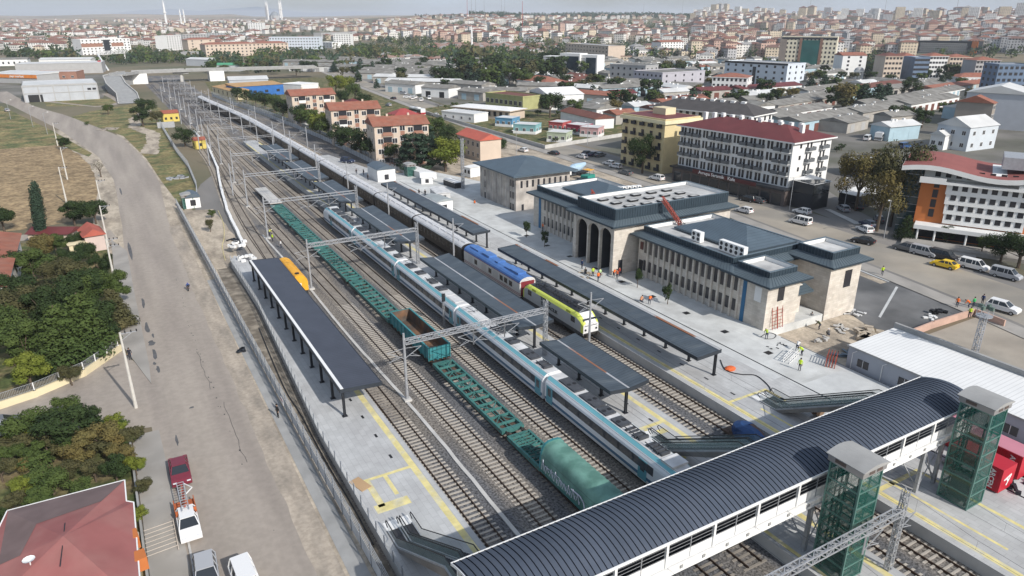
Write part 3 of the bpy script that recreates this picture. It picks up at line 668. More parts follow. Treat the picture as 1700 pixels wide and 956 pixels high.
# green container wagons
m_wag = M('wagon_green', (.045, .15, .14), .65, var=.2, scale=.8, c2=(.085, .065, .045), mixs=1.6, mixp=(.58, .72))
def flat_wagon(L=19.4):
 t = thing('flat_wagon', 'x', 'flat wagon', group='green skeletal container wagons')
 mb = MB(); h = L / 2; w = 1.25
 for s in (-1, 1): mb.box(s * w - .12, s * w + .12, -h, h, .75, 1.2); mb.box(s * .2 - .05, s * .2 + .05, -h, h, .85, 1.0)
 k = int(L / 1.5)
 for i in range(k + 1):
  y = -h + L * i / k; mb.box(-w, w, y - .06, y + .06, .9, 1.195)
 for i in range(k):
  ya, yb = -h + L * i / k, -h + L * (i + 1) / k
  if i % 4 == 1:
   mb.bar((-w, ya, 1.12), (0, yb, 1.12), .065); mb.bar((w, ya, 1.12), (0, yb, 1.12), .065)
  if i % 4 == 3: mb.bar((0, ya, 1.12), (w, yb, 1.12), .09); mb.bar((-w, yb, 1.12), (0, ya, 1.12), .09)
 mb.box(-w, w, -h, -h + .5, .7, 1.21); mb.box(-w, w, h - .5, h, .7, 1.21)
 for s in (-1, 1):
  for x in (-.5, .5):
   y = s * h
   v = [(x - .3, y, 1.18)]
 mb.build('frame', m_wag, t)
 for s in (-1, 1):
  bogie(t, s * (h - 2.2), M('rusty_bogie', (.09, .06, .045), .8, var=.3, scale=2))
  for x in (-.9, .9):
   bf = MB(); bf.bar((x, s * h, 1.0), (x, s * (h + .5), 1.0), .12, 8); bf.bar((x, s * (h + .5), 1.0), (x, s * (h + .56), 1.0), .24, 10); bf.build('buffer', m_under, t)
 for s in (-1, 1):
  br = MB(); br.bar((-1.3, s * 1.2, .55), (1.3, s * 1.2, .55), .06); br.box(-.25, .25, s * 2 - .6, s * 2 + .6, .4, .8); br.build('brake_gear', m_under, t)
 return t
fw = flat_wagon(); fl = [(64.2, 'green skeletal flat wagon in front of the open gondola, its rear end under the catenary beam'), (None, None)]
fw.location = (32.45, 65.2, 0); fw['label'] = 'green skeletal flat wagon just on the near side of the open gondola wagon'
fw.scale.y = .93
dup(fw, (32.45, 53.7, 0), 0, 'short green skeletal flat wagon coupled to the tarpaulin-covered wagon', (1, .30 / .93 * .93, 1)) if False else None
o = dup(fw, (32.45, 51.9, 0), 0, 'green skeletal flat wagon end next to the rounded green covered wagon', (1, .33, 1))
for i, lb in enumerate(('green skeletal flat wagon just beyond the open gondola wagon', 'second green skeletal flat wagon beyond the gondola, level with the yellow machine', 'third green skeletal flat wagon beyond the gondola, next to the second catenary beam', 'farthest green skeletal flat wagon at the end of the freight train')):
 dup(fw, (32.45, 99.2 + i * 19.6, 0), 0, lb, (1, .95, 1))
fw['label'] = 'green skeletal flat wagon just on the near side of the open gondola wagon'
def gondola():
 y0, y1 = 75.0, 88.6; L = (y1 - y0) / 2; t = thing('gondola_wagon', 'open turquoise gondola wagon with a rusty brown empty inside', 'gondola wagon', (32.45, (y0 + y1) / 2, 0))
 mt, mr = M('gondola_turquoise', (.04, .20, .22), .6, var=.18, scale=1, c2=(.09, .10, .08), mixs=1.3, mixp=(.60, .74)), M('rusty_inside', (.085, .07, .06), .9, var=.3, scale=.7, c2=(.17, .095, .055), mixs=.6)
 mb = MB(); w = 1.45
 for s in (-1, 1):
  mb.box(min(s * w, s * (w - .08)), max(s * w, s * (w - .08)), -L, L, 1.15, 3.0, 0)
  x0 = s * (w - .082); mb.add([(x0, -L + .1, 1.3), (x0, L - .1, 1.3), (x0, L - .1, 2.96), (x0, -L + .1, 2.96)], [(0, 1, 2, 3)], 1)
  k = 10
  for i in range(k + 1):
   y = -L + 2 * L * i / k; mb.box(min(s * w, s * (w + .1)), max(s * w, s * (w + .1)), max(-L, y - .09), min(L, y + .09), 1.15, 2.95, 0)
  mb.box(min(s * (w - .1), s * (w + .12)), max(s * (w - .1), s * (w + .12)), -L, L, 2.93, 3.06, 0)
  y = s * L; mb.box(-w, w, min(y, y - s * .08), max(y, y - s * .08), 1.15, 3.02, 0); y2 = s * (L - .083); mb.add([(-w, y2, 1.3), (w, y2, 1.3), (w, y2, 2.96), (-w, y2, 2.96)], [(0, 1, 2, 3)], 1)
  for x in (-.9, -.3, .3, .9): mb.box(x - .06, x + .06, min(y, y + s * .09), max(y, y + s * .09), 1.15, 2.95, 0)
 mb.box(-w, w, -L, L, 1.1, 1.28, 1); mb.build('body', [mt, mr], t)
 bogie(t, -4.6); bogie(t, 4.6); u = MB(); u.box(-1.2, 1.2, -2.6, 2.6, .5, 1.1); u.build('underframe', m_under, t)
 for s in (-1, 1):
  for x in (-.9, .9):
   bf = MB(); bf.bar((x, s * L, 1.0), (x, s * (L + .4), 1.0), .2, 8); bf.build('buffer', m_under, t)
gondola()
def covered():
 y0, y1 = 33.2, 48.6; L = (y1 - y0) / 2; t = thing('covered_wagon', 'covered freight wagon with a rounded green tarpaulin and white graffiti', 'covered wagon', (32.45, (y0 + y1) / 2, 0))
 mt = M('green_tarpaulin', (.085, .19, .155), .55, var=.18, scale=.6, bump=.15, bscale=2.5, c2=(.15, .30, .25), mixs=.5)
 b = MB(); n = 14; rings = 40
 for i in range(rings + 1):
  y = -L + .25 + (2 * L - .5) * i / rings; sag = .045 * abs(math.sin(math.pi * i / 2.0 * 1.0)) if i % 2 else 0
  for k in range(n + 1):
   t_ = math.pi * k / n; c, s = math.cos(t_), math.sin(t_)
   b.v.append((-1.48 * (abs(c) ** .62) * (1 if c > 0 else -1) * (1 - sag * .5), y, 1.35 + 2.75 * (s ** .72) * (1 - sag)))
 for i in range(rings):
  for k in range(n): b.f.append([i * (n + 1) + k, i * (n + 1) + k + 1, (i + 1) * (n + 1) + k + 1, (i + 1) * (n + 1) + k]); b.m.append(0)
 b.build('tarpaulin', mt, t, smooth=True)
 for s in (-1, 1):
  e = MB(); pts = []
  for k in range(n + 1):
   t_ = math.pi * k / n; c, s2 = math.cos(t_), math.sin(t_); pts.append((-1.5 * (abs(c) ** .62) * (1 if c > 0 else -1), 1.3 + 2.85 * (s2 ** .72)))
  e.extr(pts, min(s * L, s * (L - .25)), max(s * L, s * (L - .25))); e.build('end_wall', MATS['gondola_turquoise'], t)
 f = MB(); f.box(-1.45, 1.45, -L, L, 1.0, 1.34); f.build('frame', m_wag, t)
 bogie(t, -5.4); bogie(t, 5.4)
 g = MB(); x = -1.515; random.seed(8)
 def blob(cy, cz, ry, rz, x=x, n=12):
  g.poly3([(x, cy + ry * math.cos(k * 2 * math.pi / n), cz + rz * math.sin(k * 2 * math.pi / n)) for k in range(n)])
 for cy, cz, ry, rz in ((-1.0, 2.2, .28, .5), (-1.5, 1.9, .9, .42), (-2.6, 1.85, .8, .38), (-3.6, 1.9, .5, .45)): blob(cy, cz, ry, rz, x - .003 * (cy + 4))
 for cy in (-4.7,):
  for k in range(14):
   a, b2 = k * 2 * math.pi / 14, (k + 1) * 2 * math.pi / 14
   g.bar((x, cy + .42 * math.cos(a), 1.95 + .5 * math.sin(a)), (x, cy + .42 * math.cos(b2), 1.95 + .5 * math.sin(b2)), .11)
 def scr(pts, r=.05):
  for a, b2 in zip(pts, pts[1:]): g.bar((x, *a), (x, *b2), r)
 y = 7.2
 for k in range(9):
  q = [(y, random.uniform(1.4, 1.7)), (y - .25, random.uniform(2.2, 2.7)), (y - .5, random.uniform(1.5, 1.8)), (y - .6, random.uniform(1.9, 2.2))]; scr(q, .04); y -= .72
 scr([(2.2, 2.4), (.9, 2.5), (.3, 2.2), (.1, 1.7), (.3, 1.45)], .06); scr([(6.6, 2.2), (4.2, 2.35), (2.4, 1.6)], .03)
 g.build('graffiti', M('graffiti_white', (.55, .58, .66), .6, var=.1), t)
covered()
# yellow tank-like machine by canopy
def tanker():
 t = thing('rail_machine', 'bright yellow round-roofed rail vehicle half hidden by the left canopy', 'rail vehicle', (23.05, 113.2, 0))
 my = M('machine_yellow', (.72, .36, .03), .5, var=.1, scale=1); L = 5.2
 P = coach_prof(1.35, 1.2, 2.6, 3.9)
 b = MB(); b.extr(P, -L, L); b.build('body', my, t)
 for yy in (-3.4, -1.2, 1.2, 3.4):
  r_ = MB(); r_.extr([(x * 1.012, 1.2 + (z - 1.2) * 1.012) for x, z in P], yy - .05, yy + .05); r_.build('rib', M('machine_yellow_dark', (.55, .27, .03), .5, var=0), t)
 p = MB(); p.box(-.5, .3, -L - .03, -L, 2.0, 2.55, 0); p.box(-.36, .16, -L - .05, -L - .02, 2.1, 2.45, 1); p.build('end_window', [m_white, m_black], t)
 h = MB(); h.cyl((0, -L + 1, 3.88), .35, .12, 12); h.build('roof_hatch', m_black, t)
 u = MB(); u.box(-1.25, 1.25, -L, L, .5, 1.2); u.build('underframe', m_under, t); bogie(t, -3); bogie(t, 3)
tanker()
# white lattice-deck trolley/flat wagon far end of freight train
tr = thing('flat_wagon', 'pale grey flat wagon beyond the last green skeletal wagon', 'flat wagon', (32.9, 178.5, 0)); b = MB(); b.box(-1.4, 1.4, -9, 9, .9, 1.2); b.build('deck', m_conc, tr); bogie(tr, -6.5); bogie(tr, 6.5)
# blue tarpaulin covered machine on T7 by the footbridge
def tarp_machine():
 t = thing('covered_trolley', 'rail trolley under a dark blue tarpaulin by the middle escalator', 'rail trolley', (53.7, 43.2, 0))
 mb = MB(); random.seed(2); n = 14
 for j, (ry, z) in enumerate(((1.0, .3), (1.0, 1.0), (.92, 1.5), (.55, 1.9), (.05, 2.0))):
  for i in range(n):
   a = 2 * math.pi * i / n; k = 1 + .12 * noise.noise(Vector((math.cos(a) * 2, math.sin(a) * 2, j * .8)))
   mb.v.append((1.15 * ry * k * math.cos(a), 2.0 * ry * k * math.sin(a), z))
 for j in range(4):
  for i in range(n): mb.f.append([j * n + i, j * n + (i + 1) % n, (j + 1) * n + (i + 1) % n, (j + 1) * n + i]); mb.m.append(1 if i in (11, 12, 13) and j > 1 else 0)
 mb.build('tarpaulin', [M('blue_tarpaulin', (.02, .06, .17), .5, var=.3, scale=1, bump=.4, bscale=2), M('brown_tarpaulin', (.10, .06, .05), .7, var=.3)], t)
 w_ = MB(); w_.box(-1, 1, -2.6, 2.6, .1, .35)
 for y in (-1.6, 1.6):
  for x in (-.75, .75): w_.bar((x - .07, y, .25), (x + .07, y, .25), .3, 10)
 w_.build('frame', M('rusty_bogie', (.09, .06, .045)), t)
tarp_machine()
# catenary
def lattice(mb, p, q, w, d, n, r=.035, zigzag=True):
 p, q = Vector(p), Vector(q); ax = (q - p).normalized()
 if abs(ax.z) > .9: u, v = Vector((1, 0, 0)), Vector((0, 1, 0))
 else: u, v = Vector((0, 0, 1)), ax.cross(Vector((0, 0, 1))).normalized()
 cs = [(u * a * w / 2 + v * b * d / 2) for a, b in ((-1, -1), (1, -1), (1, 1), (-1, 1))]
 for c in cs: mb.bar(p + c, q + c, r * 1.3)
 for i in range(n):
  a, b = p + (q - p) * i / n, p + (q - p) * (i + 1) / n
  for k in range(4):
   c1, c2 = cs[k], cs[(k + 1) % 4]
   mb.bar(a + c1, a + c2, r, cap=False)
   if zigzag: mb.bar(a + (c1 if i % 2 else c2), b + (c2 if i % 2 else c1), r, cap=False)
def cantilever(par, x, z, s, m=m_galv, drop=None):      # swivelling arm: s = side the arm points to
 a = MB(); a.bar((x, 0, z - 1.6), (x, 0, z), .06); a.bar((x, 0, z - 1.5), (x + s * 2.1, 0, z - .35), .045); a.bar((x, 0, z - .2), (x + s * 2.1, 0, z - .35), .035); a.bar((x + s * .6, 0, z - 1.25), (x + s * 1.9, 0, z - 1.6), .035); a.bar((x + s * .9, 0, z - 1.05), (x + s * 1.9, 0, z - 1.62), .025)
 a.build('cantilever_arm', m, par)
def portal(y, xl, xr, drops, label, lat_right=True, near=False, h=8.9, hb=7.6, lod=0):
 t = thing('catenary_portal', label, 'catenary portal', (xl, y, -.2), group='catenary portals over the tracks')
 m1 = MB()
 m1.bar((0, 0, 0), (0, 0, h), .19, 8, .13); m1.build('mast', m_galv, t)
 f = MB(); f.obox((0, 0, 0), .9, .9, .25); f.build('mast_footing', m_conc, t)
 m2 = MB(); W = xr - xl
 if lat_right: lattice(m2, (W, 0, 0 if near else 1), (W, 0, h + .2), .42, .42, 14)
 else: m2.bar((W, 0, 0), (W, 0, h), .17, 8, .12)
 m2.build('mast', m_galv, t)
 b = MB()
 if lod < 2: lattice(b, (0.1, 0, hb), (W - .1, 0, hb), .55, .5, int(W / (.75 if lod == 0 else 1.3)), .04, zigzag=False if lod else True)
 else:
  for z in (hb - .25, hb + .25): b.bar((0, 0, z), (W, 0, z), .07)
  for k in range(int(W / 1.5)): b.bar((k * 1.5, 0, hb - .25), (k * 1.5, 0, hb + .25), .04)
 b.build('beam', m_galv, t)
 for dx, s in drops:
  x = dx - xl
  if 0.5 < x < W - .5:
   d = MB(); d.bar((x, 0, hb - .2), (x, 0, hb - 2.4), .09)
   d.build('drop_post', m_galv, t)
  cantilever(t, x, hb - .6, s)
 return t
dr = [(25.7, -1), (25.7, 1), (34.6, -1), (34.6, 1), (38.9, -1), (38.9, 1)]
portal(69.5, 25.7, 44.9, dr, 'catenary portal crossing the turquoise gondola wagon, nearest whole one', h=8.7)
portal(111.7, 25.7, 44.9, dr, 'catenary portal just beyond the long middle canopy, second from the footbridge', h=8.7, lod=0)
portal(145, 25.7, 44.9, dr, 'catenary portal at the far end of the white and turquoise train', h=8.7, lod=1)
portal(174, 27.2, 44.9, dr, 'catenary portal between the two far small canopies, fourth from the footbridge', lod=1)
portal(203.5, 29.2, 44.9, [(29.2, 1), (34.6, 1), (38.9, 1)], 'catenary portal beside the farthest platform canopy', lod=1)
portal(23.6, 24.0, 48.1, [(33, 1), (44, 1), (48.1, 1)], 'cropped catenary portal with lattice mast in front of the nearer lift tower', near=True, h=8.6, hb=6.9)
for i, (y, xl, xr) in enumerate(((233, 30.4, 46.5), (258, 31, 46.5), (283, 32, 46), (308, 33.5, 46), (335, 34, 45.8), (362, 35, 46), (390, 36, 46.5), (420, 37, 47), (455, 37.5, 49), (495, 38, 50))):
 portal(y, xl, xr, [(xl + 3, 1), ((xl + xr) / 2, 1)], 'distant catenary portal over the fan of tracks, number %d beyond the middle platform' % (i + 1) if 0 else 'distant catenary portal over the track fan %s' % ('just beyond the middle platform', 'second beyond the middle platform', 'third beyond the middle platform', 'near the yellow track-side house', 'in line with the bend of the coach train', 'near the farthest dark coaches', 'beside the tail of the coach train', 'beyond the tail of the coach train', 'halfway from the coach train to the overpass', 'nearest to the road overpass')[i], lat_right=False, lod=2)
def mast(x, y, label, h=8.6, s=(1,), z0=-.2):
 t = thing('catenary_mast', label, 'catenary mast', (x, y, z0), group='single catenary masts')
 m1 = MB(); m1.bar((0, 0, 0), (0, 0, h), .18, 8, .12); m1.build('pole', m_galv, t)
 for q in s: cantilever(t, 0, h - .9, q)
 return t
where = ['in front of the locomotive', 'beside the blue-roofed coach and its dark neighbour', 'beside the second dark coach', 'beside the fourth dark coach', 'beside the fifth dark coach', 'beside the sixth dark coach', 'beside the seventh dark coach', 'beside the ninth dark coach', 'beside the tenth dark coach']
for y, wv in zip((69.5, 111.7, 145, 174, 203.5, 233, 258, 300, 335), where): mast(51.95, y, 'single catenary mast with cantilever arms standing ' + wv, s=(-1, 1))
for i, (x, y) in enumerate(((26.2, 188), (26.9, 232), (28.0, 262), (29.6, 296), (30.2, 335), (30.8, 380), (31.4, 430))):
 mast(x, y, 'slim catenary mast on the left edge of the tracks ' + ('beside the asphalt yard', 'beside the first yellow house', 'just beyond the first yellow house', 'between the two yellow houses', 'near the white-walled yard', 'beside the far yellow house', 'near the overpass abutment')[i], h=8.2, s=(1,))
for i, (x, y) in enumerate(((57.8, 240), (57.2, 270), (55, 310), (52.5, 352), (49.8, 400))): mast(x + 1.2, y, 'catenary mast right of the dark coaches, %s' % ('nearest to the dark parked car', 'second beyond the dark parked car', 'third beyond the dark parked car', 'fourth beyond the dark parked car', 'farthest, at the tail of the train')[i], s=(-1,))
# contact and carrier wires
for P, nm in ((T1, 'first'), (T2, 'second'), (T4, 'fourth'), (T5, 'fifth'), (T6, 'sixth'), (T7, 'seventh')):
 mb = MB(); ys = [5, 23.6, 69.5, 111.7, 145, 174, 203.5, 233, 258, 283]
 for a, b in zip(ys, ys[1:]):
  xa, xb = smooth_path(P, a), smooth_path(P, b); mb.bar((xa, a, 5.6), (xb, b, 5.6), .012, 3, cap=False)
  k = 4; pr = None
  for i in range(k + 1):
   t_ = i / k; q = (xa + (xb - xa) * t_, a + (b - a) * t_, 6.9 - 2.6 * t_ * (1 - t_))
   if pr: mb.bar(pr, q, .012, 3, cap=False); mb.bar(q, (q[0], q[1], 5.6), .006, 3, cap=False)
   pr = q
 tag(mb.build('overhead_wire', m_dark), 'thin overhead contact wire above the %s track from the left' % nm, 'overhead wire', 'overhead wires')
# signal post
t = thing('rail_signal', 'small black rail signal on a lattice post beside the white and turquoise train', 'rail signal', (38.55, 87.0, -.2)); b = MB(); lattice(b, (0, 0, 0), (0, 0, 3.9), .22, .22, 8, .02); b.build('post', m_galv, t)
b = MB(); b.box(-.25, .25, -.15, 0, 3.9, 5.1); b.build('signal_head', m_black, t)
for z in (4.15, 4.5, 4.85): b = MB(); b.bar((0, -.15, z), (0, -.17, z), .1, 10); b.build('lens', m_glass, t)
# platform canopies
m_cano = stripes(M('canopy_metal', (.080, .100, .120), .5, .3, var=.16, scale=.35, c2=(.12, .14, .155), mixs=.3, mixp=(.5, .75), streak=2.5), 1, .45, .05, .55)
m_fas = M('canopy_fascia', (.042, .05, .062), .5, .3, var=.08)
m_cA = stripes(M('canopy_metal_left', (.075, .082, .105), .5, .3, var=.10, scale=.5), 1, .45, .05, .6)
m_gut = M('gutter_pale', (.45, .45, .46), .5, .2, var=.1, scale=.4, c2=(.30, .13, .07), mixs=.13, mixp=(.56, .60))
def canopy_mono(x0, x1, y0, y1, z_out, z_post, post_side, label, m=None, grp='single-slope platform canopies', step=4.55):
 t = thing('platform_canopy', label, 'platform canopy', (post_side, y0, PZ), group=grp)
 lx0, lx1, L = x0 - post_side, x1 - post_side, y1 - y0; m = m or m_cano
 zo, zp = z_out - PZ, z_post - PZ; left_post = post_side - x0 < x1 - post_side
 za, zb = (zp, zo) if left_post else (zo, zp)
 r_ = MB(); v = [(lx0, 0, za), (lx1, 0, zb), (lx1, L, zb), (lx0, L, za)]; r_.add(v, [(0, 1, 2, 3)]); r_.add([(a, b, c - .12) for a, b, c in v], [(3, 2, 1, 0)]); r_.build('roof', m, t)
 f = MB(); f.box(lx0 - .06, lx0, -.05, L + .05, za - .42, za + .04); f.box(lx1, lx1 + .06, -.05, L + .05, zb - .42, zb + .04); f.build('fascia', m_fas, t)
 for yy in (-.06, L):
  e = MB(); e.add([(lx0, yy, za - .42), (lx1, yy, zb - .42), (lx1, yy, zb + .04), (lx0, yy, za + .04), (lx0, yy + .06, za - .42), (lx1, yy + .06, zb - .42), (lx1, yy + .06, zb + .04), (lx0, yy + .06, za + .04)], [(0, 1, 2, 3), (7, 6, 5, 4), (0, 4, 5, 1), (3, 2, 6, 7), (0, 3, 7, 4), (1, 5, 6, 2)]); e.build('end_fascia', m_fas, t)
 gx = lx0 if left_post else lx1; gs = .38 if left_post else -.38
 g = MB(); g.box(min(gx + gs * .1, gx + gs), max(gx + gs * .1, gx + gs), 0, L, min(za, zb) - .02 if 0 else (za if left_post else zb) - .02, (za if left_post else zb) + .07); g.build('gutter', m_white if left_post else m_gut, t)
 pm = MB(); pm.box(-.13, .13, -.05, .05, 0, zp - .1); pm.box(-.13, -.09, -.14, .14, 0, zp - .1); pm.box(.09, .13, -.14, .14, 0, zp - .1); pm.box(-.28, .28, -.25, .25, 0, .05); pme = pm.mesh('post', m_dark)
 bm_ = MB(); bm_.add([(lx0, -.08, za - .4), (lx1, -.08, zb - .25), (lx1, -.08, zb - .12), (lx0, -.08, za - .12), (lx0, .08, za - .4), (lx1, .08, zb - .25), (lx1, .08, zb - .12), (lx0, .08, za - .12)], [(0, 1, 2, 3), (7, 6, 5, 4), (0, 4, 5, 1), (3, 2, 6, 7), (0, 3, 7, 4), (1, 5, 6, 2)]); bme = bm_.mesh('cross_beam', m_dark)
 k = max(2, round(L / step))
 for i in range(k + 1):
  y = .35 + (L - .7) * i / k; link('post', pme, t, (0, y, 0)); link('cross_beam', bme, t, (0, y, 0))
 return t
def canopy_v(y0, y1, label, step=4.6):
 x0, xc, x1 = 42.35, 44.95, 47.6; L = y1 - y0
 t = thing('platform_canopy', label, 'platform canopy', (xc, y0, PZ), group='butterfly canopies on the middle platform')
 zo, zc = 3.62, 3.3; a, b = x0 - xc, x1 - xc
 for xo in (a, b):
  r_ = MB(); v = [(xo, 0, zo), (0.12 if xo > 0 else -.12, 0, zc), (0.12 if xo > 0 else -.12, L, zc), (xo, L, zo)]; r_.add(v, [(0, 1, 2, 3)]); r_.add([(p, q, s - .12) for p, q, s in v], [(3, 2, 1, 0)]); r_.build('roof', m_cano, t)
  f = MB(); f.box(min(xo, xo + .06 * (1 if xo > 0 else -1)), max(xo, xo + .06 * (1 if xo > 0 else -1)), -.05, L + .05, zo - .4, zo + .03); f.build('fascia', m_fas, t)
  for yy in (-.06, L):
   e = MB(); e.add([(xo, yy, zo - .4), (0, yy, zc - .42), (0, yy, zc + .04), (xo, yy, zo + .03), (xo, yy + .06, zo - .4), (0, yy + .06, zc - .42), (0, yy + .06, zc + .04), (xo, yy + .06, zo + .03)], [(0, 1, 2, 3), (7, 6, 5, 4), (0, 4, 5, 1), (3, 2, 6, 7), (0, 3, 7, 4), (1, 5, 6, 2)]); e.build('end_fascia', m_fas, t)
 g = MB(); g.box(-.12, .12, 0, L, zc - .1, zc + .015); g.build('gutter', m_gut, t)
 pm = MB(); pm.box(-.13, .13, -.05, .05, 0, zc - .1); pm.box(-.13, -.09, -.14, .14, 0, zc - .1); pm.box(.09, .13, -.14, .14, 0, zc - .1); pm.box(-.28, .28, -.25, .25, 0, .05); pme = pm.mesh('post', m_dark)
 ar = MB()
 for s in (-1, 1): ar.add([(0, -.08, zc - .45), (s * 2.4, -.08, zo - .3), (s * 2.4, -.08, zo - .14), (0, -.08, zc - .12), (0, .08, zc - .45), (s * 2.4, .08, zo - .3), (s * 2.4, .08, zo - .14), (0, .08, zc - .12)], [(0, 1, 2, 3), (7, 6, 5, 4), (0, 4, 5, 1), (3, 2, 6, 7), (0, 3, 7, 4), (1, 5, 6, 2)])
 ame = ar.mesh('cross_beam', m_dark); k = max(2, round(L / step))
 for i in range(k + 1):
  y = .4 + (L - .8) * i / k; link('post', pme, t, (0, y, 0)); link('cross_beam', ame, t, (0, y, 0))
canopy_mono(17.35, 22.0, 67.4, 117.5, 4.25, 4.55, 17.7, 'long dark grey canopy on the left platform beside the yellow rail vehicle', m_cA, 'single-slope platform canopies')
canopy_mono(56.6, 60.4, 54.2, 103.3, 4.35, 4.5, 60.0, 'long blue-grey canopy on the station-side platform next to the locomotive')
canopy_mono(56.9, 60.5, 113.6, 163, 4.35, 4.5, 60.0, 'long blue-grey canopy on the station-side platform next to the dark coaches')
canopy_v(52.5, 66.7, 'butterfly canopy on the middle platform nearest to the footbridge')
canopy_v(71.8, 104.4, 'longest butterfly canopy on the middle platform, beside the locomotive')
canopy_v(115, 142.4, 'butterfly canopy beside the far half of the white and turquoise train')
canopy_v(149, 172, 'butterfly canopy just past the rear cab of the white and turquoise train')
canopy_v(175.5, 202, 'butterfly canopy second from the far end of the middle platform')
canopy_v(205.5, 234, 'farthest butterfly canopy on the middle platform')
# footbridge, lifts, escalators
m_broof = M('bridge_roof_metal', (.066, .082, .112), .7, .1, var=.12, scale=.25, c2=(.075, .09, .12), mixs=.4, mixp=(.45, .7))
m_seam = M('bridge_roof_seam', (.008, .010, .015), .95, 0, var=0, spec=.0)
def footbridge():
 X0, X1, Ya, Yb, ZE, ZA = 14.6, 65.3, 27.85, 33.1, 9.15, 9.8
 t = thing('footbridge', 'covered footbridge with a curved dark blue ribbed metal roof across the platforms', 'footbridge', (X0, Ya, 0)); L = X1 - X0; W = Yb - Ya; n = 12
 arc = [(-.15 + (W + .3) * k / n, ZE + (ZA - ZE) * math.sin(math.pi * (k / n)) ** .9) for k in range(n + 1)]
 r_ = MB()
 for k in range(n): (a, za), (b, zb) = arc[k], arc[k + 1]; r_.add([(0, a, za), (L, a, za), (L, b, zb), (0, b, zb)], [(0, 1, 2, 3)]); r_.add([(0, a, za - .12), (L, a, za - .12), (L, b, zb - .12), (0, b, zb - .12)], [(3, 2, 1, 0)])
 r_.build('roof', m_broof, t)
 s_ = MB(); x = .1
 while x < L:
  for k in range(n): (a, za), (b, zb) = arc[k], arc[k + 1]; s_.add([(x, a, za), (x, b, zb), (x, b, zb + .035), (x, a, za + .035), (x + .05, a, za), (x + .05, b, zb), (x + .05, b, zb + .035), (x + .05, a, za + .035)], [(3, 2, 6, 7), (0, 3, 2, 1), (5, 6, 7, 4)])
  x += .46
 s_.build('roof_seams', m_seam, t)
 e = MB(); e.box(-.03, L + .03, -.2, -.12, ZE - .16, ZE + .05); e.box(-.03, L + .03, W + .12, W + .2, ZE - .16, ZE + .05)
 for xx in (-.05, L):
  for k in range(n): (a, za), (b, zb) = arc[k], arc[k + 1]; e.add([(xx, a, za - .15), (xx, b, zb - .15), (xx, b, zb + .06), (xx, a, za + .06), (xx + .05, a, za - .15), (xx + .05, b, zb - .15), (xx + .05, b, zb + .06), (xx + .05, a, za + .06)], [(0, 1, 2, 3), (7, 6, 5, 4), (3, 2, 6, 7)])
 e.build('eave_trim', m_white, t)
 g = MB()
 for yy in (0, W - .25):
  g.box(0, L, yy, yy + .25, 6.05, 6.62); g.box(0, L, yy - .06, yy + .3, 6.56, 6.66); g.box(0, L, yy - .06, yy + .3, 6.0, 6.1)
 g.build('girder', m_white, t)
 fl_ = MB(); fl_.box(0, L, .25, W - .25, 6.5, 6.65); fl_.build('floor', m_dark, t)
 pnl = MB(); pnl.box(.1, 4.3, .1, .13, 6.75, 7.6); pme = pnl.mesh('side_panel', m_white)
 post = MB(); post.box(-.1, .1, 0, .2, 6.8, 9.1); po = post.mesh('post', m_white)
 mull = MB(); mull.box(-.03, .03, .08, .14, 6.8, 9.0)
 for z in (7.95, 8.25, 8.55): mull.box(-2.05, 2.1, .1, .125, z, z + .025)
 mull.bar((-2.05, -.0, 7.75), (2.1, -.0, 7.75), .03); mu = mull.mesh('railing', m_galv)
 ng = MB(); ng.box(-.12, .12, -.07, .0, 6.25, 6.5); ngm = ng.mesh('girder_plate', m_concd)
 bay = 4.4; k = int(L / bay) + 1
 for side in (0, 1):
  for i in range(k):
   xx = i * bay + .4
   link('post', po, t, (xx, 0 if side == 0 else W - .2, 0))
   if xx + 4.3 < L:
    link('side_panel', pme, t, (xx, 0 if side == 0 else W - .25, 0)); link('railing', mu, t, (xx + 2.2, 0 if side == 0 else W - .25, 0))
    if side == 0: link('girder_plate', ngm, t, (xx + 1.4, 0, 0)); link('girder_plate', ngm, t, (xx + 3.5, 0, 0))
 for xx in (1.5, 29.5, 31.5, 44.8, 47.6):
  leg = MB()
  for yy in (.4, W - .6): leg.box(xx - .17, xx + .17, yy, yy + .3, 1.0, 6.0)
  leg.bar((xx, .5, 1.5), (xx, W - .5, 5.8), .06); leg.bar((xx, W - .5, 1.5), (xx, .5, 5.8), .06); leg.build('pier', m_galv, t)
 br = MB()
 for xx in (29.5, 44.8):
  br.bar((xx, .5, 1.5), (xx + 2.4, .5, 5.6), .06); br.bar((xx + 2.4, .5, 1.5), (xx, .5, 5.6), .06)
 br.build('bracing', m_galv, t)
footbridge()
m_tg = M('green_glass', (.015, .11, .085), .04, 0, var=0, spec=.9, alpha=.36); m_tfr = M('lift_frame_green', (.10, .20, .175), .4, .3, var=.1); m_tsteel = M('lift_brushed_steel', (.30, .29, .285), .4, .4, var=.1)
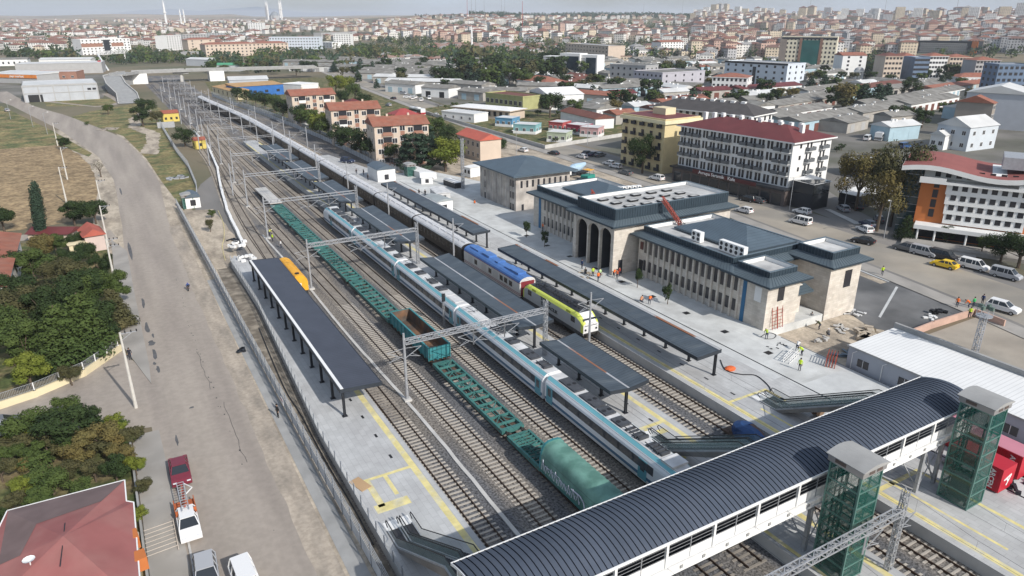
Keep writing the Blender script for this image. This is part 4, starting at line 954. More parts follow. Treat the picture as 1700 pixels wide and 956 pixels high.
def lift_tower(x0, y0, label, W=2.55, D=2.7, ZT=11.75, z0=1.0, scale=1, group='glass lift towers'):
 t = thing('lift_tower', label, 'lift tower', (x0, y0, z0), group=group); H = ZT - z0 - .9
 f = MB()
 for x in (0, W - .14):
  for y in (0, D - .14): f.box(x, x + .14, y, y + .14, 0, H)
 k = 7
 for i in range(k + 1):
  z = .02 + (H - .16) * i / k
  f.box(.14, W - .14, .01, .12, z, z + .13); f.box(.14, W - .14, D - .12, D - .01, z, z + .13); f.box(.01, .12, .14, D - .14, z, z + .13); f.box(W - .12, W - .01, .14, D - .14, z, z + .13)
 f.build('frame', m_tfr, t)
 for (a, b, c, d) in ((.03, .04, .14, D - .14), (W - .04, W - .03, .14, D - .14), (.14, W - .14, .03, .04), (.14, W - .14, D - .04, D - .03)):
  g = MB(); g.box(a, b, c, d, .1, H - .05); g.build('glass_wall', m_tg, t)
 sh = MB()
 for x, y in ((.55, .5), (W - .6, .5), (.55, D - .5), (W - .6, D - .5)): sh.box(x - .05, x + .05, y - .05, y + .05, 0, H - .2)
 for i in range(k): z = H * i / k; sh.box(.5, W - .55, .45, .52, z, z + .08); sh.box(.5, W - .55, D - .52, D - .45, z, z + .08)
 sh.box(W / 2 - .08, W / 2 + .08, D - .5, D - .4, 0, H - .3); sh.build('guide_rails', m_dark, t)
 cb = MB(); cb.box(.6, W - .65, .6, D - .6, .3, 2.5); cb.build('lift_cabin', m_dark, t)
 b = MB(); b.box(-.12, W + .12, -.12, D + .12, H, H + .62, 0); b.build('motor_housing', m_tsteel, t)
 r_ = MB(); n = 8; P = [(-.25 + (W + .5) * i / n, H + .62 + .28 * math.sin(math.pi * i / n)) for i in range(n + 1)] + [(W + .25, H + .56), (-.25, H + .56)]
 r_.extr(P, -.25, D + .25); r_.build('roof', m_concd, t)
 for yy, xx in ((-.14, .6), (-.14, 1.5)):
  v = MB(); v.box(xx, xx + .6, yy - .01, yy + .01, H + .15, H + .45); v.build('vent_grille', M('brown_vent', (.10, .075, .065), .6, var=0), t)
 v = MB(); v.box(-.14, -.12, 1.3, 2.2, H + .15, H + .45); v.build('vent_grille', MATS['brown_vent'], t)
 d = MB(); d.box(W, W + .5, .3, D - .3, 0, 2.4); d.build('door_surround', m_tsteel, t)
 return t
lift_tower(43.3, 24.4, 'green glass lift tower on the middle platform, behind the cropped catenary beam')
lift_tower(60.7, 24.5, 'green glass lift tower on the right platform beside the red containers')
lift_tower(71.3, 181.8, 'short dark green glazed lift box beside the arched hut near the tall grey fence', 2.4, 2.6, 4.6, 0.9, group='short lift boxes')
lift_tower(13.6, 179.3, 'short dark green glazed lift box beside the left road and arched white hut', 2.4, 2.4, 3.4, -.2, group='short lift boxes')
m_egl = M('escalator_glass', (.30, .40, .38), .08, 0, var=0, spec=.5, alpha=.30); m_esc = M('escalator_cladding', (.24, .225, .21), .4, .5, var=.15, scale=.6)
def escalator(xc, label, ylow=47.6):
 t = thing('escalator', label, 'escalator', (xc, ylow, PZ), group='platform escalators')
 Z = 5.7; path = [(0, 0), (-2.2, 0), (-12.0, Z), (-14.2, Z)]        # (y, z) of the step line
 def off(dz, a=0, b=0): return [(y, z + dz) for y, z in path]
 for lane in (-.62, .62):
  st = MB();
  for (y0, z0), (y1, z1) in zip(path, path[1:]):
   k = max(2, int(abs(y1 - y0) / .4))
   for i in range(k):
    ya, yb = y0 + (y1 - y0) * i / k, y0 + (y1 - y0) * (i + 1) / k; z = z0 + (z1 - z0) * (i + .5) / k
    st.box(lane - .42, lane + .42, yb, ya, z - .2, z + .02)
  st.build('steps', M('escalator_steps', (.06, .06, .065), .5, .4, var=.1), t)
  for s in (-1, 1):
   x = lane + s * .5
   hr = MB(); pts = [(x, .0, .45), (x, .42, .72), (x, .3, .98), (x, -.1, 1.02)] + [(x, y, z + 1.0) for y, z in path[1:]] ; pts[-1] = (x, -14.2, Z + 1.0)
   for a, b in zip(pts, pts[1:]): hr.bar(a, b, .045, 6)
   hr.build('handrail', m_black, t)
   g = MB()
   for (y0, z0), (y1, z1) in zip(path, path[1:]): g.add([(x, y0, z0 + .08), (x, y1, z1 + .08), (x, y1, z1 + .96), (x, y0, z0 + .96)], [(0, 1, 2, 3)])
   g.build('balustrade', m_egl, t)
   sk = MB()
   for (y0, z0), (y1, z1) in zip(path, path[1:]):
    v = [(x - .06, y0, z0 - .05), (x + .06, y0, z0 - .05), (x + .06, y0, z0 + .12), (x - .06, y0, z0 + .12), (x - .06, y1, z1 - .05), (x + .06, y1, z1 - .05), (x + .06, y1, z1 + .12), (x - .06, y1, z1 + .12)]
    sk.add(v, [(0, 1, 5, 4), (1, 2, 6, 5), (2, 3, 7, 6), (3, 0, 4, 7)])
   sk.build('skirt', m_galv, t)
 c = MB()
 P = [(0.1, -.0), (-2.3, .0), (-12.05, Z - .02), (-14.2, Z - .02), (-14.2, Z - 1.0), (-11.6, Z - 1.0), (-2.6, -.5 + .35), (-2.0, -.06), (.1, -.06)]
 for x in (-1.22, 1.18): c.extr([(x, 0)] * 0 or [(0, 0)] * 0, 0, 0) if 0 else None
 c.v = [(-1.22, y, z) for y, z in P] + [(1.22, y, z) for y, z in P]; n = len(P)
 c.f = [list(range(n)), list(range(2 * n - 1, n - 1, -1))] + [[i, (i + 1) % n, n + (i + 1) % n, n + i] for i in range(n)]; c.m = [0] * len(c.f)
 c.build('truss_cladding', m_esc, t)
 lp = MB(); lp.box(-1.15, 1.15, 0, 1.2, 0.0, .03); lp.build('landing_plate', m_white, t)
escalator(16.25, 'pair of escalators rising from the left platform to the footbridge end')
escalator(44.2, 'pair of escalators rising from the middle platform, above the blue tarpaulin')
escalator(61.0, 'pair of escalators rising from the station-side platform', 47.2)
# fences
m_fp = M('fence_grey_panel', (.50, .51, .52), .6, .1, var=.12, scale=.8); m_fpost = M('fence_post', (.22, .24, .27), .6, .3, var=.1)
m_mesh = M('fence_mesh', (.42, .44, .46), .6, .2, var=0)
def fence(line, name, label, h, z, step=2.5, solid=(0, .45), bars=3, vstep=.28, maxposts=99, pm=None, panel=True, pw=.05):
 t = thing(name, label, 'fence', (line[0][0], line[0][1], z)); ox, oy = line[0]
 pts = [line[0]]
 for a, b in zip(line, line[1:]):
  k = max(1, int(math.hypot(b[0] - a[0], b[1] - a[1]) / step))
  for i in range(k): pts.append((a[0] + (b[0] - a[0]) * (i + 1) / k, a[1] + (b[1] - a[1]) * (i + 1) / k))
 if panel:
  p = MB()
  for a, b in zip(pts, pts[1:]):
   d = Vector((b[0] - a[0], b[1] - a[1])).normalized() * .06
   A = (a[0] - ox + d.x, a[1] - oy + d.y); B = (b[0] - ox - d.x, b[1] - oy - d.y)
   p.add([(*A, h * solid[0]), (*B, h * solid[0]), (*B, h * solid[1]), (*A, h * solid[1])], [(0, 1, 2, 3)])
  p.build('panel', m_fp, t)
 g = MB()
 for a, b in zip(pts, pts[1:]):
  a, b = (a[0] - ox, a[1] - oy), (b[0] - ox, b[1] - oy)
  for i in range(bars): zz = h * (solid[1] if panel else .12) + (h * .97 - h * (solid[1] if panel else .12)) * (i + .5 * (bars == 1)) / max(1, bars - 1); g.bar((*a, zz), (*b, zz), .02, 4, cap=False)
  if vstep:
   k = int(math.hypot(b[0] - a[0], b[1] - a[1]) / vstep)
   for i in range(1, k): x, y = a[0] + (b[0] - a[0]) * i / k, a[1] + (b[1] - a[1]) * i / k; g.bar((x, y, h * (solid[1] if panel else .1)), (x, y, h * .97), .012, 3, cap=False)
 g.build('mesh_panel', m_mesh, t)
 pp = MB(); pp.box(-pw, pw, -pw, pw, 0, h); me = pp.mesh('post', pm or m_fpost); rest = MB()
 for i, (x, y) in enumerate(pts):
  if i < maxposts: link('post', me, t, (x - ox, y - oy, 0))
  else: rest.box(x - ox - pw, x - ox + pw, y - oy - pw, y - oy + pw, 0, h)
 if rest.v: o = rest.build('posts', pm or m_fpost, t); o['kind'] = 'stuff'
 return t
fence([(13.0, 38), (12.75, 66), (12.6, 100), (12.45, 150), (12.4, 181)], 'security_fence', 'long grey security fence with pale lower panels between the left road and the platform', 2.5, -.21, 2.5, (0.02, .55), 4, .3)
fence([(14.25, 30), (14.3, 66), (16.1, 106), (16.1, 130)], 'platform_railing', 'blue-grey mesh railing along the left edge of the left platform', 1.15, PZ, 2.0, (.05, .1), 2, .22, panel=False)
fence([(17.5, 186), (19.2, 200), (20.8, 232), (20.6, 262), (21.3, 300), (22.0, 334)], 'security_fence', 'grey mesh fence along the asphalt yard and dry grass left of the tracks', 2.4, -.23, 2.6, (.02, .25), 4, .5)
fence([(70.6, 189), (71.0, 222), (70.8, 267), (69.5, 300), (66.5, 350), (62.5, 395), (59, 450)], 'security_fence', 'tall double grey fence curving right of the far tracks in front of the trees', 3.0, -.23, 3.0, (0.02, .55), 4, .6)
fence([(74.2, 189), (75.0, 222), (75.0, 267), (73.5, 305), (70.5, 350), (66.5, 398)], 'security_fence', 'outer grey fence line directly in front of the trees by the apartment blocks', 3.0, -.23, 3.0, (0.02, .35), 3, .8)
mb = MB()
ln = [(20.4, 142), (22.0, 170), (24.8, 198), (28.2, 226), (31.4, 268), (31.8, 310)]; random.seed(4)
for a, b in zip(ln, ln[1:]):
 k = int(math.hypot(b[0] - a[0], b[1] - a[1]) / 1.5); an = math.atan2(b[1] - a[1], b[0] - a[0]) - math.pi / 2
 for i in range(k): mb.obox((a[0] + (b[0] - a[0]) * i / k + random.uniform(-.06, .06), a[1] + (b[1] - a[1]) * i / k, -.25), .55, 1.42, .85, an)
tag(mb.build('retaining_wall', m_white), 'low winding wall of white concrete blocks left of the tracks', 'retaining wall')
# station building
m_trav = None
def stone(name, c1, c2, bw=.9, bh=.35):
 m = mat(name, c1, .85, var=.10, scale=.25, c2=c2, mixs=.5, fine=1.0); n = m.node_tree; L = n.links; b = n.nodes['Principled BSDF']
 u = n.nodes.new('ShaderNodeTexCoord'); s = n.nodes.new('ShaderNodeSeparateXYZ'); L.new(u.outputs['Object'], s.inputs[0])
 ad = n.nodes.new('ShaderNodeMath'); ad.operation = 'ADD'; L.new(s.outputs[0], ad.inputs[0]); L.new(s.outputs[1], ad.inputs[1])
 cb = n.nodes.new('ShaderNodeCombineXYZ'); L.new(ad.outputs[0], cb.inputs[0]); L.new(s.outputs[2], cb.inputs[1])
 br = n.nodes.new('ShaderNodeTexBrick'); br.inputs['Scale'].default_value = 1; br.inputs['Brick Width'].default_value = bw; br.inputs['Row Height'].default_value = bh; br.inputs['Mortar Size'].default_value = .012
 br.inputs['Color1'].default_value = (1, 1, 1, 1); br.inputs['Color2'].default_value = (.86, .84, .82, 1); br.inputs['Mortar'].default_value = (.75, .75, .75, 1); L.new(cb.outputs[0], br.inputs['Vector'])
 mm = n.nodes.new('ShaderNodeMixRGB'); mm.blend_type = 'MULTIPLY'; mm.inputs[0].default_value = 1
 L.new(b.inputs['Base Color'].links[0].from_socket, mm.inputs[1]); L.new(br.outputs['Color'], mm.inputs[2]); L.new(mm.outputs[0], b.inputs['Base Color']); return m
m_trav = stone('travertine', (.62, .575, .51), (.52, .48, .43))
m_smet = stripes(M('roof_skirt_metal', (.085, .115, .135), .5, .3, var=.1, scale=.5), 1, .5, .05, .5)
m_smet2 = M('parapet_metal', (.040, .06, .078), .5, .3, var=.1)
m_flat = M('flat_roof_screed', (.47, .47, .46), .9, var=.1, scale=.15, c2=(.36, .36, .355), mixs=.25, fine=.8, finec=.1)
m_win = M('window_dark', (.03, .03, .035), .2, 0, var=0, spec=.5)
S = thing('station_building', 'new stone railway station with three tall arches and dark metal roof edges', 'railway station', (71, 60.7, PZ))
def sb(x0, x1, y0, y1, z0, z1, name='wall', m=None):
 b = MB(); b.box(x0 - 71, x1 - 71, y0 - 60.7, y1 - 60.7, z0 - PZ - 1.3, z1 - PZ); return b.build(name, m or m_trav, S)
def skirt(x0, x1, y0, y1, ze, ov, zt, sides='FLRB', inset=.45, ptop=None):
 b = MB(); X0, X1, Y0, Y1 = x0 - 71, x1 - 71, y0 - 60.7, y1 - 60.7; z = ze - PZ
 o = [(X0 - ov, Y0 - ov), (X1 + ov, Y0 - ov), (X1 + ov, Y1 + ov), (X0 - ov, Y1 + ov)]; i_ = [(X0 + inset, Y0 + inset), (X1 - inset, Y0 + inset), (X1 - inset, Y1 - inset), (X0 + inset, Y1 - inset)]
 for k in range(4):
  a, c, d, e = o[k], o[(k + 1) % 4], i_[(k + 1) % 4], i_[k]
  b.add([(*a, z), (*c, z), (*d, z + .6), (*e, z + .6)], [(0, 1, 2, 3)]); b.add([(*a, z - .28), (*c, z - .28), (*c, z + .002), (*a, z + .002)], [(0, 1, 2, 3)], 1); b.add([(*a, z - .28), (*c, z - .28), (*d, z - .28), (*e, z - .28)], [(3, 2, 1, 0)], 1)
 for k in range(4):
  a, c, d, e = Vector(o[k]), Vector(o[(k + 1) % 4]), Vector(i_[(k + 1) % 4]), Vector(i_[k]); m_ = int((c - a).length / .6)
  for j in range(1, m_): p_, q_ = a.lerp(c, j / m_), e.lerp(d, j / m_); b.bar((*p_, z + .01), (*q_, z + .61), .03, 3, mi=1, cap=False)
 b.build('roof_skirt', [M('skirt_metal', (.105, .135, .155), .5, .3, var=.1, scale=.4), m_smet2], S)
 p = MB(); pt = zt - PZ
 for k in range(4):
  a, c = i_[k], i_[(k + 1) % 4]; d = Vector((c[0] - a[0], c[1] - a[1])).normalized(); n_ = Vector((d.y, -d.x)) * .0
  q = (Vector(a) - Vector(i_[(k + 2) % 4])).normalized()
  p.add([(*a, z + .5), (*c, z + .5), (*c, pt), (*a, pt)], [(0, 1, 2, 3)])
  L_ = (Vector(c) - Vector(a)).length; m_ = int(L_ / .55)
  nn = Vector((d.y, -d.x))
  for j in range(m_):
   s_ = Vector(a) + d * (j + .5) * L_ / m_; w_ = nn * .07
   p.add([(s_.x, s_.y, z + .6), (s_.x + w_.x, s_.y + w_.y, z + .6), (s_.x + w_.x, s_.y + w_.y, pt), (s_.x, s_.y, pt)], [(0, 1, 2, 3)], 1)
 th = .35
 Xa, Xb, Ya_, Yb_ = i_[0][0], i_[1][0], i_[0][1], i_[2][1]
 for bx in ((Xa - .02, Xb + .02, Ya_ - .02, Ya_ + th), (Xa - .02, Xb + .02, Yb_ - th, Yb_ + .02), (Xa - .02, Xa + th, Ya_ + th, Yb_ - th), (Xb - th, Xb + .02, Ya_ + th, Yb_ - th)):
  p.box(*bx, pt - .04, pt + .03, 1)
 for bx in ((Xa + .02, Xb - .02, Ya_ + .02, Ya_ + th - .03), (Xa + .02, Xb - .02, Yb_ - th + .03, Yb_ - .02), (Xa + .02, Xa + th - .03, Ya_ + th, Yb_ - th), (Xb - th + .03, Xb - .02, Ya_ + th, Yb_ - th)):
  p.box(*bx, pt - .9, pt - .045, 2)
 p.build('parapet', [m_smet2, M('parapet_seam', (.13, .17, .20), .5, .3, var=.05), m_white], S)
 f = MB(); f.box(Xa + .1, Xb - .1, Ya_ + .1, Yb_ - .1, pt - .75, pt - .62); return f.build('flat_roof', m_flat, S)
# wings
sb(75.5, 82, 60.7, 67.2, 1, 8.1); skirt(75.5, 82, 60.7, 67.4, 8.02, 1.2, 9.45)
sb(75.55, 92, 66.9, 88.2, 1, 8.2); skirt(75.5, 92, 67.4, 88.2, 8.1, 1.15, 9.6)
sb(76.0, 92.5, 101.6, 123.0, 1, 8.2); skirt(76.0, 92.5, 101.6, 123.0, 8.1, 1.2, 9.6)
# tower block at the street corner
sb(88.6, 95.4, 58.9 + 1.8, 66.5, 1, 8.5) if 0 else sb(88.4, 95.4, 60.6, 67.5, 1, 8.6); skirt(88.4, 95.4, 60.6, 67.5, 8.55, 1.1, 10.2, inset=.4)
# pilasters and windows
pil = MB(); pil.box(-.22, 0, -.16, .16, 0, 7.1); pilm = pil.mesh('pilaster', m_trav)
wU = MB(); wU.box(-.02, .05, -.36, .36, 4.2, 6.7); wUm = wU.mesh('tall_window', m_win)
wL = MB(); wL.box(-.02, .05, -.36, .36, 1.1, 2.9); wLm = wL.mesh('low_window', m_win)
for k in range(16):
 y = 66.4 + k * 1.33; o = link('pilaster', pilm, S, (75.5 - 71, y - .66 - 60.7, 0)); link('tall_window', wUm, S, (75.49 - 71, y - 60.7, 0)); link('low_window', wLm, S, (75.49 - 71, y - 60.7, 0))
for k in range(11):
 y = 104.0 + k * 1.45; link('pilaster', pilm, S, (76 - 71, y - .72 - 60.7, 0)); link('tall_window', wUm, S, (75.99 - 71, y - 60.7, 0)); link('low_window', wLm, S, (75.99 - 71, y - 60.7, 0))
m_bluep = M('blue_vertical_panel', (.025, .13, .26), .5, var=.1)
b = MB(); b.box(4.42, 4.5, 3.7, 4.35, 0, 7.1); b.build('blue_panel', m_bluep, S)
b = MB(); b.box(4.92, 5.0, 59.4, 60.2, 0, 7.1); b.build('blue_panel', m_bluep, S)
b = MB(); b.box(4.44, 4.52, 1.0, 2.2, 3.9, 6.1); b.build('opening_frame', m_white, S)
b = MB(); b.box(6.6, 7.9, -.03, .1, 4.0, 6.3); b.build('end_window', m_win, S)
b = MB(); b.box(20.8, 22.4, -.13, .1, 3.4, 6.1, 0); b.build('end_window', m_win, S)
b = MB(); b.box(11.0, 14.6, 2.2, 6.3, 0, 4.4); b.build('entrance_lobby_wall', m_trav, S)
b = MB(); b.box(11.3, 12.7, 2.12, 2.2, 0, 2.7); b.build('entrance_door', m_win, S)
b = MB(); b.box(15.3, 16.5, 6.1, 6.2, 0, 2.7); b.build('entrance_door', m_win, S)
b = MB(); b.add([(10.9, .9, 3.7), (15.6, .9, 3.7), (15.4, 2.5, 4.4), (11, 2.5, 4.4), (10.9, .9, 3.45), (15.6, .9, 3.45), (15.4, 2.5, 3.9), (11, 2.5, 3.9)], [(0, 1, 2, 3), (7, 6, 5, 4), (0, 4, 5, 1), (1, 5, 6, 2), (0, 3, 7, 4)]); b.build('entrance_canopy', m_smet, S)
# hall
HX, HY0, HY1 = 71.2, 89.6, 101.5
sb(75.0, 98, HY0, HY1, 1, 9.95); skirt(HX, 98, HY0, HY1, 9.85, 1.05, 12.3, inset=.45)
sb(HX, 75.0, HY0, HY0 + .55, 1, 9.9); sb(HX, 75.0, HY1 - .55, HY1, 1, 9.9)
b = MB(); n = 10; X0, X1 = HX - 71, HX + .55 - 71
cs = [(HY0 + .75 + 1.55 + i * (3.1 + .35)) - 60.7 for i in range(3)]
b.box(X0, X1, HY0 + .55 - 60.7, HY0 + .76 - 60.7, 0, 8.9)
b.box(X0, X1, HY1 - .95 - 60.7, HY1 - .55 - 60.7, 0, 8.9)
for i, c in enumerate(cs):
 r = 1.55; zs, za = 6.55, 7.75
 for k in range(n):
  a0, a1 = math.pi * k / n, math.pi * (k + 1) / n; y0, y1 = c - r * math.cos(a0), c - r * math.cos(a1); z0, z1 = zs + (za - zs) * math.sin(a0), zs + (za - zs) * math.sin(a1)
  v = [(X0, y0, z0), (X0, y1, z1), (X0, y1, 8.9), (X0, y0, 8.9), (X1, y0, z0), (X1, y1, z1), (X1, y1, 8.9), (X1, y0, 8.9)]
  b.add(v, [(0, 3, 2, 1), (4, 5, 6, 7), (0, 1, 5, 4)])
 if i < 2: b.box(X0, X1, c + r, c + r + .35, 0, 8.9)
b.build('arched_front', m_trav, S)
m_fin = M('dark_portal_fin', (.04, .042, .05), .4, .2, var=.15)
for i, c in enumerate(cs):
 f = MB(); f.box(X0 + .56, X0 + 2.3, c + 1.55 - .08, c + 1.6, 0, 8.2); f.build('portal_fin', m_fin, S)
 g = MB(); g.box(3.85, 3.97, c - 1.45, c + 1.45, .1, 3.0); g.box(3.85, 3.97, c - 1.45, c + 1.45, 3.6, 7.6); g.build('portal_glazing', m_win, S)
b = MB(); b.box(.6, 4.0, HY0 + .55 - 60.7, HY1 - .55 - 60.7, 8.3, 8.5); b.build('portal_ceiling', m_fin, S)
for s, yy in (('TCDD', 37.9), ('ED\u0130RNE', 34.75), ('GAR', 31.7)): text(s, .78, m_dark, (X0 - .01, yy, 8.35), (R(90), 0, R(-90)), S, 1.25, .02)
for yy in (40.0, 29.6):
 e = MB()
 for s in (-1, 1):
  for k in range(3): e.add([(X0 - .03, yy, 8.2 - k * .1), (X0 - .03, yy + s * (.75 - k * .15), 8.62 - k * .18), (X0 - .03, yy + s * (.6 - k * .12), 8.46 - k * .18), (X0 - .03, yy, 8.06 - k * .06)], [(0, 1, 2, 3)])
 e.bar((X0 - .05, yy, 8.15), (X0, yy, 8.15), .16, 10); e.build('winged_emblem', m_dark, S)
b = MB(); b.box(1.4, 2.3, HY0 - 60.7 - .03, HY0 - 60.7 + .02, .0, 2.5); b.build('side_door', m_fin, S)
b = MB(); b.box(4.42, 4.52, 26.2, 27.1, .0, 2.7); b.build('side_door', m_black, S)
b = MB(); b.box(4.4, 4.52, 26.3, 27.0, 4.6, 5.9); b.build('side_window', M('dark_red_frame', (.10, .035, .03), .6), S)
# hipped inner roofs
def hip(x0, x1, y0, y1, z, h, name='hipped_roof', m=None, par=None, ox=71, oy=60.7, oz=PZ):
 b = MB(); x0, x1, y0, y1, z = x0 - ox, x1 - ox, y0 - oy, y1 - oy, z - oz; w_, d = x1 - x0, y1 - y0; r = min(w_, d) / 2
 A = [(x0, y0, z), (x1, y0, z), (x1, y1, z), (x0, y1, z)]
 if w_ >= d: P, Q = (x0 + r, (y0 + y1) / 2, z + h), (x1 - r, (y0 + y1) / 2, z + h); b.add(A + [P, Q], [(0, 1, 5, 4), (1, 2, 5), (2, 3, 4, 5), (3, 0, 4)])
 else: P, Q = ((x0 + x1) / 2, y0 + r, z + h), ((x0 + x1) / 2, y1 - r, z + h); b.add(A + [P, Q], [(0, 1, 4), (1, 2, 5, 4), (2, 3, 5), (3, 0, 4, 5)])
 b.box(x0 - .05, x1 + .05, y0 - .05, y1 + .05, z - .3, z - .01); return b.build(name, m or m_hip, par or S)
m_hip = stripes(M('hip_roof_metal', (.10, .135, .165), .5, .3, var=.1, scale=.4), 1, .6, .06, .6)
hip(80.2, 91.0, 69.2, 85.0, 9.5, 2.0); hip(80.5, 90.5, 105, 119, 9.5, 1.8)
# skylights
sk = MB(); sk.box(-.85, .85, -.5, .5, 0, .42); sk.box(-.95, .95, -.6, .6, .42, .5); skm = sk.mesh('skylight', m_black); sk2 = MB(); sk2.box(-.7, .7, -.38, .38, .5, .52); sk2m = sk2.mesh('skylight_cover', m_flat)
for r_ in range(3):
 for c_ in range(5):
  o = link('skylight', skm, S, (75.2 + c_ * 3.7 + (0, .6, 1.2)[r_] - 71, (98.3, 95.3, 92.4)[r_] - 60.7, 10.46)); link('skylight_cover', sk2m, o, (0, 0, 0))
# AC units on the roof
def ac(x, y, z, n, label, ang=0):
 t = thing('air_conditioner', label, 'air conditioner', (x, y, z), ang, 'rooftop air conditioners')
 b = MB(); b.box(0, .95, 0, .8, .1, 1.75); b.build('casing', m_white, t)
 for zz in (.6, 1.3): f = MB(); f.bar((.47, -.02, zz), (.47, 0, zz), .3, 12); f.build('fan', m_dark, t)
for i, (x, y) in enumerate(((78.2, 78.9), (78.2, 77.9), (78.2, 73.0), (78.2, 72.0), (78.2, 71.0), (78.2, 70.0), (78.2, 69.0), (78.2, 68.0))[:7]):
 ac(x, y, 8.98, 1, 'white rooftop air conditioner on the right wing, %s' % ('left one of the separate pair', 'right one of the separate pair', 'first in the row of six', 'second in the row of six', 'third in the row of six', 'fourth in the row of six', 'fifth in the row of six', 'last in the row of six')[i].replace('six', 'five'), R(-90))
for i in range(5): ac(86.5 + i * 1.1, 108.5 - i * .2, 8.98, 1, 'white rooftop air conditioner on the left wing, %s in the row of five' % ('first', 'second', 'third', 'fourth', 'fifth')[i])
m_redst = M('red_scaffold', (.30, .07, .05), .7, var=.2, scale=2)
def truss(p, q, label):
 t = thing('conveyor_hoist', label, 'hoist', p); b = MB(); q = Vector(q) - Vector(p); lattice(b, (0, 0, 0), q, .7, .6, 11, .05); b.build('lattice_boom', m_redst, t)
 w_ = MB(); w_.bar((-.5, -.5, .3), (.5, -.5, .3), .06); w_.bar((-.6, -.4, 0), (0, 0, .9), .05); w_.bar((.6, -.4, 0), (0, 0, .9), .05); w_.build('base_frame', m_dark, t)
truss((82.8, 86.2, 9.1), (81.2, 89.6, 13.2), 'red lattice hoist leaning on the hall parapet above the right wing roof')
truss((77.8, 101.7, 9.6), (76.3, 103.4, 12.2), 'small red lattice hoist behind the hall parapet on the left wing')
# second stone building with hipped roof
B2 = thing('stone_annex', 'square stone building with streaked walls and a blue-grey hipped roof left of the station', 'stone building', (78.4, 134.6, -.2))
m_trav2 = stone('travertine_stained', (.52, .48, .44), (.33, .31, .29), .8, 1.8)
b = MB(); b.box(0, 14.6, 0, 17.4, 0, 9.1); b.build('wall', m_trav2, B2)
hip(77.1, 94.3, 133.3, 153.3, 9.25, 2.3, 'roof', m_hip, B2, 78.4, 134.6, -.2)
for k in range(9):
 b = MB(); b.box(1.2 + k * 1.5, 1.75 + k * 1.5, -.03, .05, 6.4, 8.0); b.build('window', m_win, B2)
wv = MB(); wv.box(-.03, .05, -.35, .35, 0, 1.5); wvm = wv.mesh('window', m_win)
for z in (1.2, 3.9, 6.6):
 for yy in (1.2, 2.3, 14.8): link('window', wvm, B2, (0, yy, z))
for k in range(14): b = MB(); b.box(-.09, 0, .35 + k * 1.25, .55 + k * 1.25, 0, 9.05); b.build('wall_rib', m_trav2, B2)
for k in range(4): b = MB(); b.box(1.5 + k * 3.4, 2.1 + k * 3.4, -.03, .05, 1.2, 2.6); b.build('window', m_win, B2)
# vehicles
def paint(name, c): return mat('paint_' + name, c, .3, .0, var=0, spec=.6)
P_ = dict(white=(.70, .70, .70), silver=(.36, .37, .39), black=(.02, .02, .024), grey=(.12, .125, .13), blue=(.03, .09, .24), navy=(.02, .03, .07), red=(.35, .02, .03), maroon=(.16, .02, .035), yellow=(.75, .50, .02), green=(.05, .20, .08), ltblue=(.08, .28, .45))
PROF = {  # lower body outline (x,z) with x forward; greenhouse outline
 'hatch': (4.1, 1.72, [(-2.0, .35), (-2.03, .8), (-1.9, .98), (.95, .98), (1.75, .82), (2.03, .66), (2.03, .35)], [(-1.88, .96), (-1.55, 1.46), (.15, 1.48), (.95, .97)]),
 'sedan': (4.5, 1.78, [(-2.2, .35), (-2.24, .8), (-2.1, .96), (-1.5, 1.0), (1.0, .97), (1.9, .82), (2.22, .64), (2.22, .35)], [(-1.75, .97), (-1.1, 1.42), (.25, 1.43), (1.05, .96)]),
 'suv': (4.5, 1.84, [(-2.2, .4), (-2.23, .9), (-2.15, 1.08), (1.0, 1.08), (1.85, .96), (2.2, .75), (2.2, .4)], [(-2.1, 1.06), (-1.8, 1.66), (.25, 1.68), (1.05, 1.07)]),
 'van': (4.7, 1.85, [(-2.3, .38), (-2.33, 1.0), (-2.3, 1.12), (1.35, 1.1), (2.05, .92), (2.3, .7), (2.3, .38)], [(-2.28, 1.1), (-2.2, 1.82), (.7, 1.84), (1.45, 1.09)]),
 'minibus': (5.3, 2.0, [(-2.6, .4), (-2.64, 1.1), (-2.6, 1.22), (1.8, 1.2), (2.4, 1.0), (2.6, .75), (2.6, .4)], [(-2.6, 1.2), (-2.54, 2.05), (1.0, 2.08), (1.9, 1.19)]),
}
CARP = {}
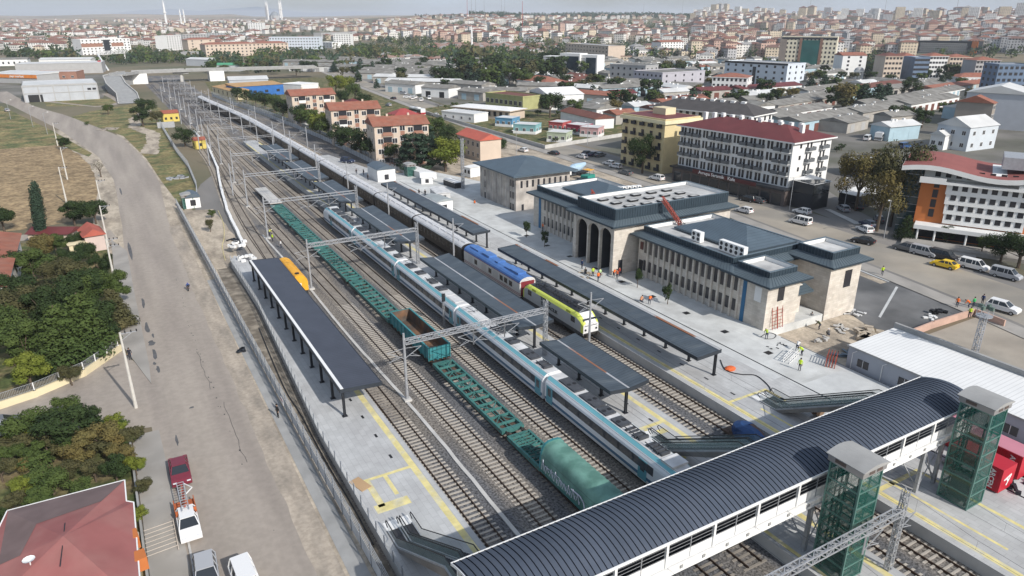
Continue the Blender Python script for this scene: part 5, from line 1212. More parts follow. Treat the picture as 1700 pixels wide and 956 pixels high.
def car_meshes(kind, color):
 key = (kind, color)
 if key in CARP: return CARP[key]
 L, W, low, gh = PROF[kind]; pm = paint(color, P_[color]); b = MB(); h = W / 2
 def ring(pr, inset_top, w):
  v = []
  for s in (-1, 1): v += [(x, s * (w - (inset_top if z > 1.2 else 0)), z) for x, z in pr]
  return v
 n = len(low); v = ring(low, 0, h); b.add(v, [tuple(range(n)), tuple(range(2 * n - 1, n - 1, -1))] + [(i, n + i, n + (i + 1) % n, (i + 1) % n) for i in range(n)])
 me = b.mesh('body', pm)
 g = MB(); n = len(gh); v = ring(gh, .2, h - .07); g.add(v, [tuple(range(n)), tuple(range(2 * n - 1, n - 1, -1))] + [(i, n + i, n + (i + 1) % n, (i + 1) % n) for i in range(n)]); gm = g.mesh('windows', m_glass)
 r = MB(); (xa, za), (xb, zb) = gh[1], gh[2]; r.box(xa - .04, xb + .03, -(h - .25), h - .25, za - .02, zb + .04)
 for s in (-1, 1):
  y0, y1 = s * (h - .06), s * (h - .26)
  xs = [xa * .75 + .0, (xa + xb) / 2 + .25] if kind in ('hatch', 'sedan', 'suv') else [xa * .6, xa * .1, xb * .5]
  for x in xs: r.bar((x, y0, gh[0][1]), (x, y1, za), .05)
  r.bar((gh[3][0], y0, gh[3][1]), (xb, y1, zb), .05); r.bar((gh[0][0], y0, gh[0][1]), (xa, y1, za), .07)
 rm = r.mesh('roof', pm)
 w_ = MB(); w_.bar((0, -.1, 0), (0, .1, 0), .32, 14, mi=0); w_.bar((0, -.11, 0), (0, .11, 0), .19, 10, mi=1); wm = w_.mesh('wheel', [m_tyre, m_galv])
 l = MB(); l.box(-.05, .03, -.17, .17, -.07, .07); lm = l.mesh('headlight', mat('headlight_glass', (.6, .62, .65), .15, var=0));
 l = MB(); l.box(-.02, .04, -.15, .15, -.09, .09); tm = l.mesh('tail_light', mat('tail_light_red', (.30, .01, .01), .3, var=0))
 CARP[key] = (me, gm, rm, wm, lm, tm, L, W, low); return CARP[key]
def vehicle(kind, color, loc, head, label, cat='car', name='parked_car', group=None):
 me, gm, rm, wm, lm, tm, L, W, low = car_meshes(kind, color); t = thing(name, label, cat, loc, head, group)
 link('body', me, t); link('windows', gm, t); link('roof', rm, t)
 for x in (-L * .30, L * .31):
  for s in (-1, 1): link('wheel', wm, t, (x, s * (W / 2 - .09), .32))
 for s in (-1, 1): link('headlight', lm, t, (L / 2 - .07, s * (W / 2 - .28), .68)); link('tail_light', tm, t, (-L / 2 + .0, s * (W / 2 - .24), .8))
 return t
def gpt(px, py, dz=0):
 p = at(px, py); p.z += dz; return p
RZ = .035   # road surface above the terrain
AV = R(90)  # heading +y
def car(px, py, kind, color, head, label, **k): return vehicle(kind, color, gpt(px, py, RZ), R(head), label, **k)
av = 97
# left road
vehicle('sedan', 'maroon', (.75, 66.9, -.224), R(-91), 'dark red sedan parked at the left kerb behind the ladder pickup', group=None)
t = vehicle('hatch', 'white', (.5, 57.95, -.224), R(-90), 'x', 'pickup truck', 'pickup_truck'); t['label'] = 'white pickup with an orange bed carrying a ladder lift at the left kerb'
b = MB(); b.box(-3.6, -1.0, -.85, .85, .5, .7); b.box(-3.6, -1.0, -.88, -.8, .7, 1.05); b.box(-3.6, -1.0, .8, .88, .7, 1.05); b.box(-1.1, -1.0, -.85, .85, .7, 1.5); b.build('cargo_bed', M('orange_bed', (.40, .11, .04), .6, var=.2, scale=2), t)
b = MB()
for s in (-.28, .28): b.bar((-4.9, s, 1.9), (-.6, s, 1.75), .05)
for k in range(11): b.bar((-4.9 + k * .4, -.28, 1.9 - k * .01), (-4.9 + k * .4, .28, 1.9 - k * .01), .03)
b.build('ladder', m_galv, t)
b = MB(); b.bar((-3.3, 0, .7), (-4.8, .15, 1.6), .13); b.bar((-3.3, 0, 1.0), (-1.2, 0, 1.7), .10); b.build('lift_arm', m_redst, t)
b = MB(); b.bar((-5.2, .3, 1.5), (-4.0, .9, 1.6), .05); b.bar((-4.0, .9, 1.6), (-3.4, .3, 1.5), .05); b.bar((-5.2, .3, 1.5), (-3.4, .3, 1.5), .05); b.build('lift_frame', m_white, t)
w2 = MB(); w2.bar((0, -.1, 0), (0, .1, 0), .34, 12); wme = w2.mesh('wheel', m_tyre)
for s in (-1, 1): link('wheel', wme, t, (-2.7, s * .8, .34))
vehicle('suv', 'silver', (.95, 50.5, -.224), R(-93), 'silver off-roader at the bottom edge in front of the pickup, with roof tent rails')
vehicle('van', 'white', (3.6, 48.0, -.224), R(-87), 'white van cropped by the bottom edge on the left road', 'van', 'parked_van')
car(4, 722, 'hatch', 'silver', 10, 'silver car half hidden by the garden trees at the left edge')
car(8, 712, 'hatch', 'grey', 10, 'dark grey car parked behind the silver one at the left edge')
# avenue, right
vehicle('sedan', 'black', gpt(1432, 404, RZ), R(av + 10), 'black car driving on the avenue in front of the orange hospital', name='moving_car')
vehicle('van', 'white', gpt(1328, 372, RZ), R(av), 'white van driving on the avenue past the street corner', 'van', 'moving_van')
vehicle('sedan', 'yellow', gpt(1567, 444, RZ), R(av), 'bright yellow taxi driving on the avenue', 'taxi', 'taxi')
for px, py, kd, c, lb in ((1502, 416, 'suv', 'grey', 'dark grey car parked first in the row before the hospital'), (1533, 424, 'van', 'silver', 'silver van parked between the dark cars before the hospital'), (1566, 431, 'van', 'black', 'very dark van parked behind the yellow taxi'), (1616, 447, 'van', 'white', 'white minibus parked right of the yellow taxi'), (1669, 462, 'van', 'silver', 'silver van parked right of the white minibus'), (1664, 517, 'suv', 'white', 'white off-roader parked beside the pink boundary wall')):
 vehicle(kd, c, gpt(px, py, RZ), R(av + 180 if px != 1502 else av), lb, 'van' if kd in ('van', 'minibus') else 'car', 'parked_car' if kd not in ('van', 'minibus') else 'parked_van')
for px, py, kd, c, hd, lb in ((1331, 355, 'hatch', 'white', 95, 'white hatchback parked by the pavement left of the street corner'), (1399, 350, 'hatch', 'silver', 60, 'silver car parked on the side street left of the black one'), (1420, 347, 'sedan', 'black', 60, 'black sedan parked on the side street behind the silver car'),
 (1440, 376, 'hatch', 'navy', 70, 'dark blue car parked under the trees near the corner'), (1435, 385, 'hatch', 'white', 70, 'white hatchback parked under the trees near the corner'), (1458, 368, 'sedan', 'grey', 40, 'grey car parked under the leaning tree'), (1493, 331, 'suv', 'navy', 20, 'dark blue car parked beside the hospital glass wall'),
 (1235, 353, 'hatch', 'white', 97, 'white car driving close behind the station hall'), (1241, 334, 'suv', 'black', 100, 'black car parked behind the hall, beside the grey one'), (1256, 336, 'sedan', 'grey', 100, 'grey car parked behind the hall at the shop front'),
 (1090, 299, 'suv', 'white', 97, 'white car driving on the avenue behind the annex'), (1038, 290, 'sedan', 'grey', 97, 'grey car driving on the avenue behind the cement mixer'), (1022, 279, 'hatch', 'white', 100, 'white car parked by the yellow hotel, right one of two'), (1011, 274, 'hatch', 'white', 100, 'white car parked by the yellow hotel, left one of two'),
 (966, 263, 'hatch', 'white', 97, 'white car on the avenue near the green hedge'), (919, 257, 'sedan', 'black', 97, 'black car on the avenue left of the white one'), (868, 252, 'hatch', 'white', 97, 'white car on the avenue above the annex roof'), (975, 257, 'sedan', 'black', 15, 'first of the dark cars parked side by side near the hedge'), (985, 259, 'sedan', 'navy', 15, 'second of the dark cars parked side by side near the hedge'), (996, 260, 'sedan', 'grey', 15, 'third of the cars parked side by side near the hedge'), (578, 277, 'suv', 'navy', -60, 'dark blue car parked alone on the far end of the station-side platform'),
 (645, 176, 'hatch', 'silver', 100, 'silver car driving on the far part of the avenue'), (653, 165, 'hatch', 'black', 100, 'dark car on the far part of the avenue by the blue poles'), (686, 165, 'van', 'white', 60, 'white van parked in the yard by the blue poles'), (700, 168, 'van', 'white', 60, 'second white van parked in the yard by the blue poles'), (723, 193, 'hatch', 'white', 97, 'white car behind the white and red bus'), (12, 185, 'sedan', 'silver', 105, 'silver car on the far bend of the left road'), (1440, 233, 'minibus', 'white', 20, 'white truck-like van by the white coach in the side yard'), (1501, 246, 'minibus', 'blue', 5, 'bright blue van left of the curved red roof')):
 vehicle(kd, c, gpt(px, py, RZ if px != 578 else 1.26), R(hd), lb, 'van' if kd in ('van', 'minibus') else 'car', 'parked_car' if kd not in ('van', 'minibus') else 'parked_van')
def bus(p, hd, label, L=11, c='white', c2='red'):
 t = thing('bus', label, 'bus', p, R(hd)); b = MB(); b.box(-L / 2, L / 2, -1.25, 1.25, .35, 3.1); b.build('body', paint(c, P_[c]), t)
 s = MB(); s.box(-L / 2 + .3, L / 2 + .02, -1.27, 1.27, 1.5, 2.5); s.build('windows', m_glass, t); s = MB(); s.box(-L / 2 - .01, -L / 2 + 4, -1.28, 1.28, .6, 1.4); s.build('stripe', paint(c2, P_[c2]), t)
 r = MB(); r.box(-2, 1.5, -.8, .8, 3.1, 3.35); r.build('roof_unit', m_white, t)
 w = MB(); w.bar((0, -.14, 0), (0, .14, 0), .48, 12); wm = w.mesh('wheel', m_tyre)
 for x in (-L * .28, L * .3):
  for y in (-1.12, 1.12): link('wheel', wm, t, (x, y, .48))
bus(gpt(693, 190, RZ), 97, 'white bus with red sides on the avenue behind the apartment blocks'); bus(gpt(1024, 200, RZ), 5, 'white bus parked behind the yellow hotel', 9, 'white', 'grey'); bus(gpt(1462, 232, RZ), 20, 'white coach in the yard behind the white hotel', 9, 'white', 'grey')
# cement mixer, green paver, loader near the annex
t = thing('concrete_mixer', 'white concrete mixer truck with a pale blue drum behind the annex', 'mixer truck', gpt(955, 292, .1), R(185))
b = MB(); b.box(-4, 4, -1.1, 1.1, .8, 1.1); b.build('chassis', m_dark, t); b = MB(); b.box(2.4, 4.1, -1.2, 1.2, .7, 2.9); b.build('cab', m_white, t); b = MB(); b.box(3.2, 4.13, -1.05, 1.05, 1.9, 2.7); b.build('windscreen', m_glass, t)
b = MB(); b.bar((2.1, 0, 2.0), (.8, 0, 2.2), .7, 14, 1.25); b.bar((.8, 0, 2.2), (-1.2, 0, 2.35), 1.25, 14, 1.2); b.bar((-1.2, 0, 2.35), (-3.6, 0, 3.1), 1.2, 14, .45); b.build('drum', M('drum_pale_blue', (.35, .48, .60), .5, var=.1), t)
w = MB(); w.bar((0, -.2, 0), (0, .2, 0), .5, 12); wm = w.mesh('wheel', m_tyre)
for x in (3.2, -1.6, -2.8):
 for y in (-1, 1): link('wheel', wm, t, (x, y, .5))
t = thing('road_paver', 'green road paver with a yellow canopy behind the left wing', 'road paver', gpt(975, 300, .1), R(200))
b = MB(); b.box(-2, 1.6, -1.2, 1.2, .4, 1.6); b.build('body', M('machine_green', (.03, .25, .20), .5), t); b = MB(); b.box(1.6, 3.2, -1.3, 1.3, .3, 1.0); b.build('hopper', m_black, t)
b = MB(); b.box(-1.6, .6, -1.1, 1.1, 2.9, 3.0)
b.build('canopy', M('machine_yellow', (.72, .36, .03)), t); b = MB()
for x in (-1.5, .5):
 for y in (-1, 1): b.bar((x, y, 1.6), (x, y, 2.9), .05)
b.build('canopy_posts', m_dark, t); b = MB()
for y in (-1.1, 1.1): b.box(-1.9, 1.5, y - .15, y + .15, 0, .5)
b.build('crawler_tracks', m_black, t)
t = thing('wheel_loader', 'small yellow wheel loader beside the white cabins behind the stone annex', 'loader', gpt(787, 287, .1), R(200))
b = MB(); b.box(-1.4, .3, -.7, .7, .6, 1.3); b.build('body', MATS['machine_yellow'], t); b = MB(); b.box(-.7, .3, -.6, .6, 1.3, 2.2); b.build('cab', m_glass, t); b = MB(); b.box(1.7, 2.2, -1, 1, .15, .9); b.bar((.3, -.4, 1), (1.8, -.4, .5), .09); b.bar((.3, .4, 1), (1.8, .4, .5), .09); b.build('bucket', m_dark, t)
for x in (-.9, .8):
 for y in (-.75, .75): link('wheel', wm, t, (x, y, .45))
# motorbike rider
# people
SK, HR = M('skin', (.45, .27, .19), .6, var=0), M('dark_hair', (.02, .016, .012), .8, var=0)
def cloth(c): return mat('cloth_%02d%02d%02d' % tuple(int(v * 99) for v in c), c, .9, var=.05)
BODY = {}
def body_mesh(pose):
 if pose == 'stand': J = dict(pel=(0, 0, .95), che=(0, 0, 1.32), nk=(0, 0, 1.5), hd=(0, .02, 1.62), ht=(0, .02, 1.74), kl=(-.1, .02, .5), kr=(.1, .02, .5), fl=(-.11, -.02, .07), fr=(.11, -.02, .07), tl=(-.12, .14, .05), tr=(.12, .14, .05), el=(-.27, -.03, 1.1), er=(.27, -.03, 1.1), wl=(-.28, .08, .86), wr=(.28, .08, .86))
 elif pose == 'walk': J = dict(pel=(0, 0, .93), che=(0, .03, 1.30), nk=(0, .05, 1.48), hd=(0, .08, 1.60), ht=(0, .08, 1.72), kl=(-.1, .2, .52), kr=(.1, -.05, .48), fl=(-.1, .28, .07), fr=(.1, -.35, .1), tl=(-.1, .44, .06), tr=(.1, -.24, .03), el=(-.25, -.15, 1.1), er=(.25, .15, 1.1), wl=(-.26, -.12, .85), wr=(.24, .32, .92))
 elif pose == 'bend': J = dict(pel=(0, -.15, .88), che=(0, .22, 1.12), nk=(0, .38, 1.18), hd=(0, .49, 1.17), ht=(0, .6, 1.16), kl=(-.13, 0, .48), kr=(.13, 0, .48), fl=(-.14, -.1, .07), fr=(.14, -.1, .07), tl=(-.15, .07, .05), tr=(.15, .07, .05), el=(-.25, .38, .85), er=(.25, .38, .85), wl=(-.16, .5, .62), wr=(.16, .5, .62))
 else: J = dict(pel=(0, -.1, .38), che=(0, .1, .72), nk=(0, .18, .86), hd=(0, .24, .97), ht=(0, .27, 1.08), kl=(-.16, .3, .50), kr=(.16, .28, .42), fl=(-.15, .1, .07), fr=(.15, .02, .07), tl=(-.16, .26, .05), tr=(.16, .18, .05), el=(-.26, .28, .55), er=(.26, .28, .55), wl=(-.14, .42, .34), wr=(.16, .42, .3))
 P = J; V = ['pel', 'che', 'nk', 'hd', 'ht']; E = [(0, 1), (1, 2), (2, 3), (3, 4)]; rad = [.15, .17, .06, .095, .06]
 def add(nm, par, r): V.append(nm); rad.append(r); E.append((V.index(par) if isinstance(par, str) else par, len(V) - 1))
 pts = dict(P)
 for s, q in ((-1, 'l'), (1, 'r')):
  pts['h' + q] = (P['pel'][0] + s * .1, P['pel'][1], P['pel'][2] - .08); pts['s' + q] = (P['che'][0] + s * .19, P['che'][1] + .02, P['che'][2] + .08)
  d = Vector(P['w' + q]) - Vector(P['e' + q]); pts['g' + q] = tuple(Vector(P['w' + q]) + d.normalized() * .12)
  add('h' + q, 'pel', .095); add('k' + q, 'h' + q, .062); add('f' + q, 'k' + q, .045); add('t' + q, 'f' + q, .035)
  add('s' + q, 'che', .065); add('e' + q, 's' + q, .045); add('w' + q, 'e' + q, .034); add('g' + q, 'w' + q, .036)
 me = bpy.data.meshes.new('body'); me.from_pydata([pts[v] for v in V], E, []); o = bpy.data.objects.new('body', me); col.objects.link(o)
 o.modifiers.new('s', 'SKIN');
 if not me.skin_vertices:
  bpy.context.view_layer.objects.active = o
 sv = me.skin_vertices[0].data if me.skin_vertices else None
 if sv:
  for i, r in enumerate(rad): sv[i].radius = (r, r);
  sv[0].use_root = True
 m = o.modifiers.new('u', 'SUBSURF'); m.levels = 1; m.render_levels = 1
 bpy.context.view_layer.update(); out_ = bpy.data.meshes.new_from_object(o.evaluated_get(bpy.context.evaluated_depsgraph_get())); bpy.data.objects.remove(o)
 return out_, J
def person(p, hd, pose, label, top=(.6, .7, .05), legs=(.03, .035, .06), vest=True, helmet=None, z=None):
 if pose not in BODY: BODY[pose] = body_mesh(pose)
 src, J = BODY[pose]; me = src.copy(); t = thing('person', label, 'person', p, R(hd - 90), None)
 me.materials.clear();
 for m in (SK, cloth(legs), cloth(top), m_black): me.materials.append(m)
 nk, pel = Vector(J['nk']), Vector(J['pel']); ax = (nk - pel).normalized()
 for f in me.polygons:
  c = f.center; s = (c - pel).dot(ax); L_ = (nk - pel).length
  hand = min((c - Vector(J['w' + q])).length for q in 'lr') < .10 or min((c - Vector(J['w' + q])).dot((Vector(J['w' + q]) - Vector(J['e' + q])).normalized()) if (c - Vector(J['w' + q])).length < .2 else -1 for q in 'lr') > .02
  if hand: k = 0
  elif s > L_ * 1.02: k = 0
  elif c.z < .12: k = 3
  elif s < .02 or (min((c - Vector(J['k' + q])).length for q in 'lr') < .22 and pose in ('crouch',)): k = 1
  else: k = 2
  f.material_index = k; f.use_smooth = True
 link('body', me, t); h = MB(); hd_, ht = Vector(J['hd']), Vector(J['ht']); c = hd_ + (ht - hd_) * .55
 h.ball(tuple(c), .115, .125, .105, 8); h.build('helmet' if helmet else 'hair', mat('helmet_%d' % int(helmet[0] * 99), helmet, .4, var=0) if helmet else HR, t)
 return t
HV, OR_ = (.45, .62, .03), (.75, .16, .03)
def pp(px, py, hd, pose, label, z=1.0, **k): return person(at(px, py, z), hd, pose, label, **k)
pp(1327, 615, 200, 'stand', 'worker in lime vest and black trousers standing alone on the pale paving', top=HV, legs=(.02, .02, .03))
pp(1330, 590, 150, 'bend', 'worker in lime vest bending over a metal rack', top=HV)
pp(1323, 582, 20, 'bend', 'worker in white shirt leaning behind the metal rack', top=(.6, .6, .6))
pp(1346, 535, 200, 'walk', 'worker in grey walking across the dirt by the stone blocks', z=-.1, top=(.2, .2, .2))
pp(1359, 547, 100, 'bend', 'worker in black with lime stripes bending over the trench', z=-.1, top=(.05, .06, .03))
pp(1375, 558, 60, 'crouch', 'worker with white helmet crouching right of the trench', z=-.1, top=(.1, .1, .1), helmet=(.7, .7, .7))
pp(1272, 562, 60, 'bend', 'worker in lime vest bending at the station corner', top=(.3, .4, .05))
pp(1464, 457, 30, 'walk', 'worker in bright lime jacket walking on the new dark asphalt', z=-.2, top=HV)
pp(1588, 510, 200, 'stand', 'worker in orange vest standing left of the group at the pink wall', z=-.2, top=OR_)
pp(1607, 511, 100, 'bend', 'worker in orange vest bending at the end of the pink wall', z=-.2, top=OR_)
pp(1615, 510, 250, 'stand', 'worker in green shirt at the end of the pink wall', z=-.2, top=(.05, .35, .12))
pp(1609, 527, 200, 'stand', 'worker in lime vest standing inside the pink wall', z=-.2, top=HV)
pp(1630, 505, 0, 'stand', 'person in dark blue beside the white off-roader', z=-.2, top=(.02, .04, .12))
pp(984, 459, 60, 'stand', 'worker in lime vest standing in front of the arched portal', top=HV)
pp(972, 455, 60, 'crouch', 'person in black crouching in front of the arched portal', top=(.03, .03, .03))
pp(993, 467, 90, 'stand', 'worker in orange vest nearest to the drain line before the portal', top=OR_)
pp(996, 461, 90, 'stand', 'worker in pale green vest beside the orange one before the portal', top=(.45, .6, .3))
pp(1019, 460, 20, 'bend', 'worker in bright orange leaning at the portal corner', top=OR_)
pp(1024, 463, 200, 'stand', 'worker in dark orange vest at the portal corner, middle of three', top=(.5, .12, .05))
pp(1028, 459, 100, 'stand', 'worker in red and black at the portal corner, right of three', top=(.25, .04, .03))
pp(966, 446, 0, 'stand', 'person in dark blue standing by the middle portal fin', top=(.03, .05, .12))
pp(1064, 501, 0, 'crouch', 'worker in pale orange crouching at the drain line by the sapling', top=(.65, .30, .15))
pp(1078, 505, 30, 'bend', 'worker in orange bending at the drain line near the sapling', top=OR_)
pp(901, 383, 0, 'stand', 'worker in bright orange at the left wing wall', top=OR_)
pp(866, 440, 0, 'stand', 'person in black under the station-side canopy', top=(.03, .03, .03))
pp(696, 325, 200, 'stand', 'left of two people in black beside the station-side canopy', top=(.03, .03, .03))
pp(706, 326, 100, 'stand', 'right of two people in black beside the station-side canopy', top=(.02, .02, .02))
pp(604, 291, 200, 'stand', 'person in dark clothes on the platform near the parked dark car, right one', top=(.03, .03, .04))
pp(592, 290, 90, 'stand', 'person in dark clothes on the platform near the parked dark car, left one', top=(.04, .03, .03))
pp(611, 299, 200, 'stand', 'person in black between the coaches and the tall fence', top=(.03, .03, .03))
pp(788, 343, 200, 'stand', 'worker in orange beside the stone annex', z=.2, top=OR_)
pp(453, 401, 200, 'stand', 'worker in lime vest between the left tracks', z=-.2, top=HV)
pp(448, 391, 20, 'bend', 'worker in yellow helmet bending at the left catenary mast', z=-.2, top=(.5, .5, .1), helmet=(.7, .6, .05))
pp(467, 412, 150, 'stand', 'worker in white beside the yellow rail vehicle', z=-.2, top=(.6, .6, .6))
pp(462, 693, 200, 'stand', 'woman in a long black coat by the fence on the left road', z=-.21, top=(.02, .02, .02), legs=(.02, .02, .02))
pp(217, 597, 250, 'stand', 'person in black walking on the left pavement behind the utility pole', z=-.11, top=(.02, .02, .025))
for i, (dx, c) in enumerate(((0, 'left'), (3.4, 'middle'), (5.6, 'right'))): person(at(740 + dx * 7, 398 + dx * 3.2, 1.0), 90, 'stand', '%s of the passengers in red and dark clothes under the far station-side canopy' % c, top=((.4, .05, .05), (.03, .03, .04), (.45, .08, .1))[i])
t = thing('motorcycle', 'motorcycle on the left road with a rider in blue', 'motorcycle', gpt(313, 481, RZ), R(-95))
b = MB(); b.bar((-.7, -.06, .32), (-.7, .06, .32), .32, 14); b.build('wheel', m_tyre, t); b = MB(); b.bar((.7, -.06, .32), (.7, .06, .32), .32, 14); b.build('wheel', m_tyre, t)
b = MB(); b.bar((-.6, 0, .5), (.5, 0, .75), .14, 6); b.bar((.45, 0, .8), (.7, 0, .32), .04); b.bar((.4, -.35, 1.0), (.4, .35, 1.0), .03); b.build('frame', m_black, t)
person((7.9, 122.0, .2), -95, 'crouch', 'rider in a blue jacket seated on the motorcycle', top=(.03, .10, .35), helmet=(.02, .05, .3)).location = tuple(gpt(313, 481, .22))
# poles, walls, small site objects
m_pole = M('pale_concrete_pole', (.52, .50, .46), .8, var=.1, scale=1.5)
def upole(px, py, toppx, label, h=9.6, ang=0, arms=1, lean=0):
 p = gpt(px, py); t = thing('utility_pole', label, 'utility pole', p, R(ang), 'concrete utility poles by the left road'); b = MB(); b.bar((0, 0, 0), (lean, 0, h), .21, 8, .11); b.build('pole', m_pole, t)
 for k in range(arms):
  z = h - .2 - k * 1.1; a = MB(); a.bar((lean, 0, z), (lean + 1.7, .0, z), .06); a.bar((lean, .3, z - .1), (lean + 1.7, .3, z - .1), .05)
  a.bar((lean, 0, z - .8), (lean + 1.2, 0, z), .04); a.build('crossarm', m_galv, t)
  for x in (.5, 1.1, 1.65): c = MB(); c.cyl((lean + x, 0, z), .07, .28, 6); c.build('insulator', m_black, t)
 return t
upole(226, 677, 198, 'tall pale utility pole with two lamps at the junction of the side road', 9.6, 0, 1)
upole(193, 478, 0, 'utility pole with two crossarms in front of the dark garden trees', 8.6, 0, 2)
upole(180, 410, 0, 'utility pole beside the small red-roofed shed', 8.4, 0, 1)
upole(172, 358, 0, 'utility pole at the corner of the brown field', 8.2, 0, 1)
upole(111, 338, 0, 'left utility pole standing in the brown field', 9, 0, 1)
upole(112, 298, 0, 'right utility pole standing in the brown field, farther one', 9, 0, 1)
upole(96, 242, 0, 'utility pole by the round bush beside the field', 8, 0, 1)
def lamp(px, py, label, h=8.5, ang=0, z=None, arm=1.5):
 p = gpt(px, py);
 if z is not None: p = at(px, py, z)
 t = thing('street_lamp', label, 'street lamp', p, R(ang)); b = MB(); b.bar((0, 0, 0), (0, 0, h), .09, 6, .06); b.build('pole', m_galv, t); b = MB(); b.bar((0, 0, h), (arm, 0, h + .35), .05); b.build('arm', m_galv, t); b = MB(); b.box(arm, arm + .6, -.13, .13, h + .27, h + .4); b.build('lamp_head', m_white, t)
 return t
for i, (px, py) in enumerate(((79, 223), (55, 211), (18, 198))): lamp(px, py, 'street lamp on the far bend of the left road, %s from the bush' % ('first', 'second', 'third')[i], 8, 30)
for px, py, lb in ((1310, 351, 'street lamp at the white hotel corner'), (1355, 345, 'dark street lamp between the hotel corner and the trees'), (1400, 352, 'street lamp left of the autumn trees on the corner'), (1467, 396, 'street lamp at the planted corner before the hospital'), (857, 258, 'street lamp on the avenue behind the annex roof'), (975, 240, 'street lamp beside the painted cabins')): lamp(px, py, lb, 8, 200)
# floodlight mast behind the bridge
t = thing('floodlight_mast', 'lattice floodlight mast with a round platform behind the right lift tower', 'floodlight mast', (86.6, 38.6, -.2)); b = MB(); lattice(b, (0, 0, 0), (0, 0, 9.6), .55, .55, 14, .04); b.build('mast', m_galv, t)
b = MB(); b.cyl((0, 0, 9.3), .9, .08, 12)
for k in range(8): a = k * math.pi / 4; b.bar((.9 * math.cos(a), .9 * math.sin(a), 9.35), (.9 * math.cos(a), .9 * math.sin(a), 10.2), .03)
b.build('platform_basket', m_galv, t)
for a in (0, 1.6, 3.1, 4.7): b = MB(); b.obox((.6 * math.cos(a), .6 * math.sin(a), 10.2), .5, .3, .45, a); b.build('floodlight', M('floodlight_green', (.10, .14, .12), .5), t)
t = thing('lattice_mast', 'thin lattice mast rising beside the stone annex', 'lattice mast', (78.0, 160.9, -.2)); b = MB(); lattice(b, (0, 0, 0), (0, 0, 14), .6, .6, 18, .05); b.build('mast', m_galv, t)
# white prefab depot at the bottom right
D_ = thing('prefab_depot', 'long white prefabricated building with corrugated white roof right of the platforms', 'prefab building', (76.5, 5, -.2))
m_cor = stripes(M('white_corrugated', (.70, .70, .69), .6, 0, var=.04), 1, .5, .1, .82)
b = MB(); b.box(0, 9.2, 0, 43.2, 0, 3.9); b.build('wall', M('prefab_wall', (.34, .36, .40), .7, var=.08), D_)
b = MB(); b.add([(-.15, -.1, 3.95), (9.3, -.1, 4.25), (9.3, 43.3, 4.25), (-.15, 43.3, 3.95)], [(0, 1, 2, 3)]); b.build('roof', m_cor, D_)
b = MB(); b.box(9.2, 9.6, -.1, 43.4, 0, 4.9); b.box(-.2, -.15, -.1, 43.4, 3.8, 4.0); b.build('parapet', m_concd, D_)
for yy in (41.0, 35.6, 30, 24): b = MB(); b.box(-.05, .02, yy - .75, yy + .75, 1.7, 2.7, 0); b.box(-.06, 0, yy - .03, yy + .03, 1.7, 2.7, 1); b.build('window', [m_win, m_white], D_)
for yy in (42.5, 38.5, 33, 27): b = MB(); b.bar((-.08, yy, .1), (-.08, yy, 3.2), .05); b.bar((-.08, yy, 3.2), (-.08, yy - .5, 3.6), .05); b.build('drainpipe', m_white, D_)
def wall(line, h, th, label, m, z=-.25, name='boundary_wall', cat='wall'):
 mb = MB()
 for a, b in zip(line, line[1:]):
  d = Vector((b[0] - a[0], b[1] - a[1])); L = d.length; an = math.atan2(d.y, d.x) - math.pi / 2; mb.obox(((a[0] + b[0]) / 2, (a[1] + b[1]) / 2, z), th, L + th * .9, h, an)
 return tag(mb.build(name, m), label, cat)
m_pink = M('pinkish_block', (.46, .31, .25), .85, var=.15, scale=.6)
wall([(91.5, 50.6), (100, 50.9), (110.0, 50.6)], 1.1, .25, 'pinkish block wall in front of the workers by the dark car park', m_pink); wall([(110.1, 50.3), (109.5, 46)], 1.1, .25, 'short pinkish block wall beside the white off-roader', m_pink)
wall([(76.3, 49.1), (76.2, 58.5)], 1.0, .2, 'low reddish wall strip between the dirt and the pale paving', m_pink)
m_cream = M('cream_render', (.62, .54, .36), .8, var=.08)
W_ = wall([(-22, 89.3), (-15.9, 91.2), (-12.4, 92.4), (-7.3, 95.6), (-3.0, 101.4)], .9, .28, 'cream garden wall curving along the side road', m_cream)
fence([(-15.8, 91.3), (-12.4, 92.5), (-7.3, 95.7), (-3.2, 101.2)], 'garden_fence', 'white framed metal fence panels standing on the cream garden wall', 1.0, .65, 2.2, (0, .1), 2, .16, panel=False, pm=m_white, pw=.05)
wall([(-3.15, 20), (-3.15, 56), (-3.2, 77)], .8, .18, 'low garden wall beside the left pavement', m_concd)
# red branded containers
def container(x, y, L, W, H, ang, label, m, texts, z=1.0):
 t = thing('shipping_container', label, 'container', (x, y, z), R(ang)); b = MB(); b.box(0, W, 0, L, .12, H)
 for k in range(int(L / .35)):
  for xx in (-.03, W): b.box(xx, xx + .03, .1 + k * .35, .25 + k * .35, .25, H - .15)
 b.build('body', m, t)
 if L > 8: b = MB(); b.box(.05, W - .05, .05, L - .05, H + .01, H + .04); b.build('roof_sheet', mp_k, t)
 for s, xx, yy, zz, size, rot, nm in texts: text(s, size, m_white, (xx, yy, zz), rot, t, 1, .01, nm)
 return t
mr_, mp_k = M('container_red', (.42, .015, .03), .5, var=.06), M('container_pink', (.50, .20, .25), .5, var=.08)
c1 = container(65.6, 24.4, 4.9, 2.35, 2.6, 0, 'bright red container with white lettering beside the right lift tower', mr_, (('ARCEN', -.05, .8, 1.35, .62, (R(90), R(90), R(-90)), 'lettering'), ('A', 1.2, -.02, 1.3, 1.6, (R(90), R(50), 0), 'logo')))
container(69.3, 24.6, 11.5, 2.45, 2.6, 0, 'long dark red container with a faded pink roof behind the bright red one', mr_, (('ARCEN', -.05, .8, 1.35, .62, (R(90), R(90), R(-90)), 'lettering'),))
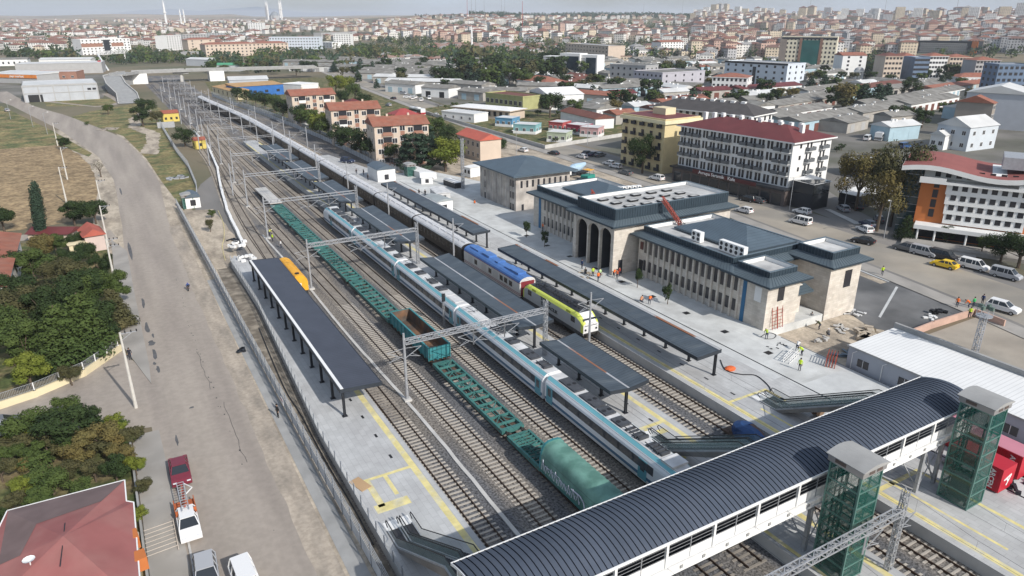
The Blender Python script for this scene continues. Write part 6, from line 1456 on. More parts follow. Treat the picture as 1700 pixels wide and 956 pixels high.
# cabins and huts
def cabin(px, py, L, W, H, ang, label, wall_m, roof_m, arch=False, z=-.1, wins=2, gable=0.5, name='site_cabin'):
 p = at(px, py, z); t = thing(name, label, 'cabin', p, R(ang)); b = MB(); b.box(0, L, 0, W, 0, H); b.build('wall', wall_m, t)
 if arch:
  n = 8; P = [(-.2 + (W + .4) * i / n, H + .9 * math.sin(math.pi * i / n)) for i in range(n + 1)]; r = MB(); r.extr(P, -.3, L + .3, axis='x'); r.build('roof', roof_m, t)
 else: r = MB(); r.extr([(-.25, H - .05), (W / 2, H + gable), (W + .25, H - .05)], -.2, L + .2, axis='x'); r.build('roof', roof_m, t)
 for k in range(wins): w = MB(); x = L * (k + .5) / wins; w.box(x - .45, x + .45, -.04, .02, 1.0, 2.0); w.build('window', m_win, t)
 w = MB(); w.box(-.04, .02, W / 2 - .6, W / 2 + .6, .6, 2.0); w.build('window', m_win, t)
 w = MB(); w.box(L - .02, L + .04, W / 2 - .6, W / 2 + .6, .3, 2.0); w.build('window', m_win, t)
 return t
m_bluer = M('slate_blue_roof', (.10, .13, .16), .5, .2, var=.1)
cabin(657, 300, 8, 5, 3.4, 90, 'white arched underpass hut with a slate blue barrel roof by the tall fence', m_white, m_bluer, True, .9, 0)
cabin(334, 344, 4.5, 3.2, 2.6, 90, 'white hut with a slate blue barrel roof beside the left road lift box', m_white, m_bluer, True, -.2, 0)
cabin(752, 352, 6.2, 4.2, 2.9, 95, 'white gabled cabin with a grey roof and glass door next to the far canopy', m_white, M('cabin_grey_roof', (.30, .33, .34), .7, var=.1), False, 1.0, 3)
cabin(748, 337, 7, 3.2, 2.6, 80, 'pale grey flat site cabin behind the gabled white cabin', m_hsroof, m_hsroof, False, .8, 2, .15)
cabin(725, 303, 11, 3.2, 2.8, 97, 'long white site cabin with a reddish patch on its roof', m_white, m_cor, False, -.1, 4, .2)
cabin(770, 292, 3.2, 12, 2.8, -80, 'white flat-roofed site cabin near the yellow loader', m_white, m_white, False, -.1, 2, .2)
cabin(803, 286, 3.2, 9, 2.8, -80, 'white site cabin right of the loader, partly behind the annex', m_white, m_white, False, -.1, 2, .2)
cabin(770, 318, 6, 2.6, 2.6, 95, 'dark site cabin with a white roof beside the lattice mast', m_dark, m_white, False, -.1, 1, .1)
cabin(700, 310, 3, 6, 2.4, -20, 'white rounded trailer-like cabin near the red machine', m_white, m_white, True, .3, 1)
# yellow railway houses
my_ = M('yellow_render', (.58, .46, .12), .8, var=.08); mrr = M('red_roof_tiles', (.28, .09, .06), .85, var=.2, scale=1.2, bump=.3, bscale=6)
cabin(272, 203, 6.5, 5.5, 3.6, 5, 'yellow railway house with a dull red roof behind dark trees', my_, mrr, False, -.2, 3, 1.2, 'railway_house')
cabin(325, 248, 3.6, 4, 3.0, 5, 'small bright yellow building with a red roof beside the round tree', my_, mrr, False, -.2, 1, .9, 'railway_house')
b = MB(); b.box(0, 6.5, 0, .2, 0, 2.4)
for k in range(4): b.box(k * 2, k * 2 + .2, -.1, 0, 0, 2.4)
o = b.build('corrugated_wall', m_galv, loc=tuple(at(262, 213))); tag(o, 'light corrugated metal wall at the head of the asphalt yard', 'wall')
# construction clutter: pallets, slabs, cable drums, scaffold frames
random.seed(21)
def pile(px, py, label, cat, name, m, n=8, sx=.9, sy=.5, sz=.25, spread=1.6, z=None):
 p = at(px, py, z) if z is not None else gpt(px, py, .03); b = MB()
 for k in range(n): b.obox((random.uniform(-spread, spread), random.uniform(-spread * .6, spread * .6), random.choice((0, 0, sz))), sx * random.uniform(.6, 1.2), sy * random.uniform(.6, 1.2), sz, random.uniform(0, 3))
 return tag(b.build(name, m, loc=tuple(p)), label, cat)
pile(1365, 567, 'heap of pale kerb stones beside the trench', 'stone pile', 'stone_pile', m_conc, 9, .6, .4, .2, 1.2, z=-.1); pile(1400, 545, 'scattered white stone slabs at the foot of the corner block', 'stone pile', 'stone_pile', m_conc, 12, .7, .45, .12, spread=2.0, z=-.1); pile(1420, 520, 'grey slabs stacked below the corner block window', 'stone pile', 'stone_pile', m_hsroof, 14, .8, .5, .15, spread=1.8, z=-.15)
pile(1440, 560, 'mound of brown earth clods near the white depot', 'earth heap', 'earth_heap', m_dirt, 26, 1.2, .9, .35, 2.6, z=-.2); pile(1290, 575, 'dark offcuts and tools at the station corner', 'debris', 'debris_pile', m_dark, 9, .4, .12, .06, 1.4, z=1.0)
pile(1410, 590, 'blue-grey steel sheets lying on the paving edge', 'steel sheets', 'steel_sheets', M('blue_sheet', (.12, .17, .22), .5, .3), 6, 3.2, .6, .06, 1.4, z=-.1); pile(1560, 520, 'black bags piled on the dark asphalt by the pink wall', 'bags', 'bag_pile', m_black, 10, .7, .5, .3, 1.4, z=-.2); pile(1545, 528, 'white bags piled on the dark asphalt', 'bags', 'bag_pile', m_white, 7, .6, .4, .2, 1.2, z=-.2)
pile(395, 408, 'white wrapped parcels stacked at the tip of the left platform, rear pile', 'parcels', 'parcel_pile', m_white, 10, .9, .8, .4, 1.5, z=1.0); pile(408, 432, 'white stone blocks on the narrow end of the left platform, front pile', 'parcels', 'parcel_pile', m_white, 9, .9, .7, .4, 1.5, z=1.0)
pile(300, 296, 'grey slabs scattered on the dirt by the left road bend', 'stone pile', 'stone_pile', m_galv, 18, 1.2, .8, .3, 3.2); pile(388, 400, 'black and turquoise tarpaulin lying by the winding white wall', 'tarpaulin', 'tarpaulin', m_black, 9, 1.6, .4, .15, 1.6); pile(402, 583, 'dumped rubbish at the foot of the grey fence', 'rubbish', 'rubbish_pile', m_dark, 14, .5, .4, .15, .8)
pile(180, 215, 'pile of pale dry branches in the grass beside the dirt path', 'brushwood', 'brushwood_pile', M('dry_wood', (.30, .27, .24), .9), 40, 1.8, .12, .3, 4.0); pile(1600, 770, 'broken concrete lumps between lift tower and containers', 'rubble', 'rubble_pile', m_concd, 14, .7, .5, .3, 1.8, z=1.0); pile(1685, 800, 'rubble heap at the right edge below the containers', 'rubble', 'rubble_pile', m_dark, 26, .6, .4, .25, 2.2, z=.9)
pile(975, 455, 'patch of excavation spoil along the drain line before the portal', 'debris', 'debris_pile', m_dirt, 22, .8, .4, .06, 3, z=1.0)
for i, (px, py) in enumerate(((1385, 612), (1291, 545), (1282, 548))):
 t = thing('scaffold_frame', ('red scaffold frames stacked at the edge of the white depot', 'red ladder-like scaffold frame leaning on the station wall, right one', 'red ladder-like scaffold frame leaning on the station wall, left one')[i], 'scaffold', at(px, py, 1.0), R(30 if i == 0 else 0))
 for s in range(4 if i == 0 else 1):
  b = MB(); hh = 1.6 if i == 0 else 3.2
  for x in (0, 1.0 if i else 2.0): b.bar((x, s * .35, 0), (x, s * .35 + (.0 if i == 0 else .5), hh), .05)
  for k in range(6): b.bar((0, s * .35 + (0 if i == 0 else .08 * k), .2 + k * hh / 6.5), (1.0 if i else 2.0, s * .35 + (0 if i == 0 else .08 * k), .2 + k * hh / 6.5), .035)
  b.build('frame', m_redst, t)
t = thing('metal_rack', 'white metal rack with pipes beside the bending workers', 'rack', at(1318, 597, 1.0), R(20)); b = MB()
for z in (.1, .5, .9):
 for y in (0, .8): b.bar((-1.6, y, z), (1.6, y, z), .04)
for x in (-1.6, -.8, 0, .8, 1.6): b.bar((x, 0, 0), (x, 0, .95), .04); b.bar((x, .8, 0), (x, .8, .95), .04); b.bar((x, 0, .9), (x, .8, .9), .03)
b.build('frame', m_white, t)
def drum(px, py, z, r, label, m, ang=0):
 t = thing('cable_drum', label, 'cable drum', at(px, py, z), R(ang)); b = MB(); b.bar((0, -.3, r), (0, .3, r), r * .6, 14); b.build('core', m, t)
 for s in (-.35, .3): f = MB(); f.bar((0, s, r), (0, s + .06, r), r, 18); f.build('flange', M('drum_wood', (.20, .13, .08), .8), t)
drum(1357, 690, 1.0, .75, 'brown wooden cable drum under the station-side escalator', M('cable_black', (.03, .02, .02)))
t = thing('hose_reel', 'orange folded safety net beside a black hose on the paving', 'safety net', at(1212, 613, 1.0)); b = MB(); b.ball((0, 0, .1), .8, .6, .3, 10); b.build('net', M('orange_net', (.62, .13, .04), .8, var=.2, scale=4), t)
def hose(pts, r, label, m, z=1.0, name='hose'):
 mb = MB(); P = [at(x, y, z) + Vector((0, 0, r)) for x, y in pts]; Q = []
 for i in range(len(P) - 1):
  p0, p1, p2, p3 = P[max(0, i - 1)], P[i], P[i + 1], P[min(len(P) - 1, i + 2)]
  for k in range(6): t_ = k / 6; Q.append(.5 * ((2 * p1) + (-p0 + p2) * t_ + (2 * p0 - 5 * p1 + 4 * p2 - p3) * t_ ** 2 + (-p0 + 3 * p1 - 3 * p2 + p3) * t_ ** 3))
 Q.append(P[-1])
 for a, b in zip(Q, Q[1:]): mb.bar(a, b, r, 5)
 return tag(mb.build(name, m), label, 'hose')
hose([(1196, 598), (1205, 615), (1230, 622), (1255, 624), (1275, 640), (1280, 650)], .06, 'black hose curving over the paving to the station-side escalator', m_black)
hose([(1262, 560), (1275, 553), (1288, 556), (1284, 562), (1270, 563)], .04, 'thin black hose loop at the station corner', m_black)
hose([(362, 350), (371, 372), (372, 395), (369, 410), (374, 432)], .06, 'yellow pipe lying along the dirt left of the winding white wall', m_yellow, z=-.2)
hose([(430, 545), (470, 640), (500, 690), (540, 765), (585, 840), (620, 905)], .07, 'black cable lying in the ditch between fence and platform', m_black, z=-.15)
t = thing('notice_board', 'red and white warning sign fixed to the grey fence near the woman in black', 'sign', (12.3, 73.6, 1.2)); b = MB(); b.box(-.03, 0, -.6, .6, 0, .7, 0); b.build('board', m_white, t); b = MB(); b.box(-.04, -.03, -.55, .55, .35, .65); b.build('red_field', paint('red', P_['red']), t)
b = MB(); b.box(-.5, .5, -.35, .35, 0, .05); o = b.build('plywood_sheet', M('plywood', (.42, .28, .16), .8, var=.1)); o.location = tuple(at(598, 804, 1.02)); o.rotation_euler.z = .3; o.scale = (1.1, 3, 1); tag(o, 'brown plywood sheet lying at the railing of the left platform', 'plywood')
# buildings
m_redroof = M('clay_roof_tiles', (.26, .115, .08), .85, var=.16, scale=.6, c2=(.27, .10, .065), mixs=.5, bump=.2, bscale=5)
m_crimson = M('crimson_sheet_roof', (.14, .035, .035), .6, .1, var=.12, scale=.3); m_beige = M('beige_render', (.53, .44, .36), .85, var=.06); m_terra = M('terracotta_render', (.30, .16, .115), .85, var=.06)
m_wht = M('white_render', (.70, .70, .69), .8, var=.05); m_greyr = M('grey_render', (.36, .36, .36), .8, var=.06); m_darkroof = M('dark_shingle_roof', (.07, .065, .065), .8, var=.15, scale=.5)
m_shed = M('fibre_cement_roof', (.23, .222, .205), .9, var=.2, scale=.12, c2=(.15, .142, .13), mixs=.25); m_shedw = M('shed_wall', (.36, .34, .31), .9, var=.12); m_shedb = M('shed_wall_pale_blue', (.35, .47, .53), .85, var=.08); m_metalroof = M('pale_metal_roof', (.58, .58, .57), .6, .1, var=.1, scale=.15)
m_brown = M('brown_roof', (.15, .06, .045), .8, var=.15)
m_fr = M('window_white_frame', (.68, .68, .67), .6, var=0)
def winmesh(w, h, fr=True):
 k = 'win%.1f_%.1f_%d' % (w, h, fr)
 if k in CARP: return CARP[k]
 b = MB()
 if fr: b.box(-w / 2 - .1, w / 2 + .1, -.05, .03, -.1, h + .1, 0)
 b.box(-w / 2, w / 2, -.07, .03, 0, h, 1)
 if fr: b.box(-.04, .04, -.085, 0, 0, h, 0)
 CARP[k] = b.mesh('window', [m_fr, m_win]); return CARP[k]
def corners(a, b, h, depth, c=None):
 A, B = at(*a, z=GZ + h), at(*b, z=GZ + h); A.z = B.z = GZ
 d = (B - A); W = d.length; ang = math.atan2(d.y, d.x)
 if c: C = at(*c, z=GZ + h); n = Vector((-math.sin(ang), math.cos(ang), 0)); depth = abs((C - B).dot(n))
 return A, W, depth, ang
def building(a, b, h, depth, name, label, cat, wall, roof, rtype='flat', rh=2.0, floors=4, nx=6, ny=3, ww=1.2, wh=1.3, sides='FR', c=None, ov=.4, frames=True, base=None, parapet=.6, z0=None, world=None, group=None, basemat=None):
 if world: A, W, D, ang = world; A = Vector((A[0], A[1], hz(A[0], A[1])))
 else: A, W, D, ang = corners(a, b, h, depth, c)
 t = thing(name, label, cat, A, ang, group)
 b_ = MB(); b_.box(0, W, 0, D, -1, h); b_.build('wall', wall, t)
 r = MB()
 if rtype == 'flat':
  r.box(-.1, W + .1, -.1, D + .1, h, h + .12); th = .25
  for bx in ((-.15, W + .15, -.15, -.15 + th), (-.15, W + .15, D + .15 - th, D + .15), (-.15, -.15 + th, -.15 + th, D + .15 - th), (W + .15 - th, W + .15, -.15 + th, D + .15 - th)): r.box(*bx, h - .1, h + parapet, 1)
  r.build('roof', [roof, wall], t)
 elif rtype == 'gable':   # ridge along x
  r.extr([(-ov, h - .05), (D / 2, h + rh), (D + ov, h - .05)], -ov, W + ov, axis='x'); r.build('roof', roof, t)
  g = MB(); g.poly3([(0.0, 0, h), (0, D, h), (0, D / 2, h + rh - .1)]);
 elif rtype == 'gabley':
  r.extr([(-ov, h - .05), (W / 2, h + rh), (W + ov, h - .05)], -ov, D + ov); r.build('roof', roof, t)
 elif rtype == 'shed':
  r.extr([(-ov, h), (D + ov, h + rh), (D + ov, h - .1), (-ov, h - .1)], -ov, W + ov, axis='x'); r.build('roof', roof, t)
 elif rtype == 'hip':
  x0, x1, y0, y1 = -ov, W + ov, -ov, D + ov; w_, d = x1 - x0, y1 - y0; q = min(w_, d) / 2
  V = [(x0, y0, h), (x1, y0, h), (x1, y1, h), (x0, y1, h)]
  if w_ >= d: r.add(V + [(x0 + q, y0 + q, h + rh), (x1 - q, y0 + q, h + rh)], [(0, 1, 5, 4), (1, 2, 5), (2, 3, 4, 5), (3, 0, 4)])
  else: r.add(V + [(x0 + q, y0 + q, h + rh), (x0 + q, y1 - q, h + rh)], [(0, 1, 4), (1, 2, 5, 4), (2, 3, 5), (3, 0, 4, 5)])
  r.box(x0, x1, y0, y1, h - .35, h - .01, 1); r.build('roof', [roof, wall], t)
 wm = winmesh(ww, wh, frames); fh = (h - (base or 0)) / max(1, floors)
 for f in range(floors):
  z = (base or 0) + f * fh + fh * .32
  if 'F' in sides:
   for i in range(nx): link('window', wm, t, (W * (i + .5) / nx, 0, z))
  if 'R' in sides:
   for i in range(ny): link('window', wm, t, (W, D * (i + .5) / ny, z), R(90))
  if 'L' in sides:
   for i in range(ny): link('window', wm, t, (0, D * (i + .5) / ny, z), R(-90))
 t['_w'] = W; t['_d'] = D; return t
# beige apartment blocks with clay roofs
def balcony(t, x, z, w=2.4, d=1.1, m=None, y=0, rz=0, dy=0, glass=None):
 b = MB(); b.box(-w / 2, w / 2, -d, 0, 0, .15, 0); b.box(-w / 2, w / 2, -d, -d + .08, .15, 1.05, 1); b.box(-w / 2, -w / 2 + .08, -d, 0, .15, 1.05, 1); b.box(w / 2 - .08, w / 2, -d, 0, .15, 1.05, 1)
 me = b.mesh('balcony', [m_wht, m or m_greyr]); o = link('balcony', me, t, (x, y, z), rz); return me
for i, (a, b, lb) in enumerate((((484, 159.5), (556, 156), 'beige apartment block with a clay gable roof, farthest of the three'), ((549, 183.5), (631, 179.5), 'beige apartment block with a clay gable roof, middle one of the three'), ((621, 210), (711, 205), 'beige apartment block with a clay gable roof, nearest of the three'))):
 t = building(a, b, 12.2, 11.5, 'apartment_block', lb, 'apartment block', m_beige, m_redroof, 'gable', 2.2, 4, 0, 0, ov=.5, sides='', group=None)
 W = t['_w']; wm = winmesh(1.5, 1.4)
 for f in range(4):
  z = f * 3.05 + .9
  for k in (.1, .36, .66, .93): link('window', wm, t, (W * k, 0, z))
  link('window', winmesh(1.5, 1.4), t, (W * .51, -.06, z - .9 + 1.5))
  for k in (.23, .80):
   o = MB(); o.box(-1.4, 1.4, -.04, .02, -.7, 1.9); o.build('balcony_recess', m_win, t, loc=(W * k, 0, z)); o = MB(); o.box(-1.4, 1.4, -.3, -.04, -.8, .25); o.build('balcony_front', m_terra if (f + i) % 3 else m_wht, t, loc=(W * k, 0, z))
  for yy in (3.5, 8): link('window', winmesh(.8, 1.2), t, (0, yy, z), R(-90))
 p = MB(); p.box(W * .47, W * .55, -.05, 0, .2, 12.1); p.build('stair_panel', m_terra, t)
 for x in (W * .13, W * .33, W * .70, W * .90): q = MB(); q.box(x - .12, x + .12, -.04, 0, 0, 12.1); q.build('stripe', m_terra, t)
 for x in (W * .3, W * .7): q = MB(); q.box(x, x + .6, 5.5, 6.1, 13.4, 15); q.build('chimney', m_beige, t)
building((577, 173), (607, 171), 6, 9, 'small_house', 'small building with a red hipped roof behind the middle apartment block', 'house', m_beige, m_crimson, 'hip', 2, 2, 3, 2)
building((655, 193), (697, 190), 5, 9, 'small_house', 'building with a crimson hipped roof showing behind the nearest apartment block', 'house', m_beige, M('crimson_roof', (.30, .06, .055), .6, var=.1), 'hip', 2.4, 2, 3, 2)
building((759, 222), (797, 233.5), 6.6, 9, 'small_house', 'beige two-storey house with a red roof beside the avenue', 'house', m_beige, M('bright_red_roof', (.45, .11, .075), .7, var=.1), 'gable', 1.8, 2, 5, 2, c=(829, 229.5), sides='F')
# yellow hotel
t = building((1034.5, 188), (1105, 199), 15.5, 18, 'yellow_hotel', 'yellow five-storey hotel with dark balconies and a crimson flat roof', 'hotel', M('yellow_cladding', (.60, .50, .29), .6, var=.06), m_crimson, 'flat', 1, 5, 0, 0, c=(1155, 192), sides='', parapet=.15)
W, D = t['_w'], t['_d']; wm = winmesh(1.1, 1.7, False); bal = None
b = MB(); b.box(-.9, .9, -.8, 0, 0, .12); b.box(-.9, .9, -.8, -.74, .12, 1.0); balm = b.mesh('balcony', m_dark)
for f in range(5):
 for k in range(5): link('window', wm, t, (W * (k + .5) / 5, 0, f * 3.05 + 1)); link('balcony', balm, t, (W * (k + .5) / 5, 0, f * 3.05 + .8))
b = MB(); b.box(-.6, W + .6, -.6, D + .6, 14.2, 15.2); b.build('cornice', M('pale_yellow_trim', (.68, .62, .42), .6), t); b = MB(); b.box(W * .3, W * .6, D * .5, D * .8, 15.5, 17.5); b.build('roof_housing', m_cream, t)
# white hotel with balconies
HH = htop(at(1315, 341), 236);
t = building((1131, 207), (1318, 236), HH, 16, 'white_hotel', 'large white hotel with rows of grey balconies and a dark red roof above dark shops', 'hotel', m_wht, m_crimson, 'hip', 2.6, 0, 0, 0, c=(1401, 229), sides='', ov=.9)
W, D = t['_w'], t['_d']; base = 4.2; fh = (HH - base) / 4
b = MB(); b.box(-.9, .9, -1.0, 0, 0, .14, 0); b.box(-.9, .9, -1.0, -.93, .14, 1.0, 1); b.box(-.9, -.83, -1, 0, .14, 1.0, 1); b.box(.83, .9, -1, 0, .14, 1.0, 1); b1 = b.mesh('balcony', [m_wht, M('balcony_grey_glass', (.13, .14, .15), .3, var=0)])
wm = winmesh(.62, 1.9, False); nb = 14
for f in range(4):
 z = base + f * fh
 for k in range(nb):
  x = W * (k + .5) / nb
  for dx in (-.5, .5): link('window', wm, t, (x + dx, 0, z + .35))
  if f > 0 and k % 4 != 3: o = link('balcony', b1, t, (x, 0, z + .1)); o.scale.x = 1.1
 for k in range(2):
  for dx in (-.7, .7): link('window', wm, t, (W, D * (.42 + .36 * k) + dx, z + .35), R(90))
  if f > 0: link('balcony', b1, t, (W, D * (.42 + .36 * k), z + .1), R(90)).scale.x = 1.6
 link('window', winmesh(.7, 1.0, False), t, (W, D * .2, z + 1), R(90))
b = MB(); b.box(-.4, W + .6, -1.6, D + .5, -.1, base - .3); b.build('shop_front', M('shop_front_dark', (.11, .09, .085), .6, var=.4, scale=.3), t); b = MB(); b.box(-.6, W + .9, -2.6, D + .7, base - .35, base + .1); b.build('shop_canopy', m_dark, t)
b = MB()
for k in range(11): x = W * (k + .5) / 11; b.box(x - W / 26, x + W / 26, -1.64, -1.58, .1, 2.9)
b.build('shop_windows', m_glass, t); b = MB(); b.box(W * .22, W * .42, -2.66, -2.6, base - .55, base + .5); b.box(W * .46, W * .8, -2.66, -2.6, base - .55, base + .4, 0); b.build('sign_band', M('sign_band_maroon', (.09, .02, .02), .5), t)
text('Avrupa Seramik   Kafe', 1.2, m_white, (W * .45, -2.68, base - .05), (R(90), 0, 0), t, 1.1, .02)
for k in range(16): b = MB(); x = W * (.04 + .057 * k); b.box(x, x + .9, D * .45 + (k % 3) * 1.2, D * .45 + 1.0 + (k % 3) * 1.2, HH + 1.0, HH + 3.1); b.build('chimney', m_wht, t)
b = MB(); b.box(W + .9, W + 6.5, .5, 7, base - .5, base + 2.2, 1); b.add([(W + .7, .2, base + 2.2), (W + 6.8, .2, base + 2.0), (W + 6.8, 7.3, base + 2.0), (W + .7, 7.3, base + 2.7)], [(0, 1, 2, 3)], 0); b.box(W + .9, W + 6.5, .5, 7, 0, base - .6, 2); b.build('glazed_terrace', [m_wht, m_glass, m_dark], t)
# building with dark roof behind
t = building((1085, 176), (1250, 192), 15.5, 16, 'white_hotel', 'long white building with a dark hipped roof and white chimneys behind the balcony hotel', 'apartment block', m_wht, m_darkroof, 'hip', 3, 5, 15, 4, 1.1, 1.6, 'FR', c=(1287, 186), frames=False, ov=1)
W, D = t['_w'], t['_d']
for k in range(8): b = MB(); b.box(W * (.1 + k * .1), W * (.1 + k * .1) + 1.4, D * .4, D * .4 + 1.2, 16, 18.6); b.build('chimney', m_wht, t)
# orange hospital
A = at(1511, 391); B = at(1720, 420); HH = htop(A, 272); d = B - A; ang = math.atan2(d.y, d.x); W = d.length; D = 16
t = thing('hospital_building', 'white and orange hospital with a wavy red roof and dark glass side', 'hospital', A, ang)
m_or = M('orange_render', (.46, .15, .045), .8, var=.06)
b = MB(); b.box(0, W, 0, D, -1, HH - 3.0); b.build('wall', m_or, t)
b = MB(); b.box(-3.2, 0, 1.5, D, -1, HH - .8)
for k in range(9): b.box(-3.24, .02, 1.46, D, k * (HH - 1) / 9, k * (HH - 1) / 9 + .12, 1)
b.build('glass_tower', [M('blue_green_glass', (.02, .055, .065), .1, var=0, spec=.7), m_galv], t)
b = MB(); x0, x1 = W * .235, W * .86; lv = HH - 3.4
for k in range(4):
 z0 = 3.6 + k * (lv - 3.6) / 4; e = .5 * k * .35
 b.box(x0 - e, x1 + e, -.6 - .18 * k, 0, z0, z0 + (lv - 3.6) / 4 - .02)
b.build('white_facade', m_wht, t)
wm = winmesh(.95, 1.6, False)
for k in range(4):
 z0 = 3.6 + k * (lv - 3.6) / 4
 for i in range(8): link('window', wm, t, (x0 + (x1 - x0) * (i + .6) / 8.2, -.6 - .18 * k, z0 + .9))
 link('window', wm, t, (W * .13, 0, z0 + .9)); link('window', wm, t, (W * .94, 0, z0 + .9))
b = MB(); b.box(-.3, W + .3, -1.9, 1.5, lv, lv + .5); b.box(-.3, W * .2, -1.9, -1.7, lv + .5, lv + 1.2); b.box(W * .75, W, -1.9, -1.7, lv + .5, lv + 1.2); b.build('upper_terrace', m_wht, t)
b = MB(); b.box(.2, W - .2, 1.4, D - 1, lv + .5, HH - 1.3); b.build('top_storey', m_wht, t)
for i in range(9): link('window', wm, t, (W * (.12 + i * .085), 1.4, lv + .9))
b = MB(); n = 16; P = []
for k in range(n + 1): x = -3.8 + (W + 4.4) * k / n; P.append((x, HH - .6 + .75 * math.sin(k / n * math.pi * 2.2 + .3)))
for k in range(n):
 (xa, za), (xb, zb) = P[k], P[k + 1]
 b.add([(xa, -2.2, za), (xb, -2.2, zb), (xb, D + .5, zb), (xa, D + .5, za)], [(0, 1, 2, 3)], 0); b.add([(xa, -2.25, za - .9), (xb, -2.25, zb - .9), (xb, -2.25, zb + .05), (xa, -2.25, za + .05)], [(0, 1, 2, 3)], 1); b.add([(xa, -2.2, za - .9), (xb, -2.2, zb - .9), (xb, D + .5, zb - .9), (xa, D + .5, za - .9)], [(3, 2, 1, 0)], 1)
b.add([(-3.85, -2.2, P[0][1] - .9), (-3.85, D + .5, P[0][1] - .9), (-3.85, D + .5, P[0][1] + .05), (-3.85, -2.2, P[0][1] + .05)], [(0, 1, 2, 3)], 1); b.build('wavy_roof', [M('wavy_roof_red', (.25, .085, .075), .8, var=.1), m_wht], t)
b = MB(); b.box(W * .02, W * .9, -4.5, 0, 2.9, 3.3); b.box(W * .02, W * .9, -4.6, -4.5, 2.8, 3.6); b.build('entrance_canopy', m_wht, t); b = MB()
for x in (.06, .2, .45, .6, .75): b.bar((W * x, -4.2, 0), (W * x, -4.2, 2.9), .2, 8)
b.build('entrance_columns', m_wht, t); b = MB(); b.box(.5, W - .5, -.1, 0, .2, 2.7); b.build('ground_glazing', m_win, t); b = MB(); b.box(-1, W, -9, -4.5, -.3, .7); b.box(W * .35, W * .55, -11.5, -9, -.3, .35); b.build('forecourt_steps', m_side, t)
b = MB(); b.box(W * .6, W * .95, 4, 12, HH - .3, HH + 2.0, 0); b.build('roof_plant', m_galv, t)
# large buildings in the middle distance
def bb(*a, **k): return building(*a, **k)
t = bb((1299, 61), (1391, 62), htop(at(1299, 111), 61), 14, 'glass_hotel', 'tall cream hotel with a dark green glass centre, largest block in the upper right', 'hotel', M('cream_cladding', (.60, .56, .45), .8, var=.04), m_greyr, 'flat', 1, 7, 14, 4, 1.5, 1.9, 'F', frames=False)
W, D = t['_w'], t['_d']; H_ = htop(at(1299, 111), 61); b = MB(); b.box(W * .38, W * .70, -.6, 0, .5, H_ * .9); b.build('glass_front', M('green_curtain_glass', (.015, .09, .085), .1, var=.2, scale=.1, spec=.7), t); b = MB()
for x in (.33, .70): b.box(W * x, W * x + W * .05, -.8, 0, 0, H_ * .96)
b.build('brown_pier', M('brown_pier', (.20, .12, .09), .8), t)
b = MB(); b.box(-W * .03, 0, -.4, D, 0, H_); b.box(0, W * .1, -.3, 0, 0, H_ * .97); b.build('dark_flank', M('taupe_flank', (.22, .19, .17), .8), t); b = MB(); b.box(0, W, -.35, 0, H_ * .93, H_ * .99); b.build('sign_band', m_dark, t)
m_pw = M('pale_panel_wall', (.55, .60, .66), .7, var=.05)
t = bb((1204, 102), (1308, 107.5), htop(at(1304, 145), 107), 14, 'clinic_building', 'large pale panelled building with round windows right of the red-roofed white block', 'office', m_pw, m_greyr, 'flat', 1, 4, 8, 3, 1.6, 1.5, 'FR', c=(1330, 105), frames=False)
W = t['_w']; b = MB(); b.box(W * .47, W * .52, -.2, 0, 0, 12); b.build('dark_glass_strip', m_glass, t); b = MB(); b.box(-.2, W + .2, -.25, .0, htop(at(1304, 145), 107) - .5, htop(at(1304, 145), 107) + .7); b.build('dark_cornice', m_dark, t)
bb((1183, 127), (1241, 129), 10, 11, 'school_building', 'white three-storey building with a clay hipped roof in front of the pale panelled building', 'apartment block', m_wht, m_redroof, 'hip', 2, 3, 8, 2, 1.3, 1.6, 'FR', c=(1256, 126), frames=False)
gh = htop(at(930, 131), 93)
t = thing('glass_office', 'cream office tower pair with dark glass fronts', 'office', at(897, 124), math.atan2((at(988, 129) - at(897, 124)).y, (at(988, 129) - at(897, 124)).x)); W = (at(988, 129) - at(897, 124)).length
mcc = m_wht; mdg = M('dark_blue_glass', (.015, .03, .045), .1, var=.15, scale=.2, spec=.7)
for x0, x1, y0, hh in ((0, .40, 4, .88), (.36, .72, 0, 1.05), (.70, 1.0, 2, 1.0)):
 b = MB(); b.box(W * x0, W * x1, y0, y0 + 11, -1, gh * hh); b.build('tower', mcc, t); g = MB(); g.box(W * (x0 + (x1 - x0) * .36), W * (x1 - .02), y0 - .3, y0, 1, gh * hh * .88); g.build('glass_front', mdg, t)
 l = MB()
 for k in range(8): l.box(W * x0 - .1, W * (x0 + (x1 - x0) * .3), y0 - .15, y0 + .1, 1 + k * gh * .105, 1 + k * gh * .105 + gh * .06)
 l.build('louvres', m_greyr, t)
bb((1013, 107), (1072, 110), 12, 16, 'office_block', 'grey and white office with a pale glass attic', 'office', m_greyr, m_shed, 'flat', 1, 3, 6, 3, 1.4, 1.4, 'FR', frames=False)
bb((1052, 118), (1100, 122), 10, 24, 'office_block', 'grey three-storey workshop building with brown roof edge', 'workshop', M('lavender_grey', (.40, .39, .43), .8, var=.05), m_shed, 'flat', 1, 3, 7, 5, 1.3, 1.3, 'FR', c=(1145, 116), frames=False)
bb((939, 72), (1010, 77), 15, 20, 'office_block', 'low beige office with banded windows behind the glass towers', 'office', m_beige, m_greyr, 'flat', 1, 4, 14, 3, 2.2, 1.4, 'F', frames=False)
t = bb((1524, 68), (1625, 70), 16, 20, 'patterned_hall', 'dark building with a white honeycomb screen and an orange corner', 'hall', m_dark, m_greyr, 'flat', 1, 1, 0, 0, sides='')
W = t['_w']; b = MB()
